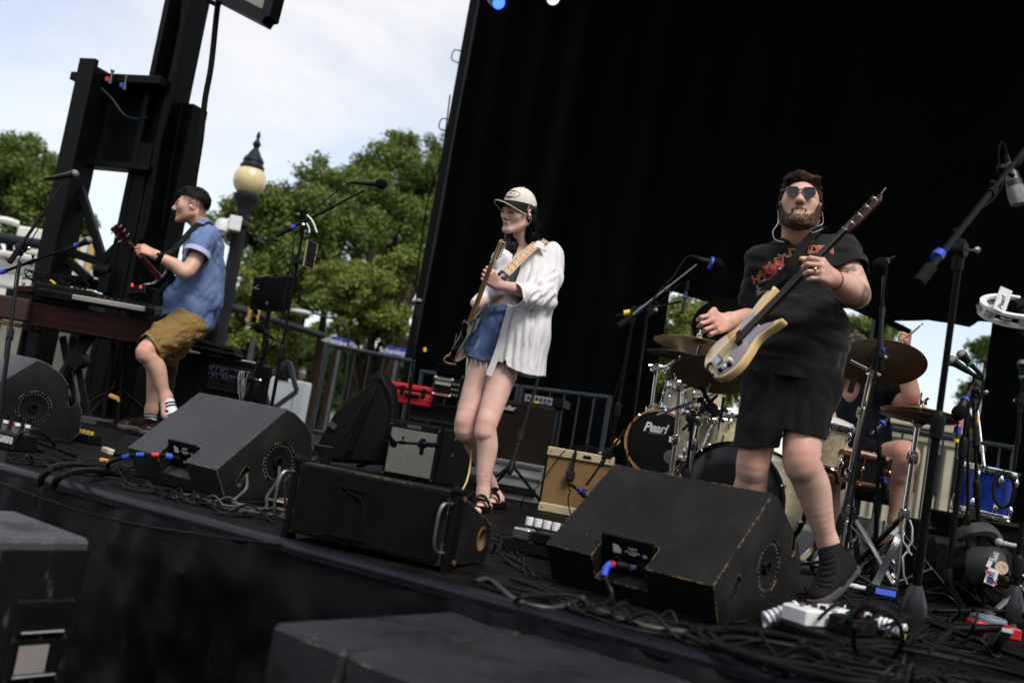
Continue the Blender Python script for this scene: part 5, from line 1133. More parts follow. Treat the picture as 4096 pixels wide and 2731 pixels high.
t=bpy.data.objects.get('microphone')
b=MB();p,q=at(2840,1050,yo+.12),at(2850,1053,yo+.12);b.cyl(p,q,.036,n=16);solo('blue_mic_band',b,blue_tape,'blue tape round the thick microphone above the drums','tape')
wire('cable running from the thick overhead microphone down to its stand',[mt,at(2740,1035,yo+.15),at(2690,1110,yo+.1),at(2620,1185,yo),at(2595,1250,yo-.02),at(2580,1340,yo-.02),at(2545,1560,yo),at(2512,1830,yo)],.004)
y6=6.2
stand('second boom stand behind the overhead stand, left of the drum kit',V((at(2415,1960,y6).x,y6,0)),at(2530,1290,y6),(at(2462,1265,y6-.05),at(2725,1205,y6+.05)),at(2535,1248,y6),yaw=.3,grip=False,tapes=[(at(2508,1252,y6-.05),at(2725,1205,y6),yellow_tape)])
mt=mic('slim black microphone hanging down over the cymbals',at(2727,1255,y6),at(2747,1160,y6)-at(2727,1255,y6),'pencil',band=blue_tape,L=.14)
wire('cable of the slim hanging microphone',[mt,at(2745,1140,y6),at(2720,1135,y6),at(2690,1165,y6),at(2600,1240,y6),at(2535,1270,y6),at(2490,1480,y6),at(2450,1620,y6),at(2440,1800,y6)],.0032)
yz=4.6
pz=at(3520,1300,yz)
stand('black boom stand running up past the snare to the microphone beside the bass player',V((at(3310,2290,yz).x,yz,0)),at(3495,1530,yz),(at(3523,1475,yz),at(3533,1105,yz+.05)),at(3508,1420,yz),yaw=.2,m=mat('worn stand tube',(.05,.048,.046)),tapes=[(at(3526,1404,yz+.01),at(3533,1105,yz),blue_tape)],mid=.3)
mt=mic('black microphone with a yellow band right of the bass player\'s elbow',at(3503,1068,yz),at(3545,1045,yz+.02)-at(3503,1068,yz),'foam',L=.05)
b=MB();b.tube([at(3548,1044,yz),at(3547,1056,yz)],.008,8);solo('yellow_mic_band',b,yellow_tape,'yellow tape on the microphone cable right of the bass player','tape')
wire('cable hanging down the boom stand past the snare',[mt,at(3550,1048,yz),at(3545,1080,yz),at(3530,1200,yz-.02),at(3518,1300,yz-.03),at(3510,1420,yz-.03),at(3503,1490,yz-.03),at(3482,1600,yz-.03),at(3440,1800,yz-.03),at(3410,2000,yz-.02),at(3385,2200,yz)],.006)
mic('slim microphone with a blue ring pointing at the snare',at(3480,1740,5.2),at(3548,1676,5.25)-at(3480,1740,5.2),'pencil',band=blue_tape,L=.14)
stand('short stand with a blue ring between snare and hi-hat',f(3520,2180,5.1),at(3517,1760,5.1),(at(3543,1990,5.05),at(3500,1700,5.1)),at(3525,1850,5.08),yaw=.5,legr=.2,hub=.06,tapes=[(at(3536,1919,5.06),at(3500,1700,5.1),blue_tape)])
mic('black microphone hanging under the rack tom',at(2870,1665,5.1),V((-.6,0,.75)),'flat',L=.1)
stand('black stand with a yellow ring standing in front of the cream floor tom',f(2730,2100,5.0),at(2770,1680,5.0),(at(2730,1720,5.0),at(2870,1580,5.05)),at(2768,1670,5.0),yaw=.3,grip=False,legr=.2,tapes=[(at(2772,1655,5.0),at(2870,1580,5.05),yellow_tape)])
yR=gz(3636,2536).y
yB=yR-.1
stand('big foreground boom stand crossing the right of the picture',gz(3640,2530),at(3836,1050,yR-.1),(at(3675,1130,yR-.35),at(4125,565,yR+.25)),at(3838,1000,yR-.1),r=.0155,yaw=R(-38),style='cast',legr=.36,tapes=[(at(3752,1022,yR-.25),at(4125,565,yR+.25),blue_tape)],mid=.56,hubr=.026)
mt=mic('large silver microphone at the upper right corner',at(4078,825,yR+.2),at(4032,640,yR+.22)-at(4078,825,yR+.2),'big',band=blue_tape,L=.135)
wire('cable looping from the large silver microphone at upper right',[at(4030,620,yR+.2),at(4020,585,yR+.2),at(4005,570,yR+.2),at(3994,610,yR+.2),at(3998,690,yR+.2),at(4012,735,yR+.2),at(3970,800,yR+.15),at(3900,850,yR),at(3850,900,yR-.1),at(3812,925,yR-.15)],.0038)
p=at(4005,675,yR+.15);b=MB();b.ball(p,.02,10);b.tube([p,p+V((.05,0,-.02))],.01,8);solo('boom_clip',b,satin_black,'black clip on the foreground boom near the silver microphone','clip')
b=MB();b.tube(spline([at(4150,470,yR+.3),at(4085,640,yR+.25),at(4050,680,yR+.25)],5),.007,7);solo('second_boom',b,black_metal,'thin dark boom crossing behind the silver microphone','boom')
yT=3.9;c=at(4050,1243,yT);nrm=V((-.15,-.55,1)).normalized();t=thing('tambourine','white tambourine with jingles mounted at the right edge','tambourine',c)
Mt=frame(c,nrm,(1,0,-.1));
def arc(r0,r1,z0,z1,a0,a1,n=28):
 vs=[];fs=[]
 for k in range(n+1):
  a=lerp(a0,a1,k/n)
  for r,z in((r0,z0),(r1,z0),(r1,z1),(r0,z1)):vs.append((r*math.cos(a),r*math.sin(a),z))
 for k in range(n):
  for j in range(4):fs.append((4*k+j,4*k+(j+1)%4,4*k+4+(j+1)%4,4*k+4+j))
 fs.append((3,2,1,0));fs.append((4*n,4*n+1,4*n+2,4*n+3));return vs,fs
for z0 in(-.026,.014):
 b=MB(Mt);b.add(*arc(.10,.125,z0,z0+.012,R(60),R(330),40));part('frame',b,white_plastic,t)
b=MB(Mt);b.add(*arc(.116,.126,-.016,.016,R(60),R(80),6));b.add(*arc(.116,.126,-.016,.016,R(318),R(330),6));b.add(*arc(.116,.126,-.016,.016,R(190),R(200),6));part('uprights',b,white_plastic,t)
for k in range(7):
 a=R(100+35*k)
 for dz in(-.005,.005):
  b=MB(Mt);b.lathe([(.001,dz),(.022,dz+.002),(.023,dz)],(.112*math.cos(a),.112*math.sin(a),0),(0,0,1),14);part('jingle',b,nickel,t)
b=MB();p=at(4010,1200,yT-.08);Mtag=frame(p,(0,-1,.1),(.25,0,1));b.T=Mtag;b.box((0,0,0),(.1,.05,.006),None,.002);part('plate',b,white_plastic,t);text('Pearl',Mtag@Matrix.Translation((-.012,0,.004)),.026,mat('tambourine print',(.03,.03,.035),.5),t,shear=.25)
b=MB();b.box(at(4080,1242,yT-.02),(.12,.06,.04),None,.01);b.tube(spline([at(4085,1290,yT),at(4085,1340,yT),at(4110,1352,yT),at(4150,1352,yT)],4),.008,8);part('mount',b,satin_black,t)
b=MB();b.tube([at(4140,1205,yT),at(4050,1222,yT-.06)],.022,10);part('clamp_grip',b,rubber,t)
yM=4.7
stand('black stand holding two ball microphones, behind the foreground boom stand',f(3790,2330,yM),at(3882,1530,yM),r=.013,yaw=.4,legr=.28,tapes=[(at(3830,1720,yM),at(3882,1530,yM),blue_tape)],mid=.7)
stand('slim stand leaning left with yellow tape in the microphone cluster',f(3905,2150,yM+.1),at(3872,1590,yM+.1),r=.010,yaw=.9,legr=.25,tapes=[(at(3905,1677,yM+.1),at(3912,1800,yM+.1),yellow_tape)],mid=.4)
stand('third stand of the microphone cluster with a chrome clutch',f(3965,2140,yM+.15),at(3892,1580,yM+.15),(at(3905,1780,yM),at(3895,1500,yM+.2)),at(3893,1560,yM+.15),r=.011,yaw=.1,grip=True,mid=.55)
mic('left of the two ball microphones pointing at the drummer',at(3790,1432,yM),at(3871,1484,yM+.02)-at(3790,1432,yM),'vocal',L=.13)
mic('upper of the two ball microphones, with a green ring',at(3833,1405,yM+.1),at(3894,1468,yM+.1)-at(3833,1405,yM+.1),'vocal',band=mat('green ring',(.03,.22,.07),.5),L=.1)
mic('foam topped microphone hanging by the hi-hat',at(3828,1668,yM-.1),at(3890,1535,yM)-at(3828,1668,yM-.1),'foam',band=blue_tape,L=.15)
wire('cable arching over the microphone cluster',[at(3892,1528,yM),at(3900,1500,yM-.02),at(3925,1505,yM),at(3932,1545,yM),at(3918,1600,yM),at(3905,1650,yM)],.006)
wire('cable with a yellow ring hanging below the foam topped microphone',[at(3832,1672,yM-.1),at(3828,1730,yM-.1),at(3824,1800,yM-.1),at(3822,1860,yM-.1),at(3805,1990,yM-.1)],.004)
b=MB();b.tube([at(3826,1754,yM-.1),at(3825,1768,yM-.1)],.012,8);solo('yellow_cable_ring',b,yellow_tape,'yellow tape ring on the cable below the foam microphone','tape')
yQ=5.3
stand('black stand with yellow tape at the right edge, holding a ball microphone',f(4030,2180,yQ),at(4092,1520,yQ),(at(4072,1770,yQ),at(4092,1500,yQ)),at(4085,1600,yQ),r=.010,yaw=.4,tapes=[(at(4076,1718,yQ),at(4092,1500,yQ),yellow_tape)],mid=.4)
mic('ball microphone with a green ring at the right edge',at(4088,1437,yQ),at(4092,1500,yQ)-at(4088,1437,yQ),'vocal',band=MATS['green ring'],L=.12)
yD=5.25;cb_=at(3920,2052,yD)
blue_sp=mat('blue sparkle shell',(.004,.022,.20),.25,.2,.2,60,col2=(.008,.06,.42),c2=(.5,.7),c2s=260,coat=.5)
drum('sparkling blue drum standing on the dark case at right',cb_,V((.06,-.05,1)),.135,.235,blue_sp,chrome,head_white,head_dark,8)
a,c=at(3812,2050,yD-.12),at(4120,2095,yD-.12)
t,M,w_=cabinet('carpet_case','dark carpeted case with green edges carrying the blue drum','case',a,c,a.z,.35)
b=MB(M);b.box((w_/2,.18,a.z/2),(w_,.34,a.z),None,.01);part('body',b,mat('carpet',(.012,.012,.011),.95,0,.3,30,bump=.8,bs=200),t)
olive=mat('olive edge',(.045,.055,.02),.6)
b=MB(M);b.box((w_/2,.0,a.z-.008),(w_+.02,.03,.018));b.box((.1,.0,a.z+.02),(.06,.03,.05),None,.008);part('green_edge',b,olive,t)
a,c=at(3690,2080,yD+.05),at(3800,2100,yD+.05)
t,M,w_=cabinet('practice_amplifier','black amplifier with knobs and woven grille behind the hi-hat','amplifier',a,c,a.z,.25,group='amplifiers on the stage')
b=MB(M);b.box((w_/2,.13,a.z/2),(w_,.24,a.z),None,.008);part('cabinet',b,mat('black tolex',(.012,.0125,.014)),t)
b=MB(M);b.box((w_/2,.004,a.z*.4),(w_-.02,.02,a.z*.68));part('grille_cloth',b,weave(mat('dim woven grille',(.05,.04,.03),.8),70,(.012,.01,.008)),t)
for k in range(6):
 b=MB(M);b.cyl((.02+k*(w_-.04)/5,.0,a.z-.03),(.02+k*(w_-.04)/5,-.018,a.z-.03),.009,n=10);part('knob',b,nickel,t)
b=MB(M);b.box((w_-.03,-.008,a.z*.55),(.03,.006,.04));part('grey_sticker',b,mat('grey sticker',(.10,.11,.10),.6),t)
p0=at(3832,2268,4.9);t=thing('floor_speaker','black floor speaker with a round perforated grille under the blue drum','speaker',V((p0.x,4.95,0)))
b=MB();b.box((p0.x+.08,5.02,.15),(.4,.2,.3),Matrix.Rotation(-.15,3,'Z'),.03);part('cabinet',b,satin_black,t)
Mf=frame((p0.x,4.90,p0.z),(-.15,-1,.1),(1,-.15,0));b=MB(Mf);b.lathe([(.0001,.012),(.085,.006),(.105,.0),(.11,-.004)],(0,0,0),(0,0,1),28);part('grille',b,mat('grille black',(.01,.01,.01),.5),t)
b=MB(Mf)
for i in range(-6,7):
 for j in range(-6,7):
  x=i*.016+(j%2)*.008;y=j*.0145
  if x*x+y*y<.0088:b.lathe([(.0055,.011-(x*x+y*y)),(.004,.0145-(x*x+y*y)),(.0001,.014-(x*x+y*y))],(x,y,0),(0,0,1),6)
part('perforation_bosses',b,mat('boss grey',(.03,.03,.032),.4),t,kind='stuff')
b=MB();b.tube(spline([at(3830,2145,4.85),at(3885,2118,4.8),at(3950,2120,4.85),at(3985,2160,4.9)],5),.035,8);part('top_edge',b,mat('grey edge',(.07,.07,.07),.5),t)
c=at(3975,2268,4.7);t=thing('sticker_drum','round grey green drum shell covered with stickers','drum',V((c.x,4.7,0)))
b=MB();ax_=V((.75,-.6,.18)).normalized();b.lathe([(.001,.05),(.06,.045),(.085,.025),(.095,-.01),(.095,-.09),(.08,-.11)],c+V((.015,.02,0)),ax_,28);part('shell',b,mat('grey green shell',(.055,.066,.058),.5),t)
def sticker(u,v,w_,h_,m_,roll=.3,txt=None,tm=None,ts=.02):
 p=at(u,v,4.56);Ms_=frame(p,(-.1,-1,.15),(1,0,-roll));b=MB(Ms_);b.box((0,0,0),(w_,h_,.003),None,.001);part('sticker',b,m_,t)
 if txt:text(txt,Ms_@Matrix.Translation((0,0,.002)),ts,tm,t)
 return Ms_
sw=mat('sticker white',(.62,.62,.6),.5);sred=mat('sticker red',(.45,.03,.04),.5);sblue=mat('sticker navy',(.02,.035,.18),.5)
sticker(3965,2305,.05,.075,sw,.25);
for u,v,w_,h_,m_ in((3966,2300,.022,.03,sblue),(3950,2285,.02,.014,sred),(3978,2330,.024,.012,sred),(3962,2322,.03,.02,sblue)):
 p=at(u,v,4.553);b=MB(frame(p,(-.1,-1,.15),(1,0,-.25)));b.box((0,0,0),(w_,h_,.002));part('sticker_print',b,m_,t)
text('Pabst\nBlue Ribbon',frame(at(3970,2300,4.548),(-.1,-1,.15),(1,0,-.25)),.011,sw,t)
sticker(3960,2248,.02,.05,sw,.4);sticker(3978,2225,.03,.045,mat('sticker grey',(.4,.4,.4),.5,col2=(.05,.05,.05),c2=(.5,.55),c2s=60),.3)
p=at(4006,2270,4.565);b=MB();b.lathe([(.0001,.002),(.03,.002),(.03,0)],p,(-.1,-1,.1),20,);part('round_sticker',b,mat('sticker peach',(.55,.42,.32),.5,col2=(.4,.15,.1),c2=(.52,.6),c2s=50),t)
b=MB();b.tube(spline([at(4020,2290,4.6),at(4045,2300,4.55),at(4050,2350,4.6)],4),.012,8);b.box(at(4030,2330,4.62),(.08,.06,.05),None,.01);part('olive_bracket',b,olive,t)
b=MB();p=at(3997,2167,4.6);b.ball(p,.019,12);b.tube([p+V((.02,0,-.003)),at(4065,2183,4.58)],.011,10);b.cyl(p+V((.018,0,-.002)),p+V((.034,0,-.005)),.014,n=10);solo('mallet',b,mat('pale grey mallet',(.36,.36,.37),.5),'pale grey ball headed mallet above the stickered drum','mallet')
pr_=gz(3882,2402);t_=stand('chrome stand on a round base in front of the floor speaker',pr_,at(3933,2030,pr_.y),(at(3966,2110,pr_.y),at(3905,1600,pr_.y+.3)),at(3945,1985,pr_.y),r=.012,style='round',m=mat('worn nickel',(.22,.21,.20),.35,.8,.3,40),tapes=[(at(3910,2236,pr_.y),at(3933,2030,pr_.y),blue_tape)],mid=.45,grip=True)
pe=gz(4045,2500);stand('foreground stand with a cast hub cut by the right edge',pe,at(4090,2080,pe.y),r=.0155,style='cast',yaw=1.2,legr=.38,hubr=.024)
wire('coil of black cable hanging on the stand at the right edge',[at(4010+42*math.cos(a*.7)+a*.4,1960+70*math.sin(a*.7),4.9+.01*a)for a in range(34)],.006,n=3)
pb_=[gz(3154,2440,.05),gz(3400,2515,.05),gz(3392,2562,.02),gz(3132,2499,.02)]
t=thing('pedalboard','white pedalboard with pedals at the bass player\'s feet','pedalboard',(pb_[0]+pb_[2])/2*V((1,1,0))if False else V((((pb_[0]+pb_[2])/2).x,((pb_[0]+pb_[2])/2).y,0)))
e1=(pb_[1]-pb_[0]);e1.z=0;L_=e1.length;e1.normalize();e2=V((-e1.y,e1.x,0));Mp=Matrix(((e1.x,e2.x,0,pb_[3].x),(e1.y,e2.y,0,pb_[3].y),(0,0,1,0),(0,0,0,1)))
b=MB(Mp);b.box((L_/2,.10,.022),(L_,.26,.03),None,.006);part('board',b,satin_black,t)
g=random.Random(21)
for k,(x,y,sx,sy,hz_,m_)in enumerate([(.05,.04,.10,.12,.05,white_plastic),(.05,.18,.09,.10,.055,white_plastic),(.155,.12,.09,.13,.05,satin_black),(.26,.05,.08,.12,.045,mat('pale grey enamel',(.5,.52,.53),.4)),(.26,.18,.08,.11,.05,satin_black),(.345,.10,.06,.12,.04,MATS['pale grey metal']),(.42,.08,.06,.1,.045,white_plastic)]):
 if x>L_:continue
 b=MB(Mp);b.box((x,y,.038+hz_/2),(sx,sy,hz_),Matrix.Rotation(g.uniform(-.08,.08),3,'Z'),.006);part('pedal',b,m_,t)
 for j in range(3):
  b=MB(Mp);xx=x-sx*.3+sx*.3*j;b.cyl((xx,y+sy*.25,.038+hz_),(xx,y+sy*.25,.05+hz_),.009,n=10);part('knob',b,[rubber,MATS['maroon knob']if'maroon knob' in MATS else mat('maroon knob',(.08,.01,.02),.4),rubber][j],t)
 b=MB(Mp);b.cyl((x,y-sy*.25,.038+hz_),(x,y-sy*.25,.05+hz_),.008,n=10);part('foot_switch',b,nickel,t)
for k in range(6):
 b=MB(Mp);x=.02+.07*k;b.tube(spline([(x,.16,.08),(x+.03,.22,.11),(x+.07,.1,.10),(x+.1,.0,.07)],4),.005,6);part('patch_lead',b,rubber,t)
def coil_cord(label,a,c,R_,turns,r,m):
 b=MB();d=(V(c)-V(a));x=d.orthogonal().normalized();y=d.normalized().cross(x);pts=[V(a)+d*(i/(turns*10))+(x*math.cos(i*.628)+y*math.sin(i*.628))*R_ for i in range(turns*10+1)]
 b.tube(pts,r,6);return solo('coiled_cord',b,m,label,'coiled cord','white coiled cords')
cw_=mat('white cord',(.66,.66,.72),.5)
coil_cord('white coiled cord along the back of the pedalboard',Mp@V((.0,.24,.08)),Mp@V((.24,.26,.07)),.016,16,.006,cw_)
coil_cord('white coiled cord hanging off the left end of the pedalboard',Mp@V((-.0,.06,.075)),Mp@V((-.06,-.02,.02)),.017,7,.008,cw_)
p=gz(3490,2580);t=thing('power_strip','black power supply with yellow plugs beside the pedalboard','power supply',p);Mx=place(p,-.45)
b=MB(Mx);b.box((0,.03,.035),(.24,.1,.06),None,.006);part('box',b,satin_black,t)
for k in range(5):
 b=MB(Mx);x=-.09+.04*k+(.015 if k>2 else 0);b.box((x,-.022,.055),(.012,.014,.03),None,.002);part('yellow_plug',b,yellow_tape,t)
for k in range(3):
 b=MB(Mx);b.box((-.06+.07*k,.0,.09),(.05,.04,.05),Matrix.Rotation(.2*k,3,'Z'),.008);part('plug_block',b,rubber,t)
p=gz(3525,2392);t=thing('display_box','small green box with a glowing blue display near the bass player\'s shoe','box',p);Mx=place(p,-.28)
b=MB(Mx);b.box((0,.0,.03),(.13,.09,.05),None,.005);part('box',b,mat('dark green enamel',(.012,.02,.018)),t);b=MB(Mx);b.box((.01,-.046,.034),(.085,.004,.026));part('display',b,mat('blue display',(.02,.05,.3),.4,emit=(.08,.16,.8),em=.22),t)
for k in(0,1):
 b=MB(Mx);b.tube([(-.07-.03*k,-.01+.02*k,.03),(-.12-.03*k,-.0+.02*k,.028)],.011,10);part('white_plug',b,white_plastic,t)
p=gz(2170,2235);t=thing('guitar_pedals','row of small pedals with white knobs between the low speaker and the foreground wedge','pedals',p);Mx=place(p,-.45)
b=MB(Mx);b.box((0,.08,.03),(.34,.18,.05),None,.006);part('board',b,satin_black,t)
for k in range(5):
 b=MB(Mx);x=-.12+.038*k;b.cyl((x,.1,.10),(x,.1,.135),.016,n=14);part('white_knob',b,white_plastic,t);
b=MB(Mx);b.box((-.03,.11,.075),(.26,.08,.06),None,.005);part('pedal',b,mat('dark blue enamel',(.015,.02,.03),.35),t)
for k in range(4):
 b=MB(Mx);b.box((-.1+.09*k,.02,.075),(.07,.07,.045),None,.006);part('pedal',b,[nickel,MATS['dark green enamel'],nickel,satin_black][k],t)
p=gz(3760,2530);t=thing('closed_stand_leg','black stand leg lying along the stage near the right edge','stand leg',p);b=MB();b.tube([gz(3735,2508,.03),gz(4010,2512,.03)],.016,10);part('tube',b,black_metal,t);b=MB();b.tube([gz(3728,2508,.03),gz(3760,2508,.03)],.021,10);part('rubber_end',b,rubber,t)
p=gz(3950,2498);t=thing('round_pedal','pale blue metal pedal with scalloped edge near the right edge','effects pedal',p);b=MB();b.lathe([(.07,0),(.075,.02),(.07,.035),(.03,.042),(.001,.042)],p,n=18);part('box',b,mat('pale blue metal',(.22,.26,.28),.35,.5),t);b=MB();b.cyl(p+V((0,0,.04)),p+V((0,0,.055)),.02,n=14);part('button',b,nickel,t)
for u,v,w_,lab in((3905,2530,.06,'red pedal under the lying stand leg'),(4040,2555,.05,'second red pedal at the right edge')):
 p=gz(u,v);Mx=place(p,-.2);t=thing('red_pedal',lab,'effects pedal',p,'red pedals at the right');b=MB(Mx);b.box((0,0,.025),(w_,.1,.045),None,.006);part('box',b,redp,t);b=MB(Mx);b.cyl((0,-.02,.045),(0,-.02,.06),.01,n=10);part('switch',b,nickel,t)
t=thing('folding_frame','bright silver folding stand legs at the right edge','stand legs',gz(4050,2380))
for(p_,q_)in(((4040,2385),(3955,2465)),((4100,2300),(4065,2345)),((4075,2340),(4120,2420)),((4030,2520),(3985,2580))):
 b=MB();b.beam(gz(*p_,.12),gz(*q_,.02),.03,.012);part('bar',b,MATS['bright rod']if p_[0]!=4030 else nickel,t)
def floor_coil(u,v,R_,loops,r,label,seed,name='cable_coil',m=None,sq=.8,grp='coils of cable on the stage',lift=.012):
 g=random.Random(seed);c=gz(u,v);pts=[];n=loops*12
 for i in range(n+1):
  a=2*math.pi*i/12;rr=R_*(1+.14*math.sin(i*.21+seed)+g.uniform(-.05,.05));pts.append(c+V((rr*math.cos(a)+.02*math.sin(i*.13),rr*sq*math.sin(a)+.02*math.cos(i*.17),r+lift*(i/n)*2+.008*abs(math.sin(i*.9+seed)))))
 b=MB();b.tube(spline(pts,3),r,6);return solo(name,b,m or cable_m,label,'cable',grp)
cable_m=mat('dusty black cable',(.020,.020,.020),.5,0,.4,12)
cable_g=mat('grey cable',(.085,.085,.08),.55,0,.2,12)
floor_coil(3230,2665,.27,5,.0075,'loose coil of thick black cable at the bottom right, under the pedalboard',2)
floor_coil(3500,2690,.16,4,.0075,'coil of black cable below the power supply',5)
floor_coil(3820,2705,.28,3,.007,'wide coil of black cable in the bottom right corner',9)
def tangle(label,n,u0,v0,u1,v1,spread,seed,r=.0045,m=None,lift=.05):
 """many crossing cables lying along the floor between two picture points"""
 g=random.Random(seed);a,c=gz(u0,v0),gz(u1,v1);d=(c-a);s_=V((-d.y,d.x,0)).normalized();b=MB()
 for k in range(n):
  t0,t1=sorted((g.random(),g.random()));
  if t1-t0<.3:t0,t1=0,1
  off=g.uniform(-spread,spread);pts=[];m_=9
  for i in range(m_+1):
   q=lerp(t0,t1,i/m_);pts.append(a+d*q+s_*(off+.06*math.sin(i*(.35+.5*((k*.37)%1))+k)*(1+spread))+V((0,0,r+lift*max(0,math.sin(i*1.9+k*2.3))*g.random()**3)))
  b.tube(spline(pts,6),r*g.uniform(.5,.9),6)
 return solo('cable_tangle',b,m or cable_m,label,'cables',None,'stuff')
tangle('tangle of thin black cables between the left wedge monitor and the stage edge',18,20,1840,780,1935,.17,1,.0048)
tangle('black cables running along the stage edge in front of the grey wedge monitor',11,430,1930,1130,2095,.06,3,.0048)
tangle('pale grey cables lying by the battered side of the wedge monitor',4,700,1990,1150,2060,.07,6,.005,cable_g)
tangle('black cables along the stage edge under the foreground wedge monitor',9,1960,2330,3060,2620,.07,8,.006)
tangle('cables lying on the stage right of the foreground wedge monitor',15,3230,2400,3760,2440,.3,12,.005)
tangle('cables crossing the stage at the right edge',14,3560,2600,4150,2640,.25,15,.006)
tangle('cables behind the low speaker',8,1900,2130,2230,2330,.12,17,.005)
tangle('bundle of thick cables under the drum kit',12,3300,2330,3850,2360,.3,22,.007)
tangle('coiled cables at the bottom right, in front of the pedalboard',14,2960,2640,3900,2760,.13,31,.0075,lift=.07)
p=lambda u,v,z=.008:gz(u,v,z)
wire('thick black cable arching over the stage edge at left, first of two',[p(160,1935,.0),p(175,1900,.05),p(235,1862,.08),p(330,1858,.03),p(420,1880)],.012,cable_m,grp='thick cables at the stage edge')
wire('thick black cable arching over the stage edge at left, second of two',[p(215,1945,.0),p(235,1912,.05),p(300,1885,.07),p(400,1882,.03),p(520,1905)],.012,cable_m,grp='thick cables at the stage edge')
wire('cable with blue and red tape plugged into the grey wedge monitor',[MBm@V((-.29,.07,.115)),MBm@V((-.33,-.02,.12)),MBm@V((-.40,-.1,.10)),MBm@V((-.5,-.12,.05)),p(450,1900),p(380,1890)],.008,cable_m)
for k,(x,m_)in enumerate(((0.18,blue_tape),(.34,red_tape),(.52,blue_tape),(.68,blue_tape))):
 sp=spline([MBm@V((-.29,.07,.115)),MBm@V((-.33,-.02,.12)),MBm@V((-.40,-.1,.10)),MBm@V((-.5,-.12,.05))],12);i=int(x*(len(sp)-1));b=MB();b.tube(sp[i:i+4],.0105 if k else.015,10);solo('cable_tape',b,m_,['blue tape at the plug of the grey wedge monitor','red tape on the cable of the grey wedge monitor','first blue tape after the red one on the monitor cable','lowest blue tape on the monitor cable'][k],'tape')
pl=MD@V((-.36,.045,.10))
wire('cable with blue tape plugged into the foreground wedge monitor',[pl+V((.05,.0,.0)),pl+V((-.01,-.02,.0)),pl+V((-.03,-.06,-.03)),pl+V((0.0,-.10,-.09)),p(2340,2440),p(2300,2420)],.008,cable_m)
b=MB();b.tube([pl+V((.06,.0,.0)),pl+V((.01,-.01,.0))],.015,12);solo('plug',b,satin_black,'black plug in the bay of the foreground wedge monitor','plug')
b=MB();b.tube([pl+V((-.002,-.012,.0)),pl+V((-.012,-.022,.0))],.012,10);solo('red_cable_tape',b,red_tape,'red tape beside the plug of the foreground wedge monitor','tape')
b=MB();b.tube(spline([pl+V((-.014,-.024,-.0)),pl+V((-.026,-.045,-.016)),pl+V((-.029,-.064,-.035))],4),.0115,10);b.tube([pl+V((.05,0,0)),pl+V((.058,0,0))],.0165,12);solo('blue_cable_tape',b,blue_tape,'blue tape on the cable of the foreground wedge monitor','tape')
wire('long pale cable lying along the stage edge below the foreground wedge monitor',[p(1905,2322),p(1960,2318),p(2060,2395),p(2190,2430),p(2300,2410),p(2330,2390,.06),p(2350,2420),p(2480,2470),p(2620,2510),p(2780,2530)],.007,cable_g,n=9)
wire('looped cable on the stage in front of the foreground wedge monitor',[p(2060,2405),p(2090,2385,.03),p(2160,2385,.03),p(2230,2400),p(2300,2440),p(2450,2495),p(2600,2530),p(2750,2540),p(3010,2548),p(3050,2530),p(3100,2480,.02)],.0065,cable_m,n=9)
wire('black cable hanging from the side of the grey wedge monitor',[MBm@V((.004,.15,.11)),MBm@V((.05,.12,.06)),MBm@V((.04,.08,.01)),p(950,2015),p(1000,2020)],.007,cable_g)
wire('pale cable hanging from the round cup of the grey wedge monitor',[MBm@V((.004,.31,.15)),MBm@V((.03,.29,.1)),MBm@V((.03,.25,.03)),p(1060,2030),p(960,2045)],.006,cable_g)
wire('second cable hanging from the round cup of the grey wedge monitor',[MBm@V((.004,.32,.14)),MBm@V((.03,.33,.07)),p(1130,2030),p(1000,2060),p(860,2050)],.005,cable_m)
wire('cable rising in an arc beside the stage box at the left',[p(60,1770,.15),p(95,1730,.2),p(150,1720,.16),p(210,1770,.08),p(240,1830,.02),p(300,1840)],.006,cable_m)
wire('thin cable hanging over the front of the stage at the left',[S(.3-1.1,-.06,.0),S(.0,-.09,-.05),S(.5,-.08,-.06),S(.9,-.08,-.03),S(1.2,-.05,.0)],.004,cable_m)
wire('bundle of cable drooping over the stage front at far left',[S(-.75,.0,.01),S(-.6,-.09,-.05),S(-.55,-.1,-.25),S(-.58,-.1,-.5)],.014,cable_m)
for k,(pts,lab)in enumerate([([p(3440,2470,.0),p(3420,2450,.16),p(3480,2420,.24),p(3580,2470,.2),p(3610,2560,.1),p(3560,2640,.02),p(3480,2650),p(3420,2590,.05),p(3420,2500,.12)],'big upright loop of black cable over the power supply'),([p(3700,2370,.0),p(3720,2370,.1),p(3790,2380,.12),p(3840,2440,.07),p(3810,2480),p(3740,2470),p(3705,2430,.02)],'loop of thin cable by the round base stand'),([p(3860,2560),p(3900,2490,.12),p(3905,2440,.06),p(3860,2430)],'cable crossing the lying stand leg')]):
 wire(lab,pts,[.007,.005,.005][k],cable_m,n=9)
wire('yellow guitar cable hanging down behind the woman\'s legs',[at(1885,1800,5.5),at(1882,1850,5.5),at(1868,1920,5.4),at(1840,1975,5.25),at(1800,2040,5.2)],.0055,mat('yellow cable',(.48,.36,.14),.5),sides=8)
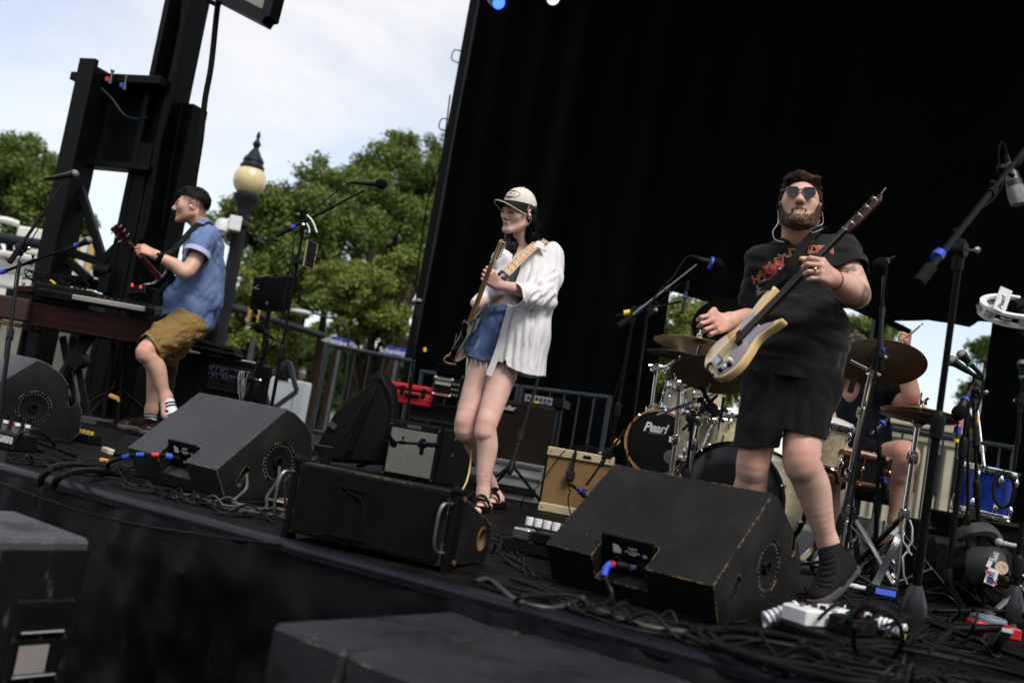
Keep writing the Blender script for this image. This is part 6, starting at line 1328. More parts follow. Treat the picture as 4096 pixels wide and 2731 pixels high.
class Sdf:
 def __init__(s,h):s.h=h;s.ops=[]
 def cone(s,a,b,ra,rb,k=.02,sq=None,neg=False):s.ops.append(('c',V(a),V(b),ra,rb,k,sq,neg));return s
 def chain(s,pts,k=.02,sq=None):
  n=5;q=spline([p for p,r in pts],n);rr=[v.x for v in spline([V((r,0,0))for p,r in pts],n)]
  if len(pts)<3:q=[p for p,r in pts];rr=[r for p,r in pts]
  for i in range(len(q)-1):s.cone(q[i],q[i+1],rr[i],rr[i+1],k if i in(0,len(q)-2)else.002,sq)
  return s
 def ell(s,c,r,M=None,k=.02,neg=False):s.ops.append(('e',V(c),V(r),M or Matrix.Identity(3),None,k,None,neg));return s
 def box(s,o):
  if o[0]=='c':r=max(o[3],o[4]);a,b=o[1],o[2]
  else:r=max(o[2]);a=b=o[1]
  q=r+o[5]+2*s.h
  return np.minimum(a,b)-q,np.maximum(a,b)+q
 def mesh(s):
  bx=[s.box(o)for o in s.ops if not o[7]]
  lo=np.min([b[0]for b in bx],0)-s.h;hi=np.max([b[1]for b in bx],0)+s.h
  n=np.ceil((hi-lo)/s.h).astype(int)+1;g=np.full(n,.06,np.float32)
  ax=[lo[i]+s.h*np.arange(n[i])for i in range(3)]
  for o in s.ops:
   b0,b1=s.box(o);i0=np.clip(((b0-lo)/s.h).astype(int),0,n-1);i1=np.clip(((b1-lo)/s.h).astype(int)+2,1,n)
   sl_=tuple(slice(i0[i],i1[i])for i in range(3))
   X,Y,Z=np.meshgrid(*[ax[i][sl_[i]].astype(np.float32)for i in range(3)],indexing='ij',sparse=True)
   if o[0]=='c':
    a,b,ra,rb,k,sq=o[1],o[2],o[3],o[4],o[5],o[6];ba=b-a;qx,qy,qz=X-a.x,Y-a.y,Z-a.z
    if sq:
     nn=V(sq[0]).normalized();f=1/sq[1]-1;t=(qx*nn.x+qy*nn.y+qz*nn.z)*f;qx,qy,qz=qx+nn.x*t,qy+nn.y*t,qz+nn.z*t;ba=ba+nn*(ba.dot(nn)*f)
    d2=max(ba.length_squared,1e-9);t=np.clip((qx*ba.x+qy*ba.y+qz*ba.z)/d2,0,1)
    d=np.sqrt((qx-t*ba.x)**2+(qy-t*ba.y)**2+(qz-t*ba.z)**2)-(ra+t*(rb-ra))
    if sq:d=d*(.5+.5*min(1,sq[1]))
   else:
    c,r,M,k=o[1],o[2],o[3],o[5];I=M.transposed();qx,qy,qz=X-c.x,Y-c.y,Z-c.z
    e=[(I[i][0]*qx+I[i][1]*qy+I[i][2]*qz)/r[i]for i in range(3)]
    k0=np.sqrt(e[0]**2+e[1]**2+e[2]**2);k1=np.sqrt((e[0]/r[0])**2+(e[1]/r[1])**2+(e[2]/r[2])**2);d=k0*(k0-1)/(k1+1e-6)
   p=g[sl_]
   if o[7]:d=-d;hh=np.maximum(k-np.abs(p-d),0)/k;g[sl_]=np.maximum(p,d)+hh*hh*k/4
   else:hh=np.maximum(k-np.abs(p-d),0)/k;g[sl_]=np.minimum(p,d)-hh*hh*k/4
  return nets(g,lo,s.h)
def nets(g,lo,h):
 s=g<0;n=np.array(g.shape);c=np.zeros(n-1,np.int8)
 cs=[(i,j,k)for i in(0,1)for j in(0,1)for k in(0,1)]
 def sh(A,o):return A[o[0]:o[0]+n[0]-1,o[1]:o[1]+n[1]-1,o[2]:o[2]+n[2]-1]
 for o in cs:c+=sh(s,o)
 I=np.argwhere((c>0)&(c<8));idx=np.full(n-1,-1,np.int64);idx[tuple(I.T)]=np.arange(len(I))
 pos=np.zeros((len(I),3));cnt=np.zeros(len(I))
 for a in cs:
  for ax in range(3):
   if a[ax]:continue
   b=list(a);b[ax]=1;va=g[tuple((I+a).T)];vb=g[tuple((I+b).T)];m=(va<0)!=(vb<0)
   t=np.where(m,va/np.where(m,va-vb,1),0);p=np.array(a,float)[None]+np.zeros((len(I),3));p[:,ax]+=t;pos+=p*m[:,None];cnt+=m
 P=lo+h*(I+pos/cnt[:,None]);F=[]
 for ax in range(3):
  u,v=(ax+1)%3,(ax+2)%3;a=[slice(1,n[i]-1)for i in range(3)];b=list(a);a[ax]=slice(0,n[ax]-1);b[ax]=slice(1,n[ax])
  sa,sb=s[tuple(a)],s[tuple(b)];E=np.argwhere(sa!=sb)
  if not len(E):continue
  fl=sa[tuple(E.T)];off=np.ones(3,int);off[ax]=0;E=E+off;du=np.zeros(3,int);du[u]=1;dv=np.zeros(3,int);dv[v]=1
  q=np.stack([idx[tuple((E-du-dv).T)],idx[tuple((E-dv).T)],idx[tuple(E.T)],idx[tuple((E-du).T)]],1);q[~fl]=q[~fl][:,::-1];F.append(q)
 return P,np.concatenate(F)
def vnormals(P,F):
 n=np.cross(P[F[:,2]]-P[F[:,0]],P[F[:,3]]-P[F[:,1]]);N=np.zeros_like(P)
 for i in range(4):np.add.at(N,F[:,i],n)
 return N/(np.linalg.norm(N,axis=1)[:,None]+1e-12)
def nz(P,sc_,seed=0.0):
 """smooth noise at every point; sc_ may differ per axis"""
 Q=P*np.array(sc_)+seed;return np.array([MN.noise(V(q))for q in Q])
def trim(P,F,f):
 """cut away where f > 0 and pull the rim onto f = 0"""
 P=P.copy();o=f>0;fo=o[F];mix=fo.any(1)&~fo.all(1)
 tgt={}
 for q in F[mix]:
  ins=[i for i in q if not o[i]]
  for i in q:
   if o[i]and i not in tgt:j=ins[0];t=f[i]/(f[i]-f[j]+1e-12);tgt[i]=P[i]+(P[j]-P[i])*t
 for i,p in tgt.items():P[i]=p
 return P,F[~fo.all(1)]
def skinmesh(name,P,F,m,parent,col=None,thick=0.0,smooth=0):
 used=np.unique(F);mp_=np.full(len(P),-1);mp_[used]=np.arange(len(used));P=P[used];F=mp_[F]
 off=np.array(wloc(parent));me=bpy.data.meshes.new(name);me.vertices.add(len(P));me.vertices.foreach_set('co',(P-off).ravel())
 me.loops.add(F.size);me.loops.foreach_set('vertex_index',F.ravel());me.polygons.add(len(F));me.polygons.foreach_set('loop_start',np.arange(0,F.size,4));me.polygons.foreach_set('use_smooth',np.ones(len(F),bool))
 me.update(calc_edges=True);me.validate()
 for q in(m if isinstance(m,list)else[m]):me.materials.append(q)
 if col is not None:
  a=me.attributes.new('col','FLOAT_COLOR','POINT');c=np.ones((len(P),4));c[:,:3]=col(P);a.data.foreach_set('color',c.ravel())
 o=bpy.data.objects.new(name,me);COL.objects.link(o);o.parent=parent
 if smooth:md=o.modifiers.new('s','SMOOTH');md.iterations=smooth;md.factor=.5
 if thick:md=o.modifiers.new('t','SOLIDIFY');md.thickness=thick;md.offset=-1
 return o
def cloth(name,S_,m,parent,folds,cut_=None,thick=.004,smooth=2,creases=()):
 """folds: list of (scale xyz, depth, seed)"""
 P,F=S_.mesh();N=vnormals(P,F);d=np.zeros(len(P))
 for sc_,a,sd in folds:q=nz(P,sc_,sd);d+=a*(1-2*np.abs(q))if a<0 else a*q
 for a,c,w_,dp in creases:
  a_,c_=np.array(a),np.array(c);nn=np.cross(c_-a_,a_-np.array(CAMP));nn/=np.linalg.norm(nn);t=((P-a_)@(c_-a_))/((c_-a_)@(c_-a_));end=np.clip(np.minimum(t,1-t)*6+.25,0,1)*(near_seg(P,a,c,.16)>0)
  q=np.abs((P-a_)@nn);q=np.where(end>0,q,9);dp=dp*end;d+=-.6*dp*np.exp(-(q/w_)**2)+dp*.7*np.exp(-((q-2.1*w_)/w_)**2)
 P=P+N*d[:,None]
 if cut_ is not None:P,F=trim(P,F,cut_(P))
 return skinmesh(name,P,F,m,parent,thick=thick,smooth=smooth)
def hmat(c,fwd,up=(0,0,1),s=1.0):
 y=V(fwd).normalized();z=V(up);z=(z-y*z.dot(y)).normalized();x=y.cross(z)
 return Matrix(((x.x*s,y.x*s,z.x*s,c[0]),(x.y*s,y.y*s,z.y*s,c[1]),(x.z*s,y.z*s,z.z*s,c[2]),(0,0,0,1)))
def head_ops(S_,M,jaw=1.0,ears=(1,1),closed=True,nose=1.0):
 s=M.to_scale()[0];R3=M.to_3x3().normalized();w=lambda*p:M@V(p)
 def E(c,r,k=.02,neg=False):S_.ell(w(*c),[q*s for q in r],R3,k*s,neg)
 def K(a,b,ra,rb,k=.012,neg=False):S_.cone(w(*a),w(*b),ra*s,rb*s,k*s,None,neg)
 E((0,-.018,.038),(.074,.094,.084));E((0,.03,-.02),(.062*jaw,.064,.088),.03)
 for q in(-1,1):
  K((q*.055*jaw,-.01,-.055),(q*.02,.072,-.098),.018,.017,.03);E((q*.036,.058,-.014),(.026,.022,.024),.035)
  E((q*.031,.1,.006),(.017,.014,.011),.014,True);E((q*.031,.0775,.005),(.0155,.0145,.0125),.004)
  K((q*.012,.093,.026),(q*.042,.082,.026),.007,.006,.012)
  K((q*.0115,.1,-.033),(q*.0115,.097,-.031),.0085,.0085,.008)
  if ears[0 if q<0 else 1]:
   Re=R3@Matrix.Rotation(-q*.35,3,'Z')@Matrix.Rotation(-.15,3,'X')
   S_.ell(w(q*.078,-.014,-.004),[.0095*s,.019*s,.032*s],Re,.006*s);S_.ell(w(q*.089,-.008,-.004),[.007*s,.010*s,.018*s],Re,.006*s,True)
 K((0,.086,.02),(0,.107*nose,-.024),.0095,.012,.018);E((0,.108*nose,-.029),(.0125,.012,.010),.012)
 K((-.014,.0885,-.060),(.014,.0885,-.060),.0075,.0075,.008);K((-.013,.087,-.0705),(.013,.087,-.0705),.0085,.0085,.008);K((-.021,.096,-.0652),(.021,.096,-.0652),.0022,.0022,.003,True)
 E((0,.079,-.1),(.02,.018,.016),.02)
def hand_ops(S_,M,curl,thumb=((.045,.05,-.02),(.04,.075,-.04)),spread=.1):
 """M: wrist frame, y to the fingers, z out of the back of the hand, x to the thumb"""
 s=M.to_scale()[0];w=lambda p:M@V(p)
 for i,(x,L)in enumerate(((.033,(.042,.026,.021)),(.0112,(.046,.03,.022)),(-.0112,(.042,.028,.021)),(-.032,(.033,.021,.018)))):
  kn=V((x,.088-.006*abs(i-1),0));S_.cone(w((x*.55,.002,0)),w(kn),.0175*s,.0125*s,.012*s)
  a=0;p=kn;cv=curl[i]if isinstance(curl[0],(tuple,list))else curl;r=.0092
  for j in range(3):
   a+=R(cv[j]);d=V((math.sin(spread*(1.5-i)*.6)*math.cos(a),math.cos(a),-math.sin(a)));q=p+d*L[j]
   S_.cone(w(p),w(q),r*s,(r-.0009)*s,.0025*s);p=q;r-=.0009
 b=V((.024,.022,-.008));S_.cone(w((.012,.005,-.004)),w(b),.018*s,.016*s,.012*s);S_.cone(w(b),w(thumb[0]),.0145*s,.0115*s,.008*s);S_.cone(w(thumb[0]),w(thumb[1]),.0112*s,.009*s,.004*s)
def wframe(wr,kn,dorsal,thumb_side,s=1.0):
 """wrist, knuckle point, direction the back of the hand faces; thumb_side +1/-1 flips"""
 y=(V(kn)-V(wr)).normalized();z=V(dorsal);z=(z-y*z.dot(y)).normalized();x=y.cross(z)*thumb_side
 return Matrix(((x.x*s,y.x*s,z.x*s,wr[0]),(x.y*s,y.y*s,z.y*s,wr[1]),(x.z*s,y.z*s,z.z*s,wr[2]),(0,0,0,1)))
def face_marks(M,parent,brow=(.03,.02,.015),lip=(.16,.05,.05)):
 b=MB(M)
 for q in(-1,1):b.tube(spline([(q*.018,.0945,-.001),(q*.026,.0955,-.004),(q*.035,.0935,-.004),(q*.045,.0865,.001)],4),[.0012]+[.0021]*11+[.0010],5)
 part('eyelashes',b,mat('dark lashes',(.012,.008,.007),.6),parent)
 for q in(-1,1):
  b=MB(M);b.tube(spline([(q*.013,.0985,.026),(q*.028,.097,.031),(q*.045,.087,.028)],4),[.0022]+[.0028]*7+[.0010],5);part('eyebrow',b,mat('brow hair',brow,.8),parent)
 b=MB(M);b.tube(spline([(-.021,.0895,-.067),(-.010,.0958,-.0652),(0,.0968,-.0655),(.010,.0958,-.0652),(.021,.0895,-.067)],4),[.0006]+[.0016]*15+[.0006],5);part('mouth_line',b,mat('mouth line',lip,.5),parent)
def near(P,c,r):return np.clip(1-np.linalg.norm(P-np.array(c),axis=1)/r,0,1)
def near_seg(P,a,b,r):
 a=np.array(a);b=np.array(b);d=b-a;t=np.clip(((P-a)@d)/(d@d),0,1);return np.clip(1-np.linalg.norm(P-a-t[:,None]*d,axis=1)/r,0,1)
def skin_color(base,M,red=(),stubble=0.0,marks=None,lips=(.36,.12,.11),beard=None,fade=None,bw=None):
 base=np.array(base)
 def fn(P):
  c=np.tile(base,(len(P),1));mixin=lambda c,w_,q:c+(np.array(q)-c)*np.clip(w_,0,1)[:,None]
  c=c*(1+.10*nz(P,(22,22,22),3.1)+.05*nz(P,(70,70,70),7))[:,None]
  rd=base*np.array([.98,.66,.62])
  for q,r,a in red:c=mixin(c,near(P,q,r)*a*1.6,rd)
  L=(np.array(M.inverted())[:3,:3]@P.T).T+np.array(M.inverted())[:3,3];x,y,z=L.T;hd=(np.abs(x)<.11)&(y>-.15)&(y<.15)&(z>-.14)&(z<.16)
  g1=lambda cx,cy,cz,rx,ry,rz:np.exp(-(((x-cx)/rx)**2+((y-cy)/ry)**2+((z-cz)/rz)**2))*hd
  for q in(-1,1):
   c=mixin(c,g1(q*.042,.07,-.025,.022,.04,.016)*.5,rd);c=mixin(c,g1(q*.085,-.015,0,.02,.03,.035)*.5,rd)
   c=mixin(c,np.clip(1.5*g1(q*.032,.09,-.002,.015,.03,.0045),0,1)*.95,(.02,.012,.01));c=mixin(c,g1(q*.030,.09,.008,.02,.02,.013)*.6,base*np.array([.5,.38,.34]))
   c=mixin(c,g1(q*.029,.09,.030,.019,.03,.006)*.9,beard or(.05,.03,.02));c=mixin(c,g1(q*.008,.105,-.042,.006,.02,.005)*1.0,(.06,.02,.02))
  c=mixin(c,g1(0,.115,-.03,.016,.025,.014)*.4,rd)
  c=mixin(c,g1(0,.095,-.0665,.019,.03,.008)*.8,lips);c=mixin(c,g1(0,.095,-.0652,.019,.03,.003)*.7,(.08,.02,.02))
  if stubble:st=np.clip((-.045-z)/.03,0,1)*np.clip((y+.005)/.03,0,1)*hd;c=mixin(c,st*stubble*(1-g1(0,.095,-.0665,.024,.03,.01)),base*np.array([.5,.42,.38]))
  if fade:zz=z+(y<.02)*.03;c=mixin(c,np.clip((zz-.0)/.05,0,1)*(y<.055)*(np.abs(x)>.045)*hd*.8+(y<-.05)*(z>-.07)*hd*.75,fade)
  if bw:wgt=np.clip(np.clip(bw(x,y,z)/.010+.35,0,1)*(.75+.5*nz(P,(160,160,90),2)),0,1)*hd;c=mixin(c,wgt*.85,(.15,.08,.042))
  if marks:c=marks(P,c,mixin)
  return c
 return fn
skin_m=mat('skin',(.5,.3,.22),.5,0,.05,9,attr='col',sub=.10,bump=.08,bs=240,spec=.4)
A=at
def ribbon(b,pts,wdt,nrm,th=.003,n=8):
 """flat band along a spline; nrm: which way its face looks"""
 P=spline(pts,n);m=len(P);vs=[]
 for i,p in enumerate(P):
  d=(P[min(i+1,m-1)]-P[max(i-1,0)]).normalized();q=V(nrm[0]).lerp(V(nrm[1]),i/(m-1))if isinstance(nrm,list)else V(nrm)
  s_=d.cross(q).normalized();q=s_.cross(d).normalized();vs+=[p+s_*wdt/2,p-s_*wdt/2,p-s_*wdt/2-q*th,p+s_*wdt/2-q*th]
 fs=[(4*i+j,4*i+(j+1)%4,4*i+4+(j+1)%4,4*i+4+j)for i in range(m-1)for j in range(4)]+[(3,2,1,0),(4*m-4,4*m-3,4*m-2,4*m-1)]
 b.add(vs,fs);return P
def gmat(p0,p1,n,L):
 """instrument frame: origin at the body end, x to the headstock, z out of its face; L is the real length"""
 x=V(p1)-V(p0);s=x.length/L;x.normalize();z=V(n);z=(z-x*z.dot(x)).normalized();y=z.cross(x)
 return Matrix(((x.x*s,y.x*s,z.x*s,p0[0]),(x.y*s,y.y*s,z.y*s,p0[1]),(x.z*s,y.z*s,z.z*s,p0[2]),(0,0,0,1)))
def sm(poly,n=4):return[(p.x,p.y)for p in spline([(*q,0)for q in poly+poly[:1]],n)[:-1]]
string_m=mat('guitar string',(.16,.155,.15),.35,.8)
def guitar(name,label,M,outline,body_m,nut,tip,heel,strings,neck_m,fret_m,guard=None,guard_m=None,tuners='line',th=.044,hs=None,extras=None,frets=20):
 t=thing(name,label,name,M@V((.2,0,0)));Z=Matrix.Translation
 b=MB(M);b.prism(sm(outline),Z((0,0,-th)),th,.009,3);part('body',b,body_m,t)
 if guard:b=MB(M);b.prism(sm(guard),Z((0,0,.0004)),.003,.0012);part('pickguard',b,guard_m,t)
 b=MB(M);w0,w1=.030,.021;b.prism([(heel-.12,-w0),(nut,-w1),(nut,w1),(heel-.12,w0)],Z((0,0,.002)),.008,.001);part('fretboard',b,fret_m,t)
 b=MB(M);secs=[(heel-.02,.029,.022),(heel+.06,.028,.017),(nut-.03,.022,.014),(nut+.01,.021,.014)];vs=[];fs=[]
 for x,w_,d in secs:
  for k in range(7):a=math.pi*k/6;vs.append((x,-w_*math.cos(a),.0022-d*math.sin(a)))
 for i in range(3):
  for k in range(6):fs.append((i*7+k,i*7+k+1,i*7+8+k,i*7+7+k))
  fs.append((i*7+6,i*7,i*7+7,i*7+13))
 b.add(vs,fs);part('neck',b,neck_m,t)
 b=MB(M);sc_l=nut-.07
 for k in range(1,frets+1):x=nut-sc_l*(1-2**(-k/12));w_=lerp(w1,w0,(nut-x)/(nut-heel+.12));b.box((x,0,.0105),(.0022,w_*1.98,.0016))
 part('frets',b,string_m,t,kind='stuff')
 b=MB(M);b.box((nut,0,.010),(.005,.042,.006));part('nut',b,mat('bone',(.7,.66,.55),.4),t)
 b=MB(M);b.prism(sm(hs),Z((0,0,-.016)),.015,.003);part('headstock',b,neck_m,t)
 for i in range(strings):
  f=(i+.5)/strings-.5
  if tuners=='line':x=lerp(nut+.04,tip-.03,i/(strings-1));y0,sg=lerp(.012,.018,i/(strings-1)),1
  else:k=i%(strings//2);x=lerp(nut+.045,tip-.045,k/(strings/2-1));sg=1 if i<strings//2 else-1;y0=sg*.022
  R_=.007 if strings>4 else.010;ye=(.040 if tuners=='line' else.048)*sg
  b=MB(M);b.cyl((x,y0,-.001),(x,y0,.016),R_*.75,n=10);b.cyl((x,y0,.0),(x,y0,.004),R_*1.2,n=12);b.cyl((x,y0,-.026),(x,y0,-.016),R_*1.3,n=12);b.cyl((x,y0,-.021),(x,ye,-.021),.0035,n=8);b.box((x,ye+.006*sg,-.021),(R_*2.2,.012,R_*1.1),None,.003);part('tuner',b,chrome,t)
  b=MB(M);b.tube([(.06,f*.075,.014),(heel-.05,f*.062,.0145),(nut,f*.038,.0135),(x,y0,.010)],.0011 if strings>4 else.0017,5,False);part('string',b,string_m,t)
 if extras:extras(t,M)
 return t
yb_=4.1
bm=thing('person','bearded man in sunglasses, black T-shirt and black shorts playing a cream bass','person',V((A(3150,1500,4.1).x,4.05,0)))
HM=hmat(A(3200,826,4.06),(-.30,-.95,.24),(-.05,0,1),1.02)
hk=lambda*p:HM@V(p)
rh=wframe(A(2900,1290,3.95),A(2850,1292,3.87),(-.1,-1,.15),1,1.08)
lh=wframe(A(3320,1112,3.70),A(3268,1058,3.60),(.45,-.8,.15),1,1.06)
def bass_body(h):
 S_=Sdf(h);head_ops(S_,HM,1.16)
 S_.cone(hk(0,-.025,-.06),A(3190,1000,4.17),.066,.070,.03);S_.cone(A(3190,1005,4.19),A(3330,1030,4.19),.045,.05,.03);S_.cone(A(3190,1005,4.18),A(3080,1060,4.16),.045,.05,.03)
 S_.cone(A(3205,1100,4.18),A(3175,1450,4.15),.095,.105,.03);S_.cone(A(3170,1450,4.15),A(3160,1540,4.15),.10,.095,.03)
 el=A(3428,1175,4.0);S_.chain([(A(3372,1020,4.17),.056),(el,.054),(lerp(el,lh.translation,.35),.057),(lerp(el,lh.translation,.8),.038),(lh.translation,.033)],.02)
 hand_ops(S_,lh,[(58,62,30),(62,66,30),(64,66,30),(66,62,30)],((.05,.06,-.05),(.045,.088,-.075)),.25)
 el=A(3040,1272,4.22);S_.chain([(A(3058,1070,4.12),.062),(el,.052),(lerp(el,rh.translation,.4),.048),(rh.translation,.034)],.02)
 hand_ops(S_,rh,[(30,88,60),(34,92,60),(38,92,60),(42,88,60)],((.05,.05,.004),(.040,.085,.002)),.05)
 kn=A(3205,1820,3.98);an=A(3318,2190,4.06);S_.chain([(A(3235,1560,4.1),.088),(kn,.074),(lerp(kn,an,.18),.0695),(lerp(kn,an,.36)+V((.010,.012,0)),.0695),(lerp(kn,an,.72),.049),(an,.036)],.03);S_.ell(kn+V((-.01,-.035,.01)),(.036,.03,.045),None,.03)
 S_.cone(an,A(3325,2225,4.06),.036,.034,.02)
 kn=A(3016,1830,4.08);an=A(2972,2215,4.2);S_.chain([(A(3080,1570,4.15),.08),(kn,.068),(lerp(kn,an,.2),.063),(lerp(kn,an,.42)+V((0,.012,0)),.068),(lerp(kn,an,.78),.045),(an,.036)],.03);S_.ell(kn+V((-.015,-.035,.01)),(.034,.03,.045),None,.03);S_.cone(an,V((an.x,an.y-.05,.05)),.036,.034,.02)
 return S_
P,F=BP,BF=bass_body(.0042).mesh()
elb=A(3445,1195,3.97)
HAIRB=lambda x,y,z:z-np.interp(y,[-.12,-.04,-.015,.02,.045,.07,.1],[-.06,-.03,.016,.028,.055,.084,.088])
def tattoo(P,c,mixin):
 I=np.array(HM.inverted());L=(I[:3,:3]@P.T).T+I[:3,3];on=(np.abs(L[:,0])<.1)&(np.abs(L[:,1])<.13)&(np.abs(L[:,2])<.14);c=mixin(c,on*np.clip((HAIRB(*L.T)+.012)/.014,0,1)*.9,(.06,.03,.017))
 w_=np.clip(nz(P,(30,30,30),2.2)*5+.6,0,1)*np.clip(near(P,A(3440,1195,3.93),.085)*3,0,1);c=mixin(c,w_*.8,(.06,.07,.06));w2=np.clip(nz(P,(40,40,40),9)*5-.3,0,1)*np.clip(near(P,A(3440,1190,3.93),.08)*3,0,1);c=mixin(c,w2*.7,(.35,.17,.05))
 w3=np.clip(nz(P,(45,45,45),5)*5+.5,0,1)*np.clip(near(P,A(3398,1100,4.05),.06)*3,0,1);return mixin(c,w3*.75,(.09,.08,.07))
BEARD=lambda x,y,z:np.maximum(np.minimum(np.minimum(np.interp(np.abs(x),[0,.016,.026,.04,.06,.08],[-.079,-.078,-.071,-.070,-.052,.01])-z,y+.012+.2*z),z+.128),np.minimum(np.minimum(-.046-.25*np.abs(x)-z,z+.0575+.45*np.abs(x)),np.minimum(.030-np.abs(x),y-.06)))
skinmesh('body',P,F,skin_m,bm,skin_color((.60,.365,.285),HM,[(A(3200,1800,3.93),.11,.35),(A(3010,1830,4.0),.1,.4),(lh.translation,.1,.3),(rh@V((0,.09,0)),.07,.5),(A(3450,1200,3.95),.06,.5)],0,tattoo,(.42,.18,.15),(.10,.055,.03),None,BEARD),smooth=1)
def hair(name,M,keep,m,parent,grow=1.05,tufts=(),rough_=.006,jaw=1.0,h=.005,seed=1,stretch=(60,25,25),flow=None):
 S_=Sdf(h);head_ops(S_,M@Matrix.Scale(grow,4),jaw,(0,0))
 for a,c,ra,rb in tufts:S_.cone(M@V(a),M@V(c),ra,rb,.015)
 P,F=S_.mesh();I=np.array(M.inverted());L=(I[:3,:3]@P.T).T+I[:3,3];N=vnormals(P,F);P=P+N*(rough_*nz(L,stretch,seed)+rough_*.5*nz(L,(140,60,60),seed+4))[:,None]
 P,F=trim(P,F,-keep(L[:,0],L[:,1],L[:,2]));o=skinmesh(name,P,F,m,parent,smooth=1)
 if flow:strands(M,P,F,flow,m,parent)
 return o
def strands(M,P,F,flow,m,parent,n=650,ln=.016,r=.0011,seed=5):
 """loose locks lying over the hair"""
 N=vnormals(P,F);use=np.unique(F);g=np.random.default_rng(seed);I=M.inverted();R3=M.to_3x3().normalized();b=MB()
 for i in g.choice(use,n):
  p=V(P[i]);q=I@p;d=R3@V(flow(q)).normalized();nn=V(N[i]);d=(d-nn*d.dot(nn)*.85).normalized()+V(g.normal(size=3))*.10;l_=ln*g.uniform(.5,1.2);b.tube([p-nn*.002,p+d*l_*.4+nn*.0022,p+d*l_*.75+nn*.002,p+d*l_],[r,r*1.3,r,r*.3],3,False)
 part('hair_strands',b,m,parent,kind='stuff')
def hair_mat(n,c,c2):
 return mat(n,c,.48,0,.3,20,col2=c2,c2=(.45,.65),c2s=45,bump=.9,bs=260,stretch=(1,1,.35),spec=.4)
brown_h=hair_mat('brown hair',(.045,.022,.012),(.11,.055,.028));beard_m=hair_mat('ginger beard',(.10,.055,.03),(.20,.11,.06));dark_h=hair_mat('dark brown hair',(.022,.013,.009),(.05,.03,.018));black_h=mat('black hair',(.006,.006,.008),.38,0,.3,20,bump=.7,bs=200,stretch=(1,1,.15),spec=.5)
hl_=lambda x,y,z:np.minimum(z-np.where(y>.05,.088-.10*np.abs(x),np.where(y>.0,.055-(.05-y)*.9,-.03+.7*np.clip(y+.02,-.05,1))),.2-y)
hair('hair',HM,HAIRB,brown_h,bm,1.045,[((-.05,.055,.098),(.01,.07,.108),.014,.018),((.01,.07,.108),(.052,.052,.098),.018,.016),((-.04,-.02,.102),(.04,-.03,.104),.022,.022),((.052,.07,.092),(.060,.066,.062),.010,.005),((-.066,.03,.07),(-.055,.05,.095),.013,.015),((.068,.02,.06),(.056,.045,.095),.015,.016)],.007,1.16,flow=lambda q:(-1.2 if q.z>.07 else-.1,-.5 if q.z>.07 else-.5,-.1 if q.z>.07 else-1))
bf=BEARD
P,F=BP,BF;_L=(np.array(HM.inverted())[:3,:3]@P.T).T+np.array(HM.inverted())[:3,3];_w=(bf(*_L.T)>.001)&(np.abs(_L[:,0])<.1)&(_L[:,1]>-.03)&(_L[:,2]>-.14)&(_L[:,1]<.14)&(_L[:,2]<.02);strands(HM,P,F[_w[F].all(1)],lambda q:(q.x*4,.5,-1),beard_m,bm,2600,.010,.0007,7)
gl=mat('grey glasses frame',(.06,.065,.06),.3);ln=mat('dark lens',(.004,.005,.007),.04,0,0,coat=0,spec=.6)
gs=MB(HM)
def lens_o(q):return sm([(q*.032+a,.006+c)for a,c in((-.024,-.006),(-.020,.017),(.0,.020),(.021,.017),(.024,-.004),(.016,-.018),(-.004,-.021),(-.018,-.017))],3)
for q in(-1,1):
 T_=Matrix(((1,0,0,0),(0,0,1,.108),(0,1,0,0),(0,0,0,1)));o_=lens_o(q)[::-1]
 b=MB(HM);b.prism(o_[::-1],T_,.003);part('lens',b,ln,bm)
 gs.tube([V((x,.1105,z))for x,z in o_+o_[:1]],.0032,6,False);gs.tube([(q*.056,.109,.018),(q*.079,.085,.02),(q*.088,.0,.012),(q*.084,-.02,-.006)],.003,6)
gs.tube(spline([(-.011,.112,.010),(0,.117,.014),(.011,.112,.010)],4),.0028,6);part('sunglasses',gs,gl,bm)
clear=mat('clear tube',(.55,.5,.48),.3)
b=MB();e=hk(.088,-.012,-.005);b.tube(spline([e,A(3112,890,4.0),A(3092,925,3.98),A(3100,958,3.98),A(3135,968,4.0)],7),.0014,5);b.tube(spline([hk(-.088,-.012,-.01),A(3290,895,4.05),A(3240,912,4.02),A(3252,930,4.0),A(3290,915,4.02)],6),.0013,5);part('earphone_wire',b,clear,bm)
for q in(-1,1):
 b=MB();b.ball(hk(q*.090,.0,-.006),.009,8);part('earphone',b,rubber if q>0 else rubber,bm)
tee=mat('faded black T-shirt',(.024,.026,.030),.85,0,.15,5,bump=.25,bs=170,sheen=.12)
S_=Sdf(.008);sq=((0,1,0),.72)
S_.ell(A(3203,1120,4.15),(.205,.135,.19),None,.06);S_.ell(A(3200,1330,4.12),(.212,.165,.19),None,.08);S_.cone(A(3185,1430,4.12),A(3172,1515,4.12),.205,.20,.05,sq)
S_.cone(A(3195,990,4.17),A(3365,1012,4.18),.075,.085,.05);S_.cone(A(3190,1000,4.15),A(3065,1055,4.13),.075,.082,.05)
S_.cone(A(3370,1010,4.18),A(3412,1100,4.10),.082,.083,.03);S_.cone(A(3058,1058,4.13),A(3012,1240,4.2),.084,.080,.03)
hemP=[A(2962,1468,4.0),A(3382,1535,4.05)]
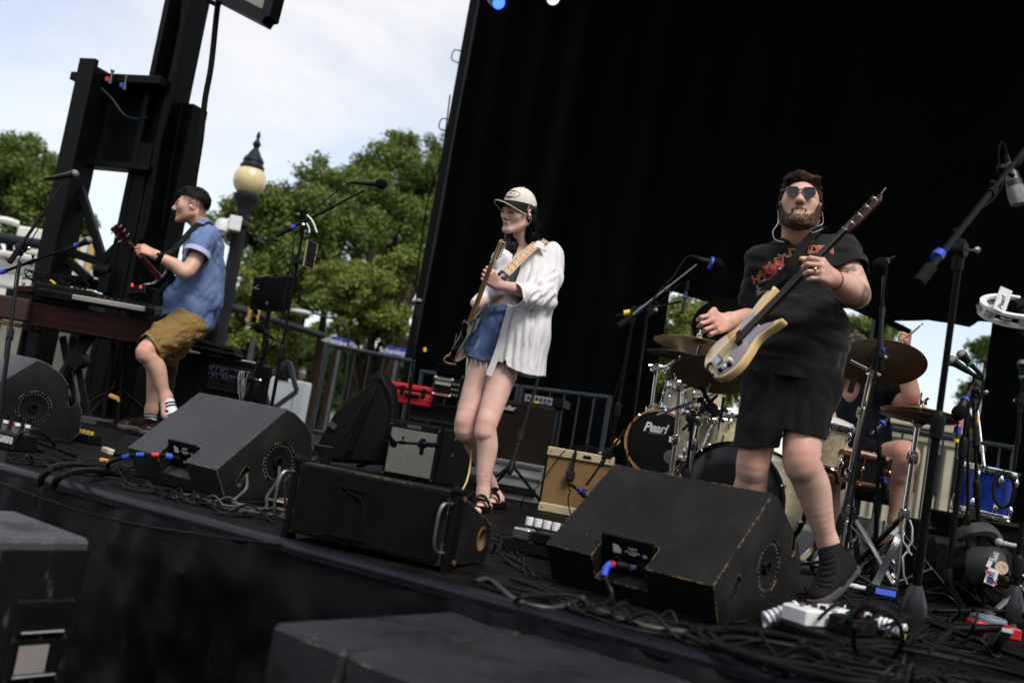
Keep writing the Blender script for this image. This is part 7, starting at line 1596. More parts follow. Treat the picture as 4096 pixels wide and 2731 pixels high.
def tee_cut(P):
 fz=lerp(hemP[0].z,hemP[1].z,0)+(hemP[1].z-hemP[0].z)*(P[:,0]-hemP[0].x)/(hemP[1].x-hemP[0].x)-.012*np.sin((P[:,0]-hemP[0].x)*9)-P[:,2]
 def pl(a,d,c,r):dd=V(d).normalized();return np.where(np.linalg.norm(P-np.array(c),axis=1)<r,(P-np.array(a))@np.array(dd),-1)
 s1=pl(A(3403,1092,4.1),A(3412,1100,4.1)-A(3370,1010,4.18),A(3415,1130,4.1),.13);s2=pl(A(3014,1228,4.2),A(3012,1240,4.2)-A(3058,1058,4.13),A(3010,1270,4.2),.14)
 nk=(.078-np.linalg.norm((P-np.array(A(3192,968,4.13)))*np.array([1,1,.8]),axis=1))
 return np.maximum(np.maximum(fz,np.maximum(s1,s2)),nk)
shirt=cloth('t_shirt',S_,tee,bm,[((7,7,3),.010,2),((5,5,16),-.010,4),((11,9,24),-.006,8)],tee_cut)
b=MB();n_=26;c0=A(3194,992,4.135);b.tube([c0+V((.080*math.cos(a),.082*math.sin(a),.035*math.sin(a)+.012*math.cos(a)))for a in[2*math.pi*k/n_ for k in range(n_+1)]],.009,8,False);part('collar',b,tee,bm)
from mathutils.bvhtree import BVHTree
def onto(o,objs,d):
 """press flat print onto the cloth below it"""
 bpy.context.view_layer.update();dg=bpy.context.evaluated_depsgraph_get();e=o.evaluated_get(dg);me=e.to_mesh();off=wloc(o);bv=BVHTree.FromPolygons([v.co+off for v in me.vertices],[p.vertices for p in me.polygons]);d=V(d).normalized()
 for q in objs:
  oq=wloc(q)
  for v in q.data.vertices:
   h_=bv.ray_cast(v.co+oq-d*.3,d,.8)
   if h_[0]is not None:v.co=h_[0]-d*.0025-oq
 e.to_mesh_clear()
pr=mat('faded red print',(.30,.03,.035),.8);py=mat('faded yellow print',(.40,.24,.06),.8);pw=mat('faded white print',(.28,.26,.24),.8,col2=(.04,.03,.03),c2=(.45,.55),c2s=50)
fd=ray(3110,1080).normalized();Qx=V((1,-.25,0)).normalized();arcT=[]
for k,ch in enumerate('HARLEY-DAVIDSON'):
 if ch in'-':pass
 t_=k/14;u=3018+22.5*k;v_=1122-128*math.sin(math.pi/2*min(1,k/10));p=A(u,v_,3.8);ang=R(24-16*min(1,k/10))
 for m_,bo,dz in((py,.0022,.0),(pr,.0002,-.004)):
  T_=frame(p+fd*dz,-fd,Qx)@Matrix.Rotation(ang,4,'Z');arcT.append((text(ch,T_,.046,m_,bm,bold=bo,ext=0,name='print'),dz))
for ch,u,v_ in(('9',3080,1095),('0',3118,1082)):arcT.append((text(ch,frame(A(u,v_,3.8),-fd,Qx)@Matrix.Rotation(R(14),4,'Z'),.10,pr,bm,bold=.003,ext=0,name='print'),0))
for pts in([(3015,1150),(3060,1110),(3140,1075),(3150,1085),(3085,1125),(3040,1175)],[(3010,1165),(3050,1150),(3060,1170),(3022,1190)],[(3110,1070),(3150,1060),(3160,1072),(3120,1084)]):
 b=MB();Tw=frame(A(3080,1110,3.8),-fd,Qx);q=[(Tw.inverted()@A(u,v_,3.8)).xy for u,v_ in pts]
 if sum(q[i-1].x*q[i].y-q[i].x*q[i-1].y for i in range(len(q)))<0:q=q[::-1]
 c_=sum(q,V((0,0)))/len(q);fan=[Tw@V((*c_,0))];m_=[]
 for i in range(len(q)):m_+=[Tw@V((*lerp(q[i],q[(i+1)%len(q)],k/6),0))for k in range(6)]
 b.add(fan+m_,[(0,1+i,1+(i+1)%len(m_))for i in range(len(m_))]);arcT.append((part('print',b,pw,bm),.006))
onto(shirt,[o for o,_ in arcT],fd)
for o,dz in arcT:
 for v in o.data.vertices:v.co-=fd*(.0016 if dz<0 else 0)-fd*(.001 if dz>.001 else 0)
short_b=mat('black shorts cloth',(.009,.0095,.0095),.8,0,.2,5,bump=.3,bs=150,sheen=.06)
S_=Sdf(.008);S_.ell(A(3168,1500,4.13),(.198,.15,.12),None,.05);S_.cone(A(3240,1560,4.1),A(3196,1770,4.0),.124,.102,.05);S_.cone(A(3085,1560,4.13),A(3015,1830,4.06),.126,.100,.05)
def sh_cut(P):
 def side(u0,v0,u1,v1,y):a,c=A(u0,v0,y),A(u1,v1,y);return a.z+(c.z-a.z)*(P[:,0]-a.x)/(c.x-a.x)-P[:,2]
 mid=A(3105,1700,4.05).x;return np.where(P[:,0]>mid,side(3110,1712,3280,1752,4.0),side(2940,1785,3095,1790,4.1))
cloth('shorts',S_,short_b,bm,[((8,8,3),.012,6),((14,14,7),-.009,3)],sh_cut)
def shoe(parent,heel,toe,up,m,sole_m,wd=.048,hgt=.075,h=.0065,name='shoe',collar=None):
 heel,toe=V(heel),V(toe);y=(toe-heel);L_=y.length;y.normalize();z=V(up);z=(z-y*z.dot(y)).normalized();x=y.cross(z);w=lambda a,c,e:heel+x*a+y*(c*L_)+z*e
 S_=Sdf(h);S_.cone(w(0,.12,hgt*.62),w(0,.30,hgt*.62),wd*.85,wd*.95,.03);S_.cone(w(0,.12,.03),w(0,.5,.032),wd*.8,wd*.9,.03);S_.cone(w(0,.3,hgt*.6),w(.004,.78,.034),wd*.78,wd*.72,.04,(z,.9));S_.cone(w(0,.55,.03),w(.004,.86,.028),wd,wd*.72,.03,(z,.65))
 if collar:S_.cone(w(0,.14,hgt*.7),V(collar),wd*.8,.044,.02);S_.cone(V(collar),w(0,.58,.045),.044,wd*.72,.03)
 P,F=S_.mesh();loc=(P-np.array(heel));zz=loc@np.array(z);o=skinmesh(name,*trim(P,F,.018-zz),m,parent,smooth=1)
 b=MB(frame(heel,z,x));q=sm([(-wd*.85,.0),(-.0,-.03),(wd*.85,.0),(wd*1.02,L_*.35),(wd*1.12,L_*.68),(wd*.75,L_*.95),(0,L_*1.0),(-wd*.7,L_*.93),(-wd*1.05,L_*.66),(-wd*.95,L_*.35)],4);b.prism(q,Matrix.Translation((0,0,-.006)),.032,.006,2);so=part('sole',b,sole_m,parent);so.parent=o
 return w,o
blk_shoe=mat('black knit shoe',(.024,.0245,.0255),.75,0,.2,20,bump=.5,bs=200);dsole=mat('dark grey sole',(.085,.078,.07),.6,0,.3,14)
w,o=shoe(bm,A(3405,2285,4.12),A(3262,2428,3.86),(-.60,-.30,.72),blk_shoe,dsole,.052,.085,collar=A(3325,2205,4.05))
b=MB()
bpy.context.view_layer.update();off=V(wloc(o));bv=BVHTree.FromPolygons([v.co+off for v in o.data.vertices],[p.vertices for p in o.data.polygons]);b=MB()
def onshoe(u,v_):
 d=ray(u,v_).normalized();h_=bv.ray_cast(CAMP,d,9);return h_[0]-d*.003 if h_[0]is not None else None
for(x0,y0),(x1,y1)in(((770,1150),(842,1128)),((766,1182),(848,1163)),((760,1217),(852,1196)),((755,1252),(850,1236)),((750,1287),(838,1286)),((746,1312),(822,1322))):
 q=[onshoe(2800+lerp(x0,x1,k/6)/1.5675,1500+(lerp(y0,y1,k/6)+8*math.sin(k*.52))/1.5675)for k in range(7)];q=[p for p in q if p is not None]
 if len(q)>2:b.tube(q,.0042,6)
q=part('laces',b,rubber,bm);q.parent=o
shoe(bm,A(3000,2290,4.28),A(2935,2330,4.04),(0,0,1),blk_shoe,dsole,.05,.085,collar=A(2972,2215,4.2))
b=MB();wx=(lerp(lh.translation,A(3428,1175,4.0),.10));ad=(A(3428,1175,4.0)-lh.translation).normalized();b.lathe([(.036,-.008),(.0385,-.008),(.0385,.008),(.036,.008),(.036,-.008)],wx,ad,20);part('watch_strap',b,mat('brown leather',(.07,.015,.012),.5),bm)
b=MB();p=wx+V((-.02,-.028,-.028));b.lathe([(.0185,0),(.0185,.008),(.015,.010),(.0001,.010)],p,(-.3,-.7,-.6),20);part('watch_case',b,mat('gold',(.7,.45,.15),.25,1.0),bm);b=MB();b.lathe([(.0145,.0104),(.0001,.0106)],p,(-.3,-.7,-.6),18);part('watch_dial',b,mat('dial',(.6,.58,.5),.4),bm)
b0,b1=A(2830,1490,3.86),A(3522,778,3.62);xd=(b1-b0).normalized();toc=(CAMP-b0).normalized();upl=xd.cross(toc);upl=upl if upl.x<0 else-upl;nb=toc*math.cos(R(62))+upl.normalized()*math.sin(R(62))
MG=gmat(b0,b1,nb,1.12)
bass_o=[(0,0),(.015,-.09),(.065,-.148),(.14,-.162),(.21,-.138),(.265,-.112),(.315,-.115),(.375,-.142),(.41,-.152),(.418,-.138),(.375,-.095),(.34,-.06),(.33,-.036),(.33,.036),(.36,.05),(.42,.075),(.48,.105),(.508,.125),(.5,.146),(.45,.15),(.38,.135),(.31,.112),(.25,.112),(.19,.138),(.12,.16),(.05,.142),(.008,.08)]
guard=[(.03,-.03),(.035,-.095),(.075,-.135),(.14,-.148),(.21,-.126),(.265,-.10),(.31,-.10),(.36,-.12),(.385,-.125),(.36,-.085),(.325,-.05),(.31,-.034),(.30,.034),(.335,.052),(.36,.075),(.33,.095),(.28,.09),(.25,.06),(.235,.045),(.20,.02),(.14,-.03),(.09,-.045)]
cream_p=mat('cream bass lacquer',(.66,.46,.21),.12,0,.06,4,coat=.8);tort=mat('dark glossy pickguard',(.055,.018,.014),.06,0,.3,25,coat=1.0,col2=(.16,.04,.02),c2=(.5,.62),c2s=30)
rosew=mat('dark fingerboard',(.022,.013,.010),.4,0,.2,20,stretch=(.3,3,3));neckw=mat('reddish neck wood',(.085,.024,.015),.3,0,.2,10,coat=.3,stretch=(.4,4,4))
def bass_x(t,M):
 for x,y in((.235,.022),(.205,-.022)):b=MB(M);b.box((x,y,.008),(.03,.052,.014),None,.004);part('pickup',b,rubber,t)
 b=MB(M);b.box((.07,0,.004),(.055,.085,.006),None,.002);part('bridge',b,chrome,t)
 for k in range(4):b=MB(M);b.cyl((.06,-.028+.0187*k,.012),(.09,-.028+.0187*k,.012),.007,n=10);part('saddle',b,chrome,t)
 for x,y,m_ in((.12,-.085,MATS['bone']),(.085,-.105,MATS['bone']),(.105,-.118,rubber),(.055,-.09,rubber)):b=MB(M);b.lathe([(.011,.003),(.011,.018),(.008,.02)],(x,y,0),(0,0,1),14);part('knob',b,m_,t)
 b=MB(M);b.ball((.49,.135,-.02),.011,8);part('strap_button',b,nickel,t)
 b=MB();ribbon(b,[M@V((.5,.14,-.03)),A(3168,1055,3.84),A(3212,985,3.92),A(3262,925,4.02),A(3290,905,4.14),A(3300,925,4.28)],.036,[(-.3,-1,.1),(0,-.2,1)]);part('strap',b,mat('dark olive strap',(.014,.013,.009),.8),t)
 b=MB();ribbon(b,[M@V((.475,.125,.004)),M@V((.515,.14,.006)),A(3160,1070,3.84)],.04,(-.3,-1,.2));b.T=M;b.lathe([(.009,.006),(.009,.011),(.001,.012)],(.487,.128,0),(0,0,1),12);part('strap_end',b,rubber,t)
 b=MB();b.tube(spline([M@V((.02,-.09,.02)),A(2848,1500,3.78),A(2830,1480,3.8),A(2838,1455,3.86),A(2880,1450,3.95)],6),.006,7);part('lead',b,rubber,t)
 b=MB(M);b.tube([(1.115,-.002,-.01),(1.125,0,.0),(1.155,.006,.0)],.002,5);b.ball((1.157,.006,0),.004,6);part('string_end',b,nickel,t)
guitar('bass_guitar','cream bass guitar with dark fingerboard held by the man in sunglasses',MG,bass_o,cream_p,.905,1.12,.33,4,neckw,rosew,guard,mat('pickguard with painted sky sheen',(.30,.29,.33),.08,0,.1,9,coat=1.0),'line',.044,[(.90,-.021),(.93,-.026),(.97,-.03),(1.06,-.03),(1.10,-.024),(1.12,-.004),(1.118,.016),(1.10,.024),(1.06,.022),(.96,.026),(.93,.022),(.90,.021)],bass_x)  # pale guard colour stands in for sky reflected on dark tortoise
b=MB();b.lathe([(.0095,-.003),(.0105,0),(.0095,.003)],lh@V((-.012,.112,-.012)),(lh.to_3x3()@V((0,1,-1))),14);part('ring',b,MATS['gold'],bm)
wm=thing('person','woman in a cream cap, open white shirt and denim shorts playing a black guitar','person',V((A(1960,1500,5.6).x,5.6,0)))
HW=hmat(A(2072,852,5.56),(-.66,-.70,-.20),(.10,0,1),1.0);wk=lambda*p:HW@V(p)
wl_=wframe(A(1990,1140,5.20),A(1942,1090,5.12),(.25,-.95,-.1),1,.93);wr_=wframe(A(1908,1222,5.46),A(1874,1238,5.36),(-.2,-.8,.5),-1,.92)
S_=Sdf(.0043);head_ops(S_,HW,.94,(1,1),True,.97)
S_.cone(wk(0,-.025,-.06),A(2098,1010,5.66),.047,.052,.025);S_.cone(A(2095,1012,5.67),A(2190,1030,5.69),.038,.038,.03);S_.cone(A(2095,1012,5.66),A(2025,1040,5.63),.04,.042,.03)
S_.ell(A(2092,1090,5.66),(.145,.095,.13),None,.04);S_.cone(A(2075,1150,5.66),A(2035,1235,5.64),.112,.105,.04,((0,1,0),.75));S_.ell(A(2012,1305,5.64),(.135,.085,.10),None,.03)
el=A(2178,1178,5.55);S_.chain([(A(2190,1035,5.69),.040),(el,.043),(lerp(el,wl_.translation,.35),.043),(lerp(el,wl_.translation,.8),.029),(wl_.translation,.026)],.015)
hand_ops(S_,wl_,[(62,70,40),(64,74,40),(66,74,40),(66,70,40)],((.045,.055,-.05),(.04,.085,-.07)),.12)
el=A(1985,1170,5.72);S_.chain([(A(2025,1040,5.62),.05),(el,.04),(wr_.translation,.027)],.015);hand_ops(S_,wr_,[(55,75,45),(58,80,45),(62,80,45),(66,80,45)],((.04,.055,-.025),(.03,.08,-.04)),.02)
kn=A(1948,1690,5.46);an=A(1932,1985,5.46);S_.chain([(A(2060,1350,5.62),.094),(kn,.060),(lerp(kn,an,.15),.0565),(lerp(kn,an,.36)+V((.010,.008,0)),.056),(lerp(kn,an,.7),.042),(an,.031)],.025);S_.ell(kn+V((-.010,-.026,.01)),(.030,.026,.042),None,.03)
S_.cone(an,A(1928,2025,5.43),.031,.03,.02);S_.cone(A(1932,2022,5.45),A(1905,2045,5.32),.028,.026,.02)
kn=A(1862,1688,5.56);an=A(1965,1940,5.86);S_.chain([(A(1968,1350,5.66),.088),(kn,.060),(lerp(kn,an,.2),.056),(lerp(kn,an,.4)+V((-.004,.010,0)),.053),(lerp(kn,an,.75),.038),(an,.031)],.025);S_.ell(kn+V((-.012,-.026,.01)),(.030,.026,.042),None,.03);S_.cone(an,A(1995,1995,5.86),.031,.033,.02);S_.cone(A(1990,1998,5.86),A(1950,2025,5.72),.032,.026,.02)
P,F=S_.mesh();skinmesh('body',P,F,skin_m,wm,skin_color((.66,.42,.345),HW,[(A(1938,1690,5.4),.07,.25),(A(1855,1690,5.5),.07,.3),(wl_@V((0,.09,0)),.06,.4),(wr_@V((0,.09,0)),.06,.5)],0,None,(.36,.12,.12),(.06,.035,.025)),smooth=1)
face_marks(HW,wm)
S_=Sdf(.006)
for a,c,ra,rb in((wk(-.072,-.03,.02),A(2128,950,5.60),.025,.045),(wk(-.06,-.06,.02),A(2140,965,5.66),.03,.045),(A(2128,950,5.6),A(2135,985,5.62),.042,.03),(wk(.0,-.09,.02),A(2110,960,5.7),.05,.06),(wk(.07,-.02,.0),A(2050,960,5.66),.03,.04),(A(2050,955,5.66),A(2040,1005,5.58),.04,.026),(A(2062,960,5.64),A(2052,1000,5.56),.03,.022)):S_.cone(a,c,ra,rb,.02)
P,F=S_.mesh();N=vnormals(P,F);P=P+N*(.009*nz(P,(55,55,9),3)+.005*nz(P,(120,120,14),5))[:,None];skinmesh('hair',P,F,black_h,wm,smooth=1)
cap_m=mat('cream cap cloth',(.74,.67,.60),.85,0,.05,9,bump=.35,bs=220);brim_m=mat('dark brown cap cloth',(.035,.026,.024),.8,bump=.3,bs=220)
capT=HW@Matrix.Translation((0,-.016,.052))@Matrix.Rotation(R(8),4,'X')
t=thing('cap','cream baseball cap with a brown peak worn by the woman','cap',HW.translation)
def dome(i,j):
 a=2*math.pi*i;e=math.pi/2*j;sd=1+.012*math.cos(6*a)*math.sin(2*e);back=.022*max(0,-math.sin(a))*(1-j)
 return V((.084*math.cos(a)*math.cos(e)*sd,.105*math.sin(a)*math.cos(e)*sd,.092*math.sin(e)**.92-back))
b=MB(capT);b.grid(dome,48,14);part('crown',b,cap_m,t)
b=MB(capT)
for k in range(6):a=k/6+1/12;b.tube([dome(a,j/10)*1.006 for j in range(10)],.0011,4)
b.ball((0,0,.093),.006,8);part('seams',b,mat('cap seam',(.42,.36,.29),.8),t,kind='stuff')
b=MB(capT)
for k in range(6):p=dome(k/6,.62)*1.005;b.ball(p,.0028,6)
part('eyelets',b,mat('eyelet brown',(.10,.06,.04),.7),t,kind='stuff')
def peak(i,j,dz=0.0):
 a=R(200+140*i);a=R(168-156*i);r0=V((.083*math.cos(a),.103*math.sin(a),-.001));s_=math.sin(math.pi*i)**.75
 f=V((.083*math.cos(a)*(1-.02*j),.103*math.sin(a)+.090*s_*j,-.004-.010*j*s_+.026*j*(math.cos((i-.5)*math.pi)-1)*2.0-.006*j));return r0.lerp(f,j)+V((0,0,dz))
b=MB(capT);b.grid(lambda i,j:peak(i,j,.002),28,6);b.grid(lambda i,j:peak(1-i,j,-.002),28,6);part('peak',b,brim_m,t)
b=MB(capT);b.tube([peak(k/30,1.0)for k in range(31)],.0032,6);part('peak_edge',b,mat('cap piping',(.5,.42,.32),.8),t)
def patch(pts,m,lift,nm='badge'):
 b=MB(capT);c_=V((sum(p[0]for p in pts)/len(pts),sum(p[1]for p in pts)/len(pts)))
 g_=lambda x,y:dome(.25+x,.01+y)*(1+lift)
 b.add([g_(*c_)]+[g_(*p)for p in pts],[(0,1+(i+1)%len(pts),1+i)for i in range(len(pts))]);return part(nm,b,m,t)
ov=lambda cx,cy,rx,ry,n=20:[(cx+rx*math.cos(2*math.pi*k/n),cy+ry*math.sin(2*math.pi*k/n))for k in range(n)]
lens2=lambda cx,rx,ry:[(cx+rx*math.cos(2*math.pi*k/24),.24+ry*math.sin(2*math.pi*k/24)*abs(math.sin(2*math.pi*k/24))**.4)for k in range(24)]
gold_t=mat('gold thread',(.55,.30,.05),.7);navy=mat('black thread',(.02,.018,.02),.7);wt=mat('white thread',(.66,.66,.7),.7)
patch(lens2(0,.13,.20),gold_t,.006);patch(lens2(0,.118,.175),navy,.010);patch(ov(0.0,.24,.062,.11),gold_t,.013);patch(ov(0,.24,.055,.10),wt,.016);patch(ov(.008,.27,.014,.035),mat('red thread',(.5,.03,.04),.7),.020);patch(ov(-.012,.225,.014,.035),mat('blue thread',(.03,.08,.4),.7),.020)
text('steelers',capT@frame((-.028,.139,.003),(0,.35,1),(1,.18,0))@Matrix.Rotation(R(180),4,'Z'),.018,gold_t,t,bold=.0006)
b=MB();b.ball(wk(-.088,-.004,-.008),(.010),10);b.tube(spline([wk(-.09,-.01,-.012),wk(-.086,-.022,-.035),A(2113,900,5.54),A(2110,925,5.56)],5),.002,5);part('earphone',b,mat('pearl earphone',(.6,.58,.58),.25),wm)
green=mat('sage green top',(.10,.16,.12),.8,0,.1,9,bump=.5,bs=160)
S_=Sdf(.007);S_.ell(A(2090,1090,5.655),(.152,.104,.135),None,.04);S_.cone(A(2085,1120,5.65),A(2058,1180,5.64),.12,.117,.04,((0,1,0),.84))
def top_cut(P):
 a,c=A(1980,1168,5.55),A(2070,1190,5.55);low=a.z+(c.z-a.z)*(P[:,0]-a.x)/(c.x-a.x)-P[:,2];n0=A(2066,1050,5.55);return np.maximum(low,P[:,2]-n0.z+.03-1.1*np.abs(P[:,0]-n0.x))
cloth('crop_top',S_,green,wm,[((10,10,10),.004,3)],top_cut)
white_s=mat('white cotton shirt',(.68,.67,.69),.85,0,.03,5,bump=1.0,bs=9,sheen=.05,stretch=(2.4,2.4,.8))
def crease(N,L,p):p.inputs['Normal'].links[0].from_node.inputs['Distance'].default_value=.005
tweak(white_s,crease)
def front(P):
 e=[(2092,990,5.52),(2080,1075,5.50),(2034,1210,5.47),(1986,1380,5.47),(1938,1525,5.47)];q=[A(*p)for p in e];zs=[p.z for p in q][::-1];xs=[p.x for p in q][::-1]
 return np.interp(P[:,2],zs,xs)-P[:,0]
S_=Sdf(.007);sq=((0,1,0),.96)
S_.ell(A(2125,1075,5.68),(.175,.135,.15),None,.05);S_.cone(A(2112,1150,5.64),A(2075,1340,5.61),.165,.178,.05,sq);S_.cone(A(2075,1340,5.61),A(2052,1500,5.60),.178,.185,.05,sq)
S_.cone(A(2100,1000,5.69),A(2195,1018,5.7),.055,.072,.04);S_.cone(A(2195,1022,5.7),A(2196,1110,5.62),.080,.083,.04);S_.cone(A(2196,1110,5.62),A(2172,1182,5.52),.083,.082,.03);S_.cone(A(2174,1180,5.52),A(2052,1178,5.30),.080,.067,.03)
def w_cut(P):
 z0=A(2060,1472,5.5).z;x1=A(1985,1490,5.5).x;hem=z0-.055*np.clip((x1-P[:,0])/.03,0,1)-.02*np.sin((P[:,0])*20)-.03*np.clip((P[:,0]-A(2100,1400,5.5).x)/.1,0,1)-P[:,2]
 ax_=np.array((A(2052,1178,5.30)-A(2182,1180,5.52)).normalized());cuff=np.where(P[:,1]<5.45,(P-np.array(A(2070,1180,5.33)))@ax_,-1)
 nk=np.where(P[:,2]>A(2100,1035,5.6).z,.066-np.linalg.norm((P-np.array(A(2092,1000,5.64)))*np.array([1,1,.4]),axis=1),-1)
 body_only=np.where((P[:,1]<5.48)&(P[:,2]<A(2060,1260,5.4).z+.2)&(P[:,2]>A(2060,1252,5.4).z),-1,front(P));return np.maximum(np.maximum(hem,cuff),np.maximum(body_only,nk))
cloth('shirt',S_,white_s,wm,[((4.5,4.5,1.5),.012,11),((11,11,2.0),-.013,5),((17,17,4),-.006,3)],w_cut,.003,1,[(A(p[0],p[1],p[4]),A(p[2],p[3],p[4]-.02),w_,dp)for p,w_,dp in[((2160,1030,2098,1245,5.55),.010,.014),((2128,1060,2090,1150,5.52),.008,.010),((2222,1195,2150,1255,5.58),.012,.016),((2150,1205,2110,1255,5.5),.009,.012),((2215,1120,2130,1165,5.50),.011,.014),((2235,1080,2165,1120,5.55),.010,.010),((2190,1150,2110,1200,5.42),.009,.012),((2150,1290,2128,1470,5.52),.011,.012),((2092,1270,2072,1475,5.46),.012,.012),((2040,1240,2000,1480,5.46),.010,.010),((2120,1250,2108,1390,5.48),.009,.010),((2062,1330,2040,1470,5.45),.009,.008)]])
S_=Sdf(.006);p_,q_=A(2052,1178,5.30),A(2182,1180,5.52);d_=(p_-q_).normalized();S_.cone(p_-d_*.045,p_-d_*.005,.072,.070,.01)
cloth('cuff',S_,white_s,wm,[((12,12,12),.008,4),((24,24,24),-.006,2)],lambda P:np.maximum((P-np.array(p_))@np.array(d_),-((P-np.array(p_))@np.array(d_))-.055),.004)
S_=Sdf(.0065);S_.cone(A(2050,1005,5.66),A(2012,1040,5.6),.05,.065,.03);S_.cone(A(2020,1040,5.6),A(1990,1150,5.66),.07,.062,.03);S_.cone(A(1990,1150,5.66),A(1912,1212,5.54),.06,.045,.02);S_.cone(A(2020,1060,5.58),A(1990,1150,5.56),.05,.055,.03)
cloth('shirt_sleeve',S_,white_s,wm,[((10,10,8),.010,3),((18,18,12),-.008,6)],lambda P:np.where(P[:,2]>A(1990,1180,5.6).z+.2,P[:,0]-A(2052,1020,5.6).x,-1),.003)
b=MB();q=[A(2132,990,5.53),A(2140,968,5.56),A(2178,970,5.57),A(2184,1004,5.56)];b.grid(lambda i,j:lerp(lerp(q[0],q[1],j),lerp(q[3],q[2],j),i)+V((0,-.012*math.sin(i*3.1),.006*math.sin(i*5))),8,5);o=part('collar',b,white_s,wm);md=o.modifiers.new('t','SOLIDIFY');md.thickness=.004
b=MB();q=[A(2082,1075,5.50),A(2034,1210,5.47),A(1986,1380,5.47),A(1942,1500,5.47)];ribbon(b,[p+V((.018,-.012,0))for p in q],.036,(-.25,-1,0),.003);part('placket',b,white_s,wm)
b=MB()
for(u,v_,l)in((2062,1480,.05),(2030,1478,.03),(2108,1480,.04),(2118,1488,.03),(1868,1428,.1),(1872,1432,.07),(1945,1450,.05),(1900,1438,.03),(1920,1445,.03)):p=A(u,v_,5.47);b.tube(spline([p,p+V((.005,0,-l*.5)),p+V((.012,0,-l))],4),.0022,4)
part('threads',b,mat('white thread',(.66,.66,.7)),wm,kind='stuff')
denim=mat('blue denim',(.075,.135,.29),.85,0,.2,10,col2=(.22,.30,.47),c2=(.52,.68),c2s=13,bump=.5,bs=230)
S_=Sdf(.0065);S_.ell(A(2008,1292,5.625),(.160,.108,.115),None,.05);S_.cone(A(2012,1222,5.63),A(2008,1290,5.625),.125,.15,.03,((0,1,0),.8));S_.cone(A(1975,1345,5.64),A(1905,1455,5.60),.108,.093,.03);S_.cone(A(2055,1345,5.62),A(2022,1480,5.57),.108,.102,.012)
def d_cut(P):
 def ln(a,c):return a.z+(c.z-a.z)*(P[:,0]-a.x)/(c.x-a.x)
 r_=np.abs(np.sin(P[:,0]*330))*.006;return np.maximum(np.maximum(ln(A(1865,1422,5.5),A(1948,1452,5.5)),A(1950,1446,5.5).z)-P[:,2]+r_,P[:,2]-ln(A(1960,1213,5.55),A(2040,1218,5.55)))
cloth('denim_shorts',S_,denim,wm,[((12,12,6),-.009,3),((26,26,14),-.005,6)],d_cut)
b=MB();ribbon(b,[A(1940,1222,5.56),A(1962,1226,5.51),A(1995,1226,5.495),A(2045,1231,5.49)],.035,(-.2,-1,.1));part('waistband',b,denim,wm);b=MB();b.cyl(A(1984,1225,5.50),A(1984,1225,5.485),.008,n=12);part('button',b,nickel,wm)
sandal=mat('black leather',(.012,.012,.012),.5);
def sandal_f(h_,t_,anb):
 w,o=None,None;y=(V(t_)-V(h_));L_=y.length;y.normalize();x=y.cross(V((0,0,1)));Tm=frame(V(h_),(0,0,1),x);b=MB(Tm);b.prism(sm([(-.034,-.01),(0,-.035),(.034,-.01),(.04,L_*.5),(.044,L_*.8),(0,L_*1.05),(-.044,L_*.8),(-.038,L_*.5)],4),Matrix.Translation((0,0,-.034)),.034,.005);o=part('sandal',b,sandal,wm)
 b=MB(Tm);b.tube([(-.038,-.005,-.008),(0,-.039,-.008),(.038,-.005,-.008),(.042,L_*.5,-.008)],.002,5);q=part('welt',b,mat('yellow welt',(.35,.22,.04),.6),wm);q.parent=o
 b=MB();c=V(anb);b.lathe([(.036,-.014),(.040,-.012),(.040,.012),(.036,.014),(.036,-.014)],c,(.1,.1,1),20);ribbon(b,[c+x*.036,V(h_)+x*.036+y*.06],.022,x);ribbon(b,[c-x*.036,V(h_)-x*.036+y*.06],.022,-x);q=part('strap',b,sandal,wm);q.parent=o
 b=MB(Tm);b.grid(lambda i,j:V((.042*math.cos(math.pi*i),L_*(.58+.14*j),.005+.055*math.sin(math.pi*i)*(1-.3*j))),12,3);q=part('strap',b,sandal,wm);q.parent=o
sandal_f(A(2005,2018,5.90)*V((1,1,0))+V((0,0,.036)),A(1945,2030,5.72)*V((1,1,0))+V((0,0,.036)),A(1972,1955,5.86))
sandal_f(V((A(1932,2030,5.50).x+.01,5.52,.036)),V((A(1905,2040,5.3).x,5.32,.036)),A(1930,2005,5.45))
g0,g1=A(1830,1425,5.42),A(2006,955,4.98);MW=gmat(g0,g1,(-.86,.20,.40),.985)
strat=[(0,0),(.01,-.08),(.06,-.145),(.13,-.158),(.19,-.13),(.235,-.105),(.28,-.11),(.33,-.135),(.365,-.14),(.37,-.12),(.335,-.075),(.32,-.034),(.32,.034),(.34,.06),(.39,.10),(.415,.13),(.40,.15),(.34,.145),(.28,.12),(.235,.112),(.18,.135),(.11,.158),(.045,.13),(.005,.07)]
maple=mat('maple neck',(.36,.18,.065),.3,0,.15,8,coat=.3,stretch=(.4,4,4));gblack=mat('glossy black lacquer',(.008,.008,.009),.08,coat=1.0)
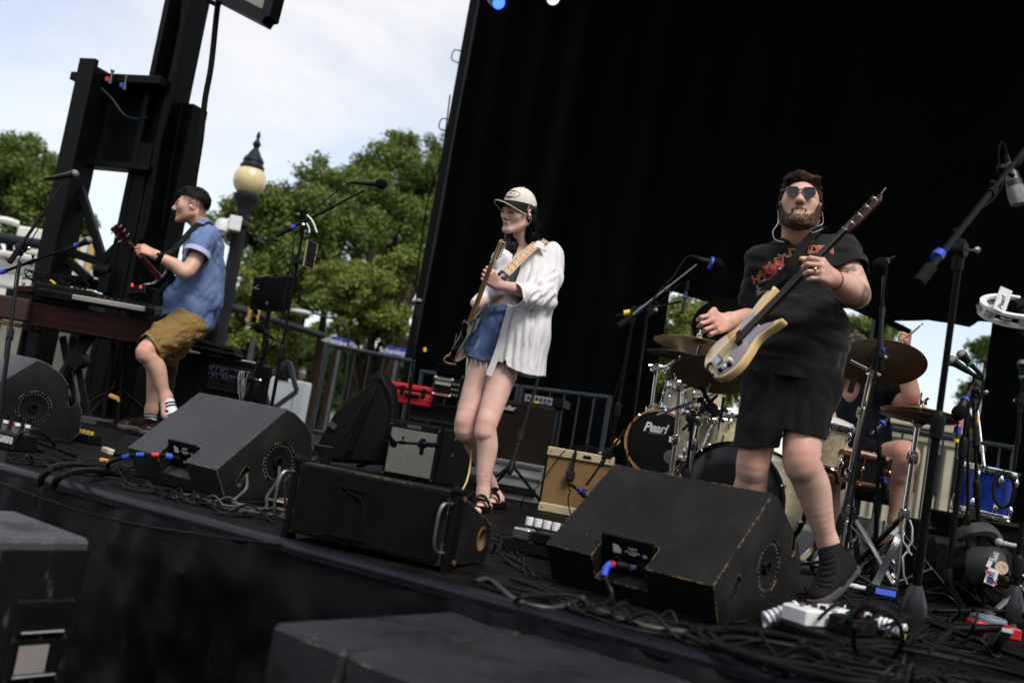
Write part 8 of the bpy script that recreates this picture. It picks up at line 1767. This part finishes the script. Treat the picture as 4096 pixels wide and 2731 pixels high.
def strat_x(t,M):
 for x in(.12,.17,.225):b=MB(M);b.box((x,0,.007),(.02,.07,.012),None,.004);part('pickup',b,MATS['bone'],t)
 b=MB(M);b.box((.075,0,.006),(.04,.075,.008),None,.002);part('bridge',b,nickel,t);b=MB(M);b.tube(spline([(.075,-.03,.01),(.09,-.04,.035),(.19,-.05,.045)],5),.003,6);part('tremolo_arm',b,nickel,t)
 for x,y in((.13,-.07),(.095,-.09),(.06,-.105)):b=MB(M);b.lathe([(.013,.002),(.012,.02),(.009,.021)],(x,y,0),(0,0,1),14);part('knob',b,mat('amber knob',(.4,.3,.05),.4),t)
 b=MB(M);b.tube(spline([(.03,-.08,.01),(.02,-.085,.04),(-.03,-.09,.05),(-.05,-.06,.02),(-.03,-.05,-.03)],5),.006,7);part('lead',b,mat('yellow cable',(.48,.36,.14),.5),t)
 b=MB(M);b.prism([(.25,-.026),(.36,-.026),(.36,.026),(.25,.026)],Matrix.Translation((0,0,-.050)),.006,.002);part('neck_plate',b,nickel,t)
 sp=[A(1985,1120,5.33),A(2020,1095,5.36),A(2075,1040,5.42),A(2120,998,5.50),A(2155,972,5.58),A(2185,962,5.68),A(2200,980,5.8)];b=MB();cl_=ribbon(b,sp,.05,[(-.1,-1,.1),(.1,-.75,.7)],.003,10);part('strap',b,mat('ochre woven strap',(.42,.20,.045),.8,0,.2,60,col2=(.55,.34,.12),c2=(.5,.55),c2s=90),t)
 b=MB();sd=V((1,0,0));n_=0
 for i in range(6,len(cl_)-12,3):
  p=cl_[i];d=(cl_[i+1]-cl_[i-1]).normalized();q=V((-.1,-1,.1)).lerp(V((.1,-.75,.7)),i/(len(cl_)-1));s_=d.cross(q).normalized();q=s_.cross(d).normalized();Tm=frame(p+q*.0015,q,d);bb=MB(Tm)
  for k in range(5):a=2*math.pi*k/5+n_;b.T=Tm;b.add([(math.cos(a+e)*r_,math.sin(a+e)*r_,0)for e,r_ in((0,.004),(-.42,.010),(-.2,.016),(.2,.016),(.42,.010))],[(0,1,2,3,4)])
  n_+=1
 part('flowers',b,mat('white embroidery',(.62,.62,.68),.8),t,kind='stuff')
 for q in(-1,1):
  b=MB();pts=[]
  for i in range(2,len(cl_)-8):d=(cl_[i+1]-cl_[i-1]).normalized();nn=V((-.1,-1,.1)).lerp(V((.1,-.75,.7)),i/(len(cl_)-1));s_=d.cross(nn).normalized();pts.append(cl_[i]+s_*.0235*q+nn.normalized()*.001)
  b.tube(pts,.0014,4);part('strap_edge',b,MATS['white embroidery'],t)
 b=MB();ribbon(b,[A(1966,1150,5.29),A(1985,1128,5.315),A(2024,1092,5.345)],.062,(-.1,-1,.1),.005);part('strap_end',b,mat('black leather',(.012,.012,.012)),t)
 text('P',frame(A(2006,1105,5.322),(-.1,-1,.1),(1,-.1,-.1)),.04,MATS['white thread'],t,shear=.2)
guitar('electric_guitar','black electric guitar with maple neck held by the woman',MW,strat,gblack,.80,.985,.32,6,maple,maple,[(.03,-.05),(.06,-.12),(.13,-.13),(.25,-.09),(.33,-.11),(.31,-.04),(.31,.04),(.36,.1),(.3,.1),(.2,.06),(.1,.04)],MATS['bone'],'line',.045,[(.795,-.021),(.82,-.022),(.84,-.04),(.87,-.045),(.95,-.034),(.975,-.028),(.985,-.008),(.972,.016),(.94,.026),(.86,.024),(.82,.022),(.795,.021)],strat_x)
lm=thing('person','man in a blue short sleeved shirt and tan shorts in profile, playing a red guitar','person',V((A(640,1650,6.9).x,6.9,0)))
HL=hmat(A(768,826,6.9),(-.965,-.22,-.10),(.04,0,1),1.06);lk=lambda*p:HL@V(p)
hl=wframe(A(618,1018,6.56),A(565,992,6.52),(.25,-.7,.65),1,1.0)
S_=Sdf(.005);head_ops(S_,HL,1.04,(1,1),True,1.04)
S_.cone(lk(0,-.03,-.055),A(818,945,6.95),.062,.066,.03);S_.cone(A(820,955,6.95),A(822,975,6.80),.045,.05,.03);S_.cone(A(815,1010,6.95),A(780,1200,6.97),.09,.11,.04);S_.cone(A(780,1200,6.97),A(755,1290,6.97),.11,.10,.04)
el=A(748,1085,6.64);S_.chain([(A(812,985,6.75),.054),(el,.05),(lerp(el,hl.translation,.35),.046),(lerp(el,hl.translation,.8),.033),(hl.translation,.03)],.02);hand_ops(S_,hl,[(40,60,45),(45,66,45),(50,70,45),(55,70,45)],((.045,.06,-.035),(.03,.09,-.05)),.15)
kn=A(588,1398,6.66);an=A(664,1592,6.76);S_.chain([(A(745,1300,6.9),.095),(kn,.062),(lerp(kn,an,.2),.062),(lerp(kn,an,.4)+V((.012,.01,0)),.061),(lerp(kn,an,.8),.043),(an,.04)],.025);S_.cone(an,A(668,1660,6.72),.04,.038,.02)
kn=A(630,1450,7.0);an=A(606,1640,7.0);S_.chain([(A(750,1310,7.0),.11),(kn,.062),(lerp(kn,an,.3),.06),(lerp(kn,an,.8),.042),(an,.04)],.025);S_.cone(an,A(598,1695,6.98),.04,.038,.02)
P,F=S_.mesh();skinmesh('body',P,F,skin_m,lm,skin_color((.60,.355,.26),HL,[(A(575,1395,6.6),.08,.5),(A(560,1000,6.5),.1,.4),(A(790,880,6.85),.12,.35)],.55,None,(.36,.14,.12),(.06,.035,.02),(.13,.08,.055)),smooth=1)
face_marks(HL,lm)
hair('hair',HL,lambda x,y,z:z-np.interp(y,[-.13,-.09,-.05,.0,.04,.065,.1],[-.04,-.01,.035,.05,.062,.062,.072]),dark_h,lm,1.055,[((-.03,.078,.084),(.03,.078,.084),.012,.012),((-.04,.05,.102),(.04,.05,.102),.014,.014),((0,-.04,.112),(0,.04,.114),.02,.022)],.004,1.04,.005,3,flow=lambda q:(0,1.0 if q.z>.07 else-.3,.25 if q.z>.09 else-.6))
b=MB();b.ball(lk(-.089,.002,-.012),.009,8);part('earphone',b,white_plastic,lm);b=MB();b.tube(spline([lk(-.09,-.01,-.02),lk(-.08,-.03,-.05),A(793,860,6.82),A(805,885,6.86)],5),.002,4);part('earphone_wire',b,clear,lm)
chamb=mat('blue chambray',(.105,.17,.345),.85,0,.12,8,col2=(.16,.23,.41),c2=(.5,.7),c2s=12,bump=.3,bs=200);pale_c=mat('pale chambray lining',(.36,.40,.58),.85,0,.06,10,bump=.2,bs=200)
S_=Sdf(.0085);S_.cone(A(818,985,6.95),A(790,1180,6.97),.145,.178,.05);S_.cone(A(790,1180,6.97),A(755,1275,6.97),.178,.186,.05);S_.cone(A(822,925,6.95),A(820,960,6.78),.075,.085,.05);S_.ell(A(715,1190,6.92),(.10,.14,.12),None,.06);S_.cone(A(818,960,6.76),A(786,1030,6.68),.09,.088,.03);S_.cone(A(830,930,6.95),A(820,950,7.12),.07,.08,.05)
def l_cut(P):
 a,c=A(640,1262,6.9),A(852,1308,6.9);low=a.z+(c.z-a.z)*(P[:,0]-a.x)/(c.x-a.x)+.025*np.sin((P[:,0]-a.x)*14)-P[:,2];ax_=np.array((A(786,1030,6.68)-A(818,960,6.76)).normalized());sl=np.where(P[:,1]<6.80,(P-np.array(A(789,1020,6.69)))@ax_,-1);sl=np.where(np.linalg.norm(P-np.array(A(780,1050,6.65)),axis=1)<.125,sl,-1)
 nk=.075-np.linalg.norm((P-np.array(A(812,915,6.93)))*np.array([1,1,.7]),axis=1);return np.maximum(np.maximum(low,sl),nk)
cloth('shirt',S_,chamb,lm,[((7,7,3),.012,4),((9,9,7),-.014,7),((18,18,14),-.007,2)],l_cut,.004)
S_=Sdf(.006);p_,q_=A(784,1026,6.685),A(818,960,6.76);d_=(p_-q_).normalized();S_.cone(p_-d_*.03,p_+d_*.0,.096,.095,.01);cloth('sleeve_cuff',S_,pale_c,lm,[((14,14,14),.005,3)],lambda P:np.abs((P-np.array(p_-d_*.012))@np.array(d_))-.02,.006)
b=MB();ribbon(b,[A(770,955,6.80),A(790,905,6.80),A(815,880,6.86),A(838,876,6.98)],.05,[(-.3,-1,.4),(.5,-.6,.5)],.004);part('collar',b,chamb,lm)
tan=mat('tan twill',(.20,.125,.035),.85,0,.12,7,bump=.4,bs=190)
S_=Sdf(.008);S_.ell(A(755,1290,6.97),(.165,.17,.11),None,.05);S_.cone(A(740,1305,6.88),A(570,1410,6.66),.14,.108,.05);S_.cone(A(745,1310,7.0),A(640,1450,6.98),.13,.10,.05)
def t_cut(P):
 d1=np.array((A(588,1398,6.66)-A(740,1305,6.88)).normalized());d2=np.array((A(640,1450,6.98)-A(745,1310,7.0)).normalized());a=(P-np.array(A(592,1396,6.7)))@d1;c=(P-np.array(A(648,1440,6.98)))@d2;return np.where(P[:,1]<6.86,a,np.minimum(a+.0,1)*0+c)
cloth('shorts',S_,tan,lm,[((8,8,8),.010,5),((11,11,15),-.013,9),((22,22,28),-.006,3)],t_cut)
sock=mat('white sock',(.66,.66,.68),.9,0,.05,9,bump=.5,bs=160);ox=mat('oxblood leather',(.045,.012,.012),.35,0,.4,14,col2=(.015,.010,.010),c2=(.45,.6),c2s=14);
for a,c,r0 in((A(671,1606,6.755),A(690,1662,6.72),.044),(A(604,1648,7.0),A(598,1698,6.98),.044)):
 b=MB();b.tube([a,lerp(a,c,.5),c],[r0,r0*.96,r0*1.06],18);o=part('sock',b,sock,lm);d=(c-a)
 for k in(.22,.42):b=MB();b.tube([a+d*k,a+d*(k+.1)],r0*1.03,18,False);q=part('stripe',b,rubber,lm);q.parent=o
 b=MB();p=lerp(a,c,.72)+V((-.012,-r0*1.0,0));b.ball(p,(.022,.004,.007),8,Matrix.Rotation(.3,3,'Y'));q=part('emblem',b,rubber,lm);q.parent=o
shoe(lm,A(700,1702,6.75)*V((1,1,0))+V((.05,0,.03)),A(560,1725,6.55)*V((1,1,0))+V((0,0,.03)),(0,0,1),ox,dsole,.05,.05,.008)
shoe(lm,A(612,1735,6.98)*V((1,1,0))+V((.02,0,.03)),A(468,1745,6.72)*V((1,1,0))+V((0,0,.03)),(0,0,1),ox,dsole,.05,.05,.008)
b=MB();ad=(el_:=(A(748,1085,6.64)-hl.translation)).normalized();b.lathe([(.034,-.016),(.0365,-.015),(.0365,.015),(.034,.016),(.034,-.016)],hl.translation+ad*.04,ad,18);part('watch_strap',b,rubber,lm);b=MB();b.box(hl.translation+ad*.04+V((.005,-.034,.012)),(.034,.012,.036),frame((0,0,0),(0,-1,.4),ad).to_3x3(),.004);part('watch_case',b,MATS['dull edge'],lm)
s0,s1=A(712,1195,6.98),A(450,900,6.40);MS=gmat(s0,s1,(-.80,.0,.60),1.0);redw=mat('red guitar lacquer',(.085,.010,.010),.15,0,.2,6,coat=.8)
def sg_x(t,M):
 for x in(.14,.24):b=MB(M);b.box((x,0,.008),(.035,.07,.014),None,.003);part('pickup',b,chrome,t)
 b=MB(M);b.box((.06,0,.008),(.015,.08,.012),None,.003);part('bridge',b,chrome,t)
 b=MB();ribbon(b,[M@V((.33,.08,-.03)),A(690,1010,6.66),A(745,945,6.72),A(790,900,6.79),A(822,885,6.9),A(840,905,7.05)],.05,[(-.4,-1,.2),(.3,-.6,.7)]);part('strap',b,mat('black leather',(.012,.012,.012)),t);b=MB();b.box(A(676,1012,6.645),(.03,.012,.05),Matrix.Rotation(.8,3,'Y'),.003);part('strap_buckle',b,MATS['dull edge'],t)
guitar('red_guitar','red electric guitar with chrome tuners held by the man in the blue shirt',MS,[(0,0),(.01,-.08),(.06,-.14),(.14,-.15),(.2,-.12),(.26,-.12),(.33,-.15),(.36,-.14),(.34,-.1),(.31,-.05),(.31,.05),(.34,.1),(.36,.14),(.33,.15),(.26,.12),(.2,.12),(.14,.15),(.06,.14),(.01,.08)],gblack,.80,1.0,.31,6,redw,rosew,None,None,'sides',.036,[(.795,-.021),(.83,-.026),(.86,-.034),(.97,-.042),(.985,-.035),(.99,-.01),(.985,0),(.99,.01),(.985,.035),(.97,.042),(.86,.034),(.83,.026),(.795,.021)],sg_x)
dm=thing('person','drummer in a dark navy shirt raising a drumstick, face hidden by a cymbal','person',V((A(3450,1800,6.1).x,6.1,0)))
HD=hmat(A(3415,1428,6.1),(-.3,-.95,-.1),(.05,0,1),1.05);dk=lambda*p:HD@V(p)
dh=wframe(A(3622,1402,5.82),A(3632,1352,5.78),(.75,-.65,.1),1,1.0)
S_=Sdf(.0075);head_ops(S_,HD,1.05);S_.cone(dk(0,-.03,-.06),A(3412,1530,6.15),.058,.062,.03);S_.cone(A(3420,1560,6.17),A(3545,1575,6.14),.045,.05,.04);S_.cone(A(3430,1590,6.17),A(3440,1800,6.17),.11,.11,.04);S_.cone(A(3400,1565,6.17),A(3300,1600,6.14),.045,.05,.04)
el=A(3640,1600,5.92);S_.chain([(A(3548,1575,6.13),.054),(el,.052),(lerp(el,dh.translation,.4),.05),(dh.translation,.033)],.02);hand_ops(S_,dh,[(75,85,50),(78,88,50),(82,88,50),(86,85,50)],((.045,.05,-.03),(.02,.075,-.045)),.02)
el=A(3310,1760,5.95);S_.cone(A(3310,1600,6.12),el,.06,.05,.03);S_.cone(el,A(3370,1790,5.75),.048,.034,.02)
kn=A(3618,1812,5.74);an=A(3584,2120,5.8);S_.chain([(A(3470,1850,6.15),.085),(kn,.076),(lerp(kn,an,.25),.066),(lerp(kn,an,.45)+V((.01,.02,0)),.064),(an,.042)],.03)
kn=A(3320,1900,5.8);an=A(3330,2180,5.7);S_.chain([(A(3400,1860,6.15),.095),(kn,.072),(an,.042)],.03)
P,F=S_.mesh();skinmesh('body',P,F,skin_m,dm,skin_color((.54,.32,.24),HD,[(A(3655,1612,5.86),.08,.9),(A(3618,1800,5.68),.1,.5),(A(3405,1560,6.05),.1,.5)],.4),smooth=1)
navy_s=mat('dark navy shirt',(.008,.012,.026),.85,0,.2,7,bump=.3,bs=150)
S_=Sdf(.009);S_.cone(A(3425,1590,6.15),A(3445,1810,6.15),.19,.19,.05,((0,1,0),.8));S_.cone(A(3420,1550,6.16),A(3545,1565,6.13),.08,.09,.05);S_.cone(A(3545,1565,6.13),A(3592,1570,6.04),.095,.085,.03);S_.cone(A(3410,1550,6.16),A(3310,1600,6.13),.08,.09,.05);S_.cone(A(3310,1600,6.13),A(3300,1700,6.05),.09,.085,.03)
cloth('shirt',S_,navy_s,dm,[((7,7,4),.012,3),((12,12,9),-.010,6)],lambda P:np.maximum(.085-np.linalg.norm((P-np.array(A(3402,1535,6.04)))*np.array([1.6,.8,.75]),axis=1),A(3450,1860,6.1).z-P[:,2]))
S_=Sdf(.009);S_.cone(A(3440,1830,6.15),A(3530,1840,5.95),.125,.11,.04);S_.cone(A(3420,1840,6.15),A(3340,1890,5.9),.125,.11,.04);cloth('shorts',S_,mat('navy shorts',(.012,.018,.04),.85,0,.2,7,bump=.3,bs=150),dm,[((10,10,10),-.010,4)])
b=MB(HD);b.grid(lambda i,j:V((.082*math.cos(6.2832*i)*math.cos(1.5708*j),-.016+.102*math.sin(6.2832*i)*math.cos(1.5708*j),.05+.095*math.sin(1.5708*j))),28,8);t=thing('cap','camouflage cap just showing above the large brown cymbal','cap',HD.translation);part('crown',b,mat('camouflage cloth',(.06,.05,.025),.9,col2=(.16,.12,.06),c2=(.48,.52),c2s=22),t)
b=MB();b.tube([A(3594,1372,5.78),A(3640,1338,5.75),A(3682,1302,5.72)],[.0075,.0075,.0055],8);b.ball(A(3689,1296,5.715),(.006,.006,.009),8);solo('drumstick',b,mat('hickory',(.45,.28,.13),.5),'wooden drumstick raised in the drummer\'s hand','drumstick')
b=MB();b.tube([A(3578,2112,5.8),A(3572,2150,5.78),A(3562,2168,5.72)],[.05,.05,.052],16);part('sock',b,mat('grey white sock',(.5,.5,.54),.9,col2=(.25,.25,.3),c2=(.5,.55),c2s=40,bump=.4,bs=90),dm)
shoe(dm,A(3590,2180,5.85),A(3530,2205,5.62),(0,-.2,1),mat('tan suede',(.13,.075,.04),.85,0,.2,12),dsole,.05,.05,.009)
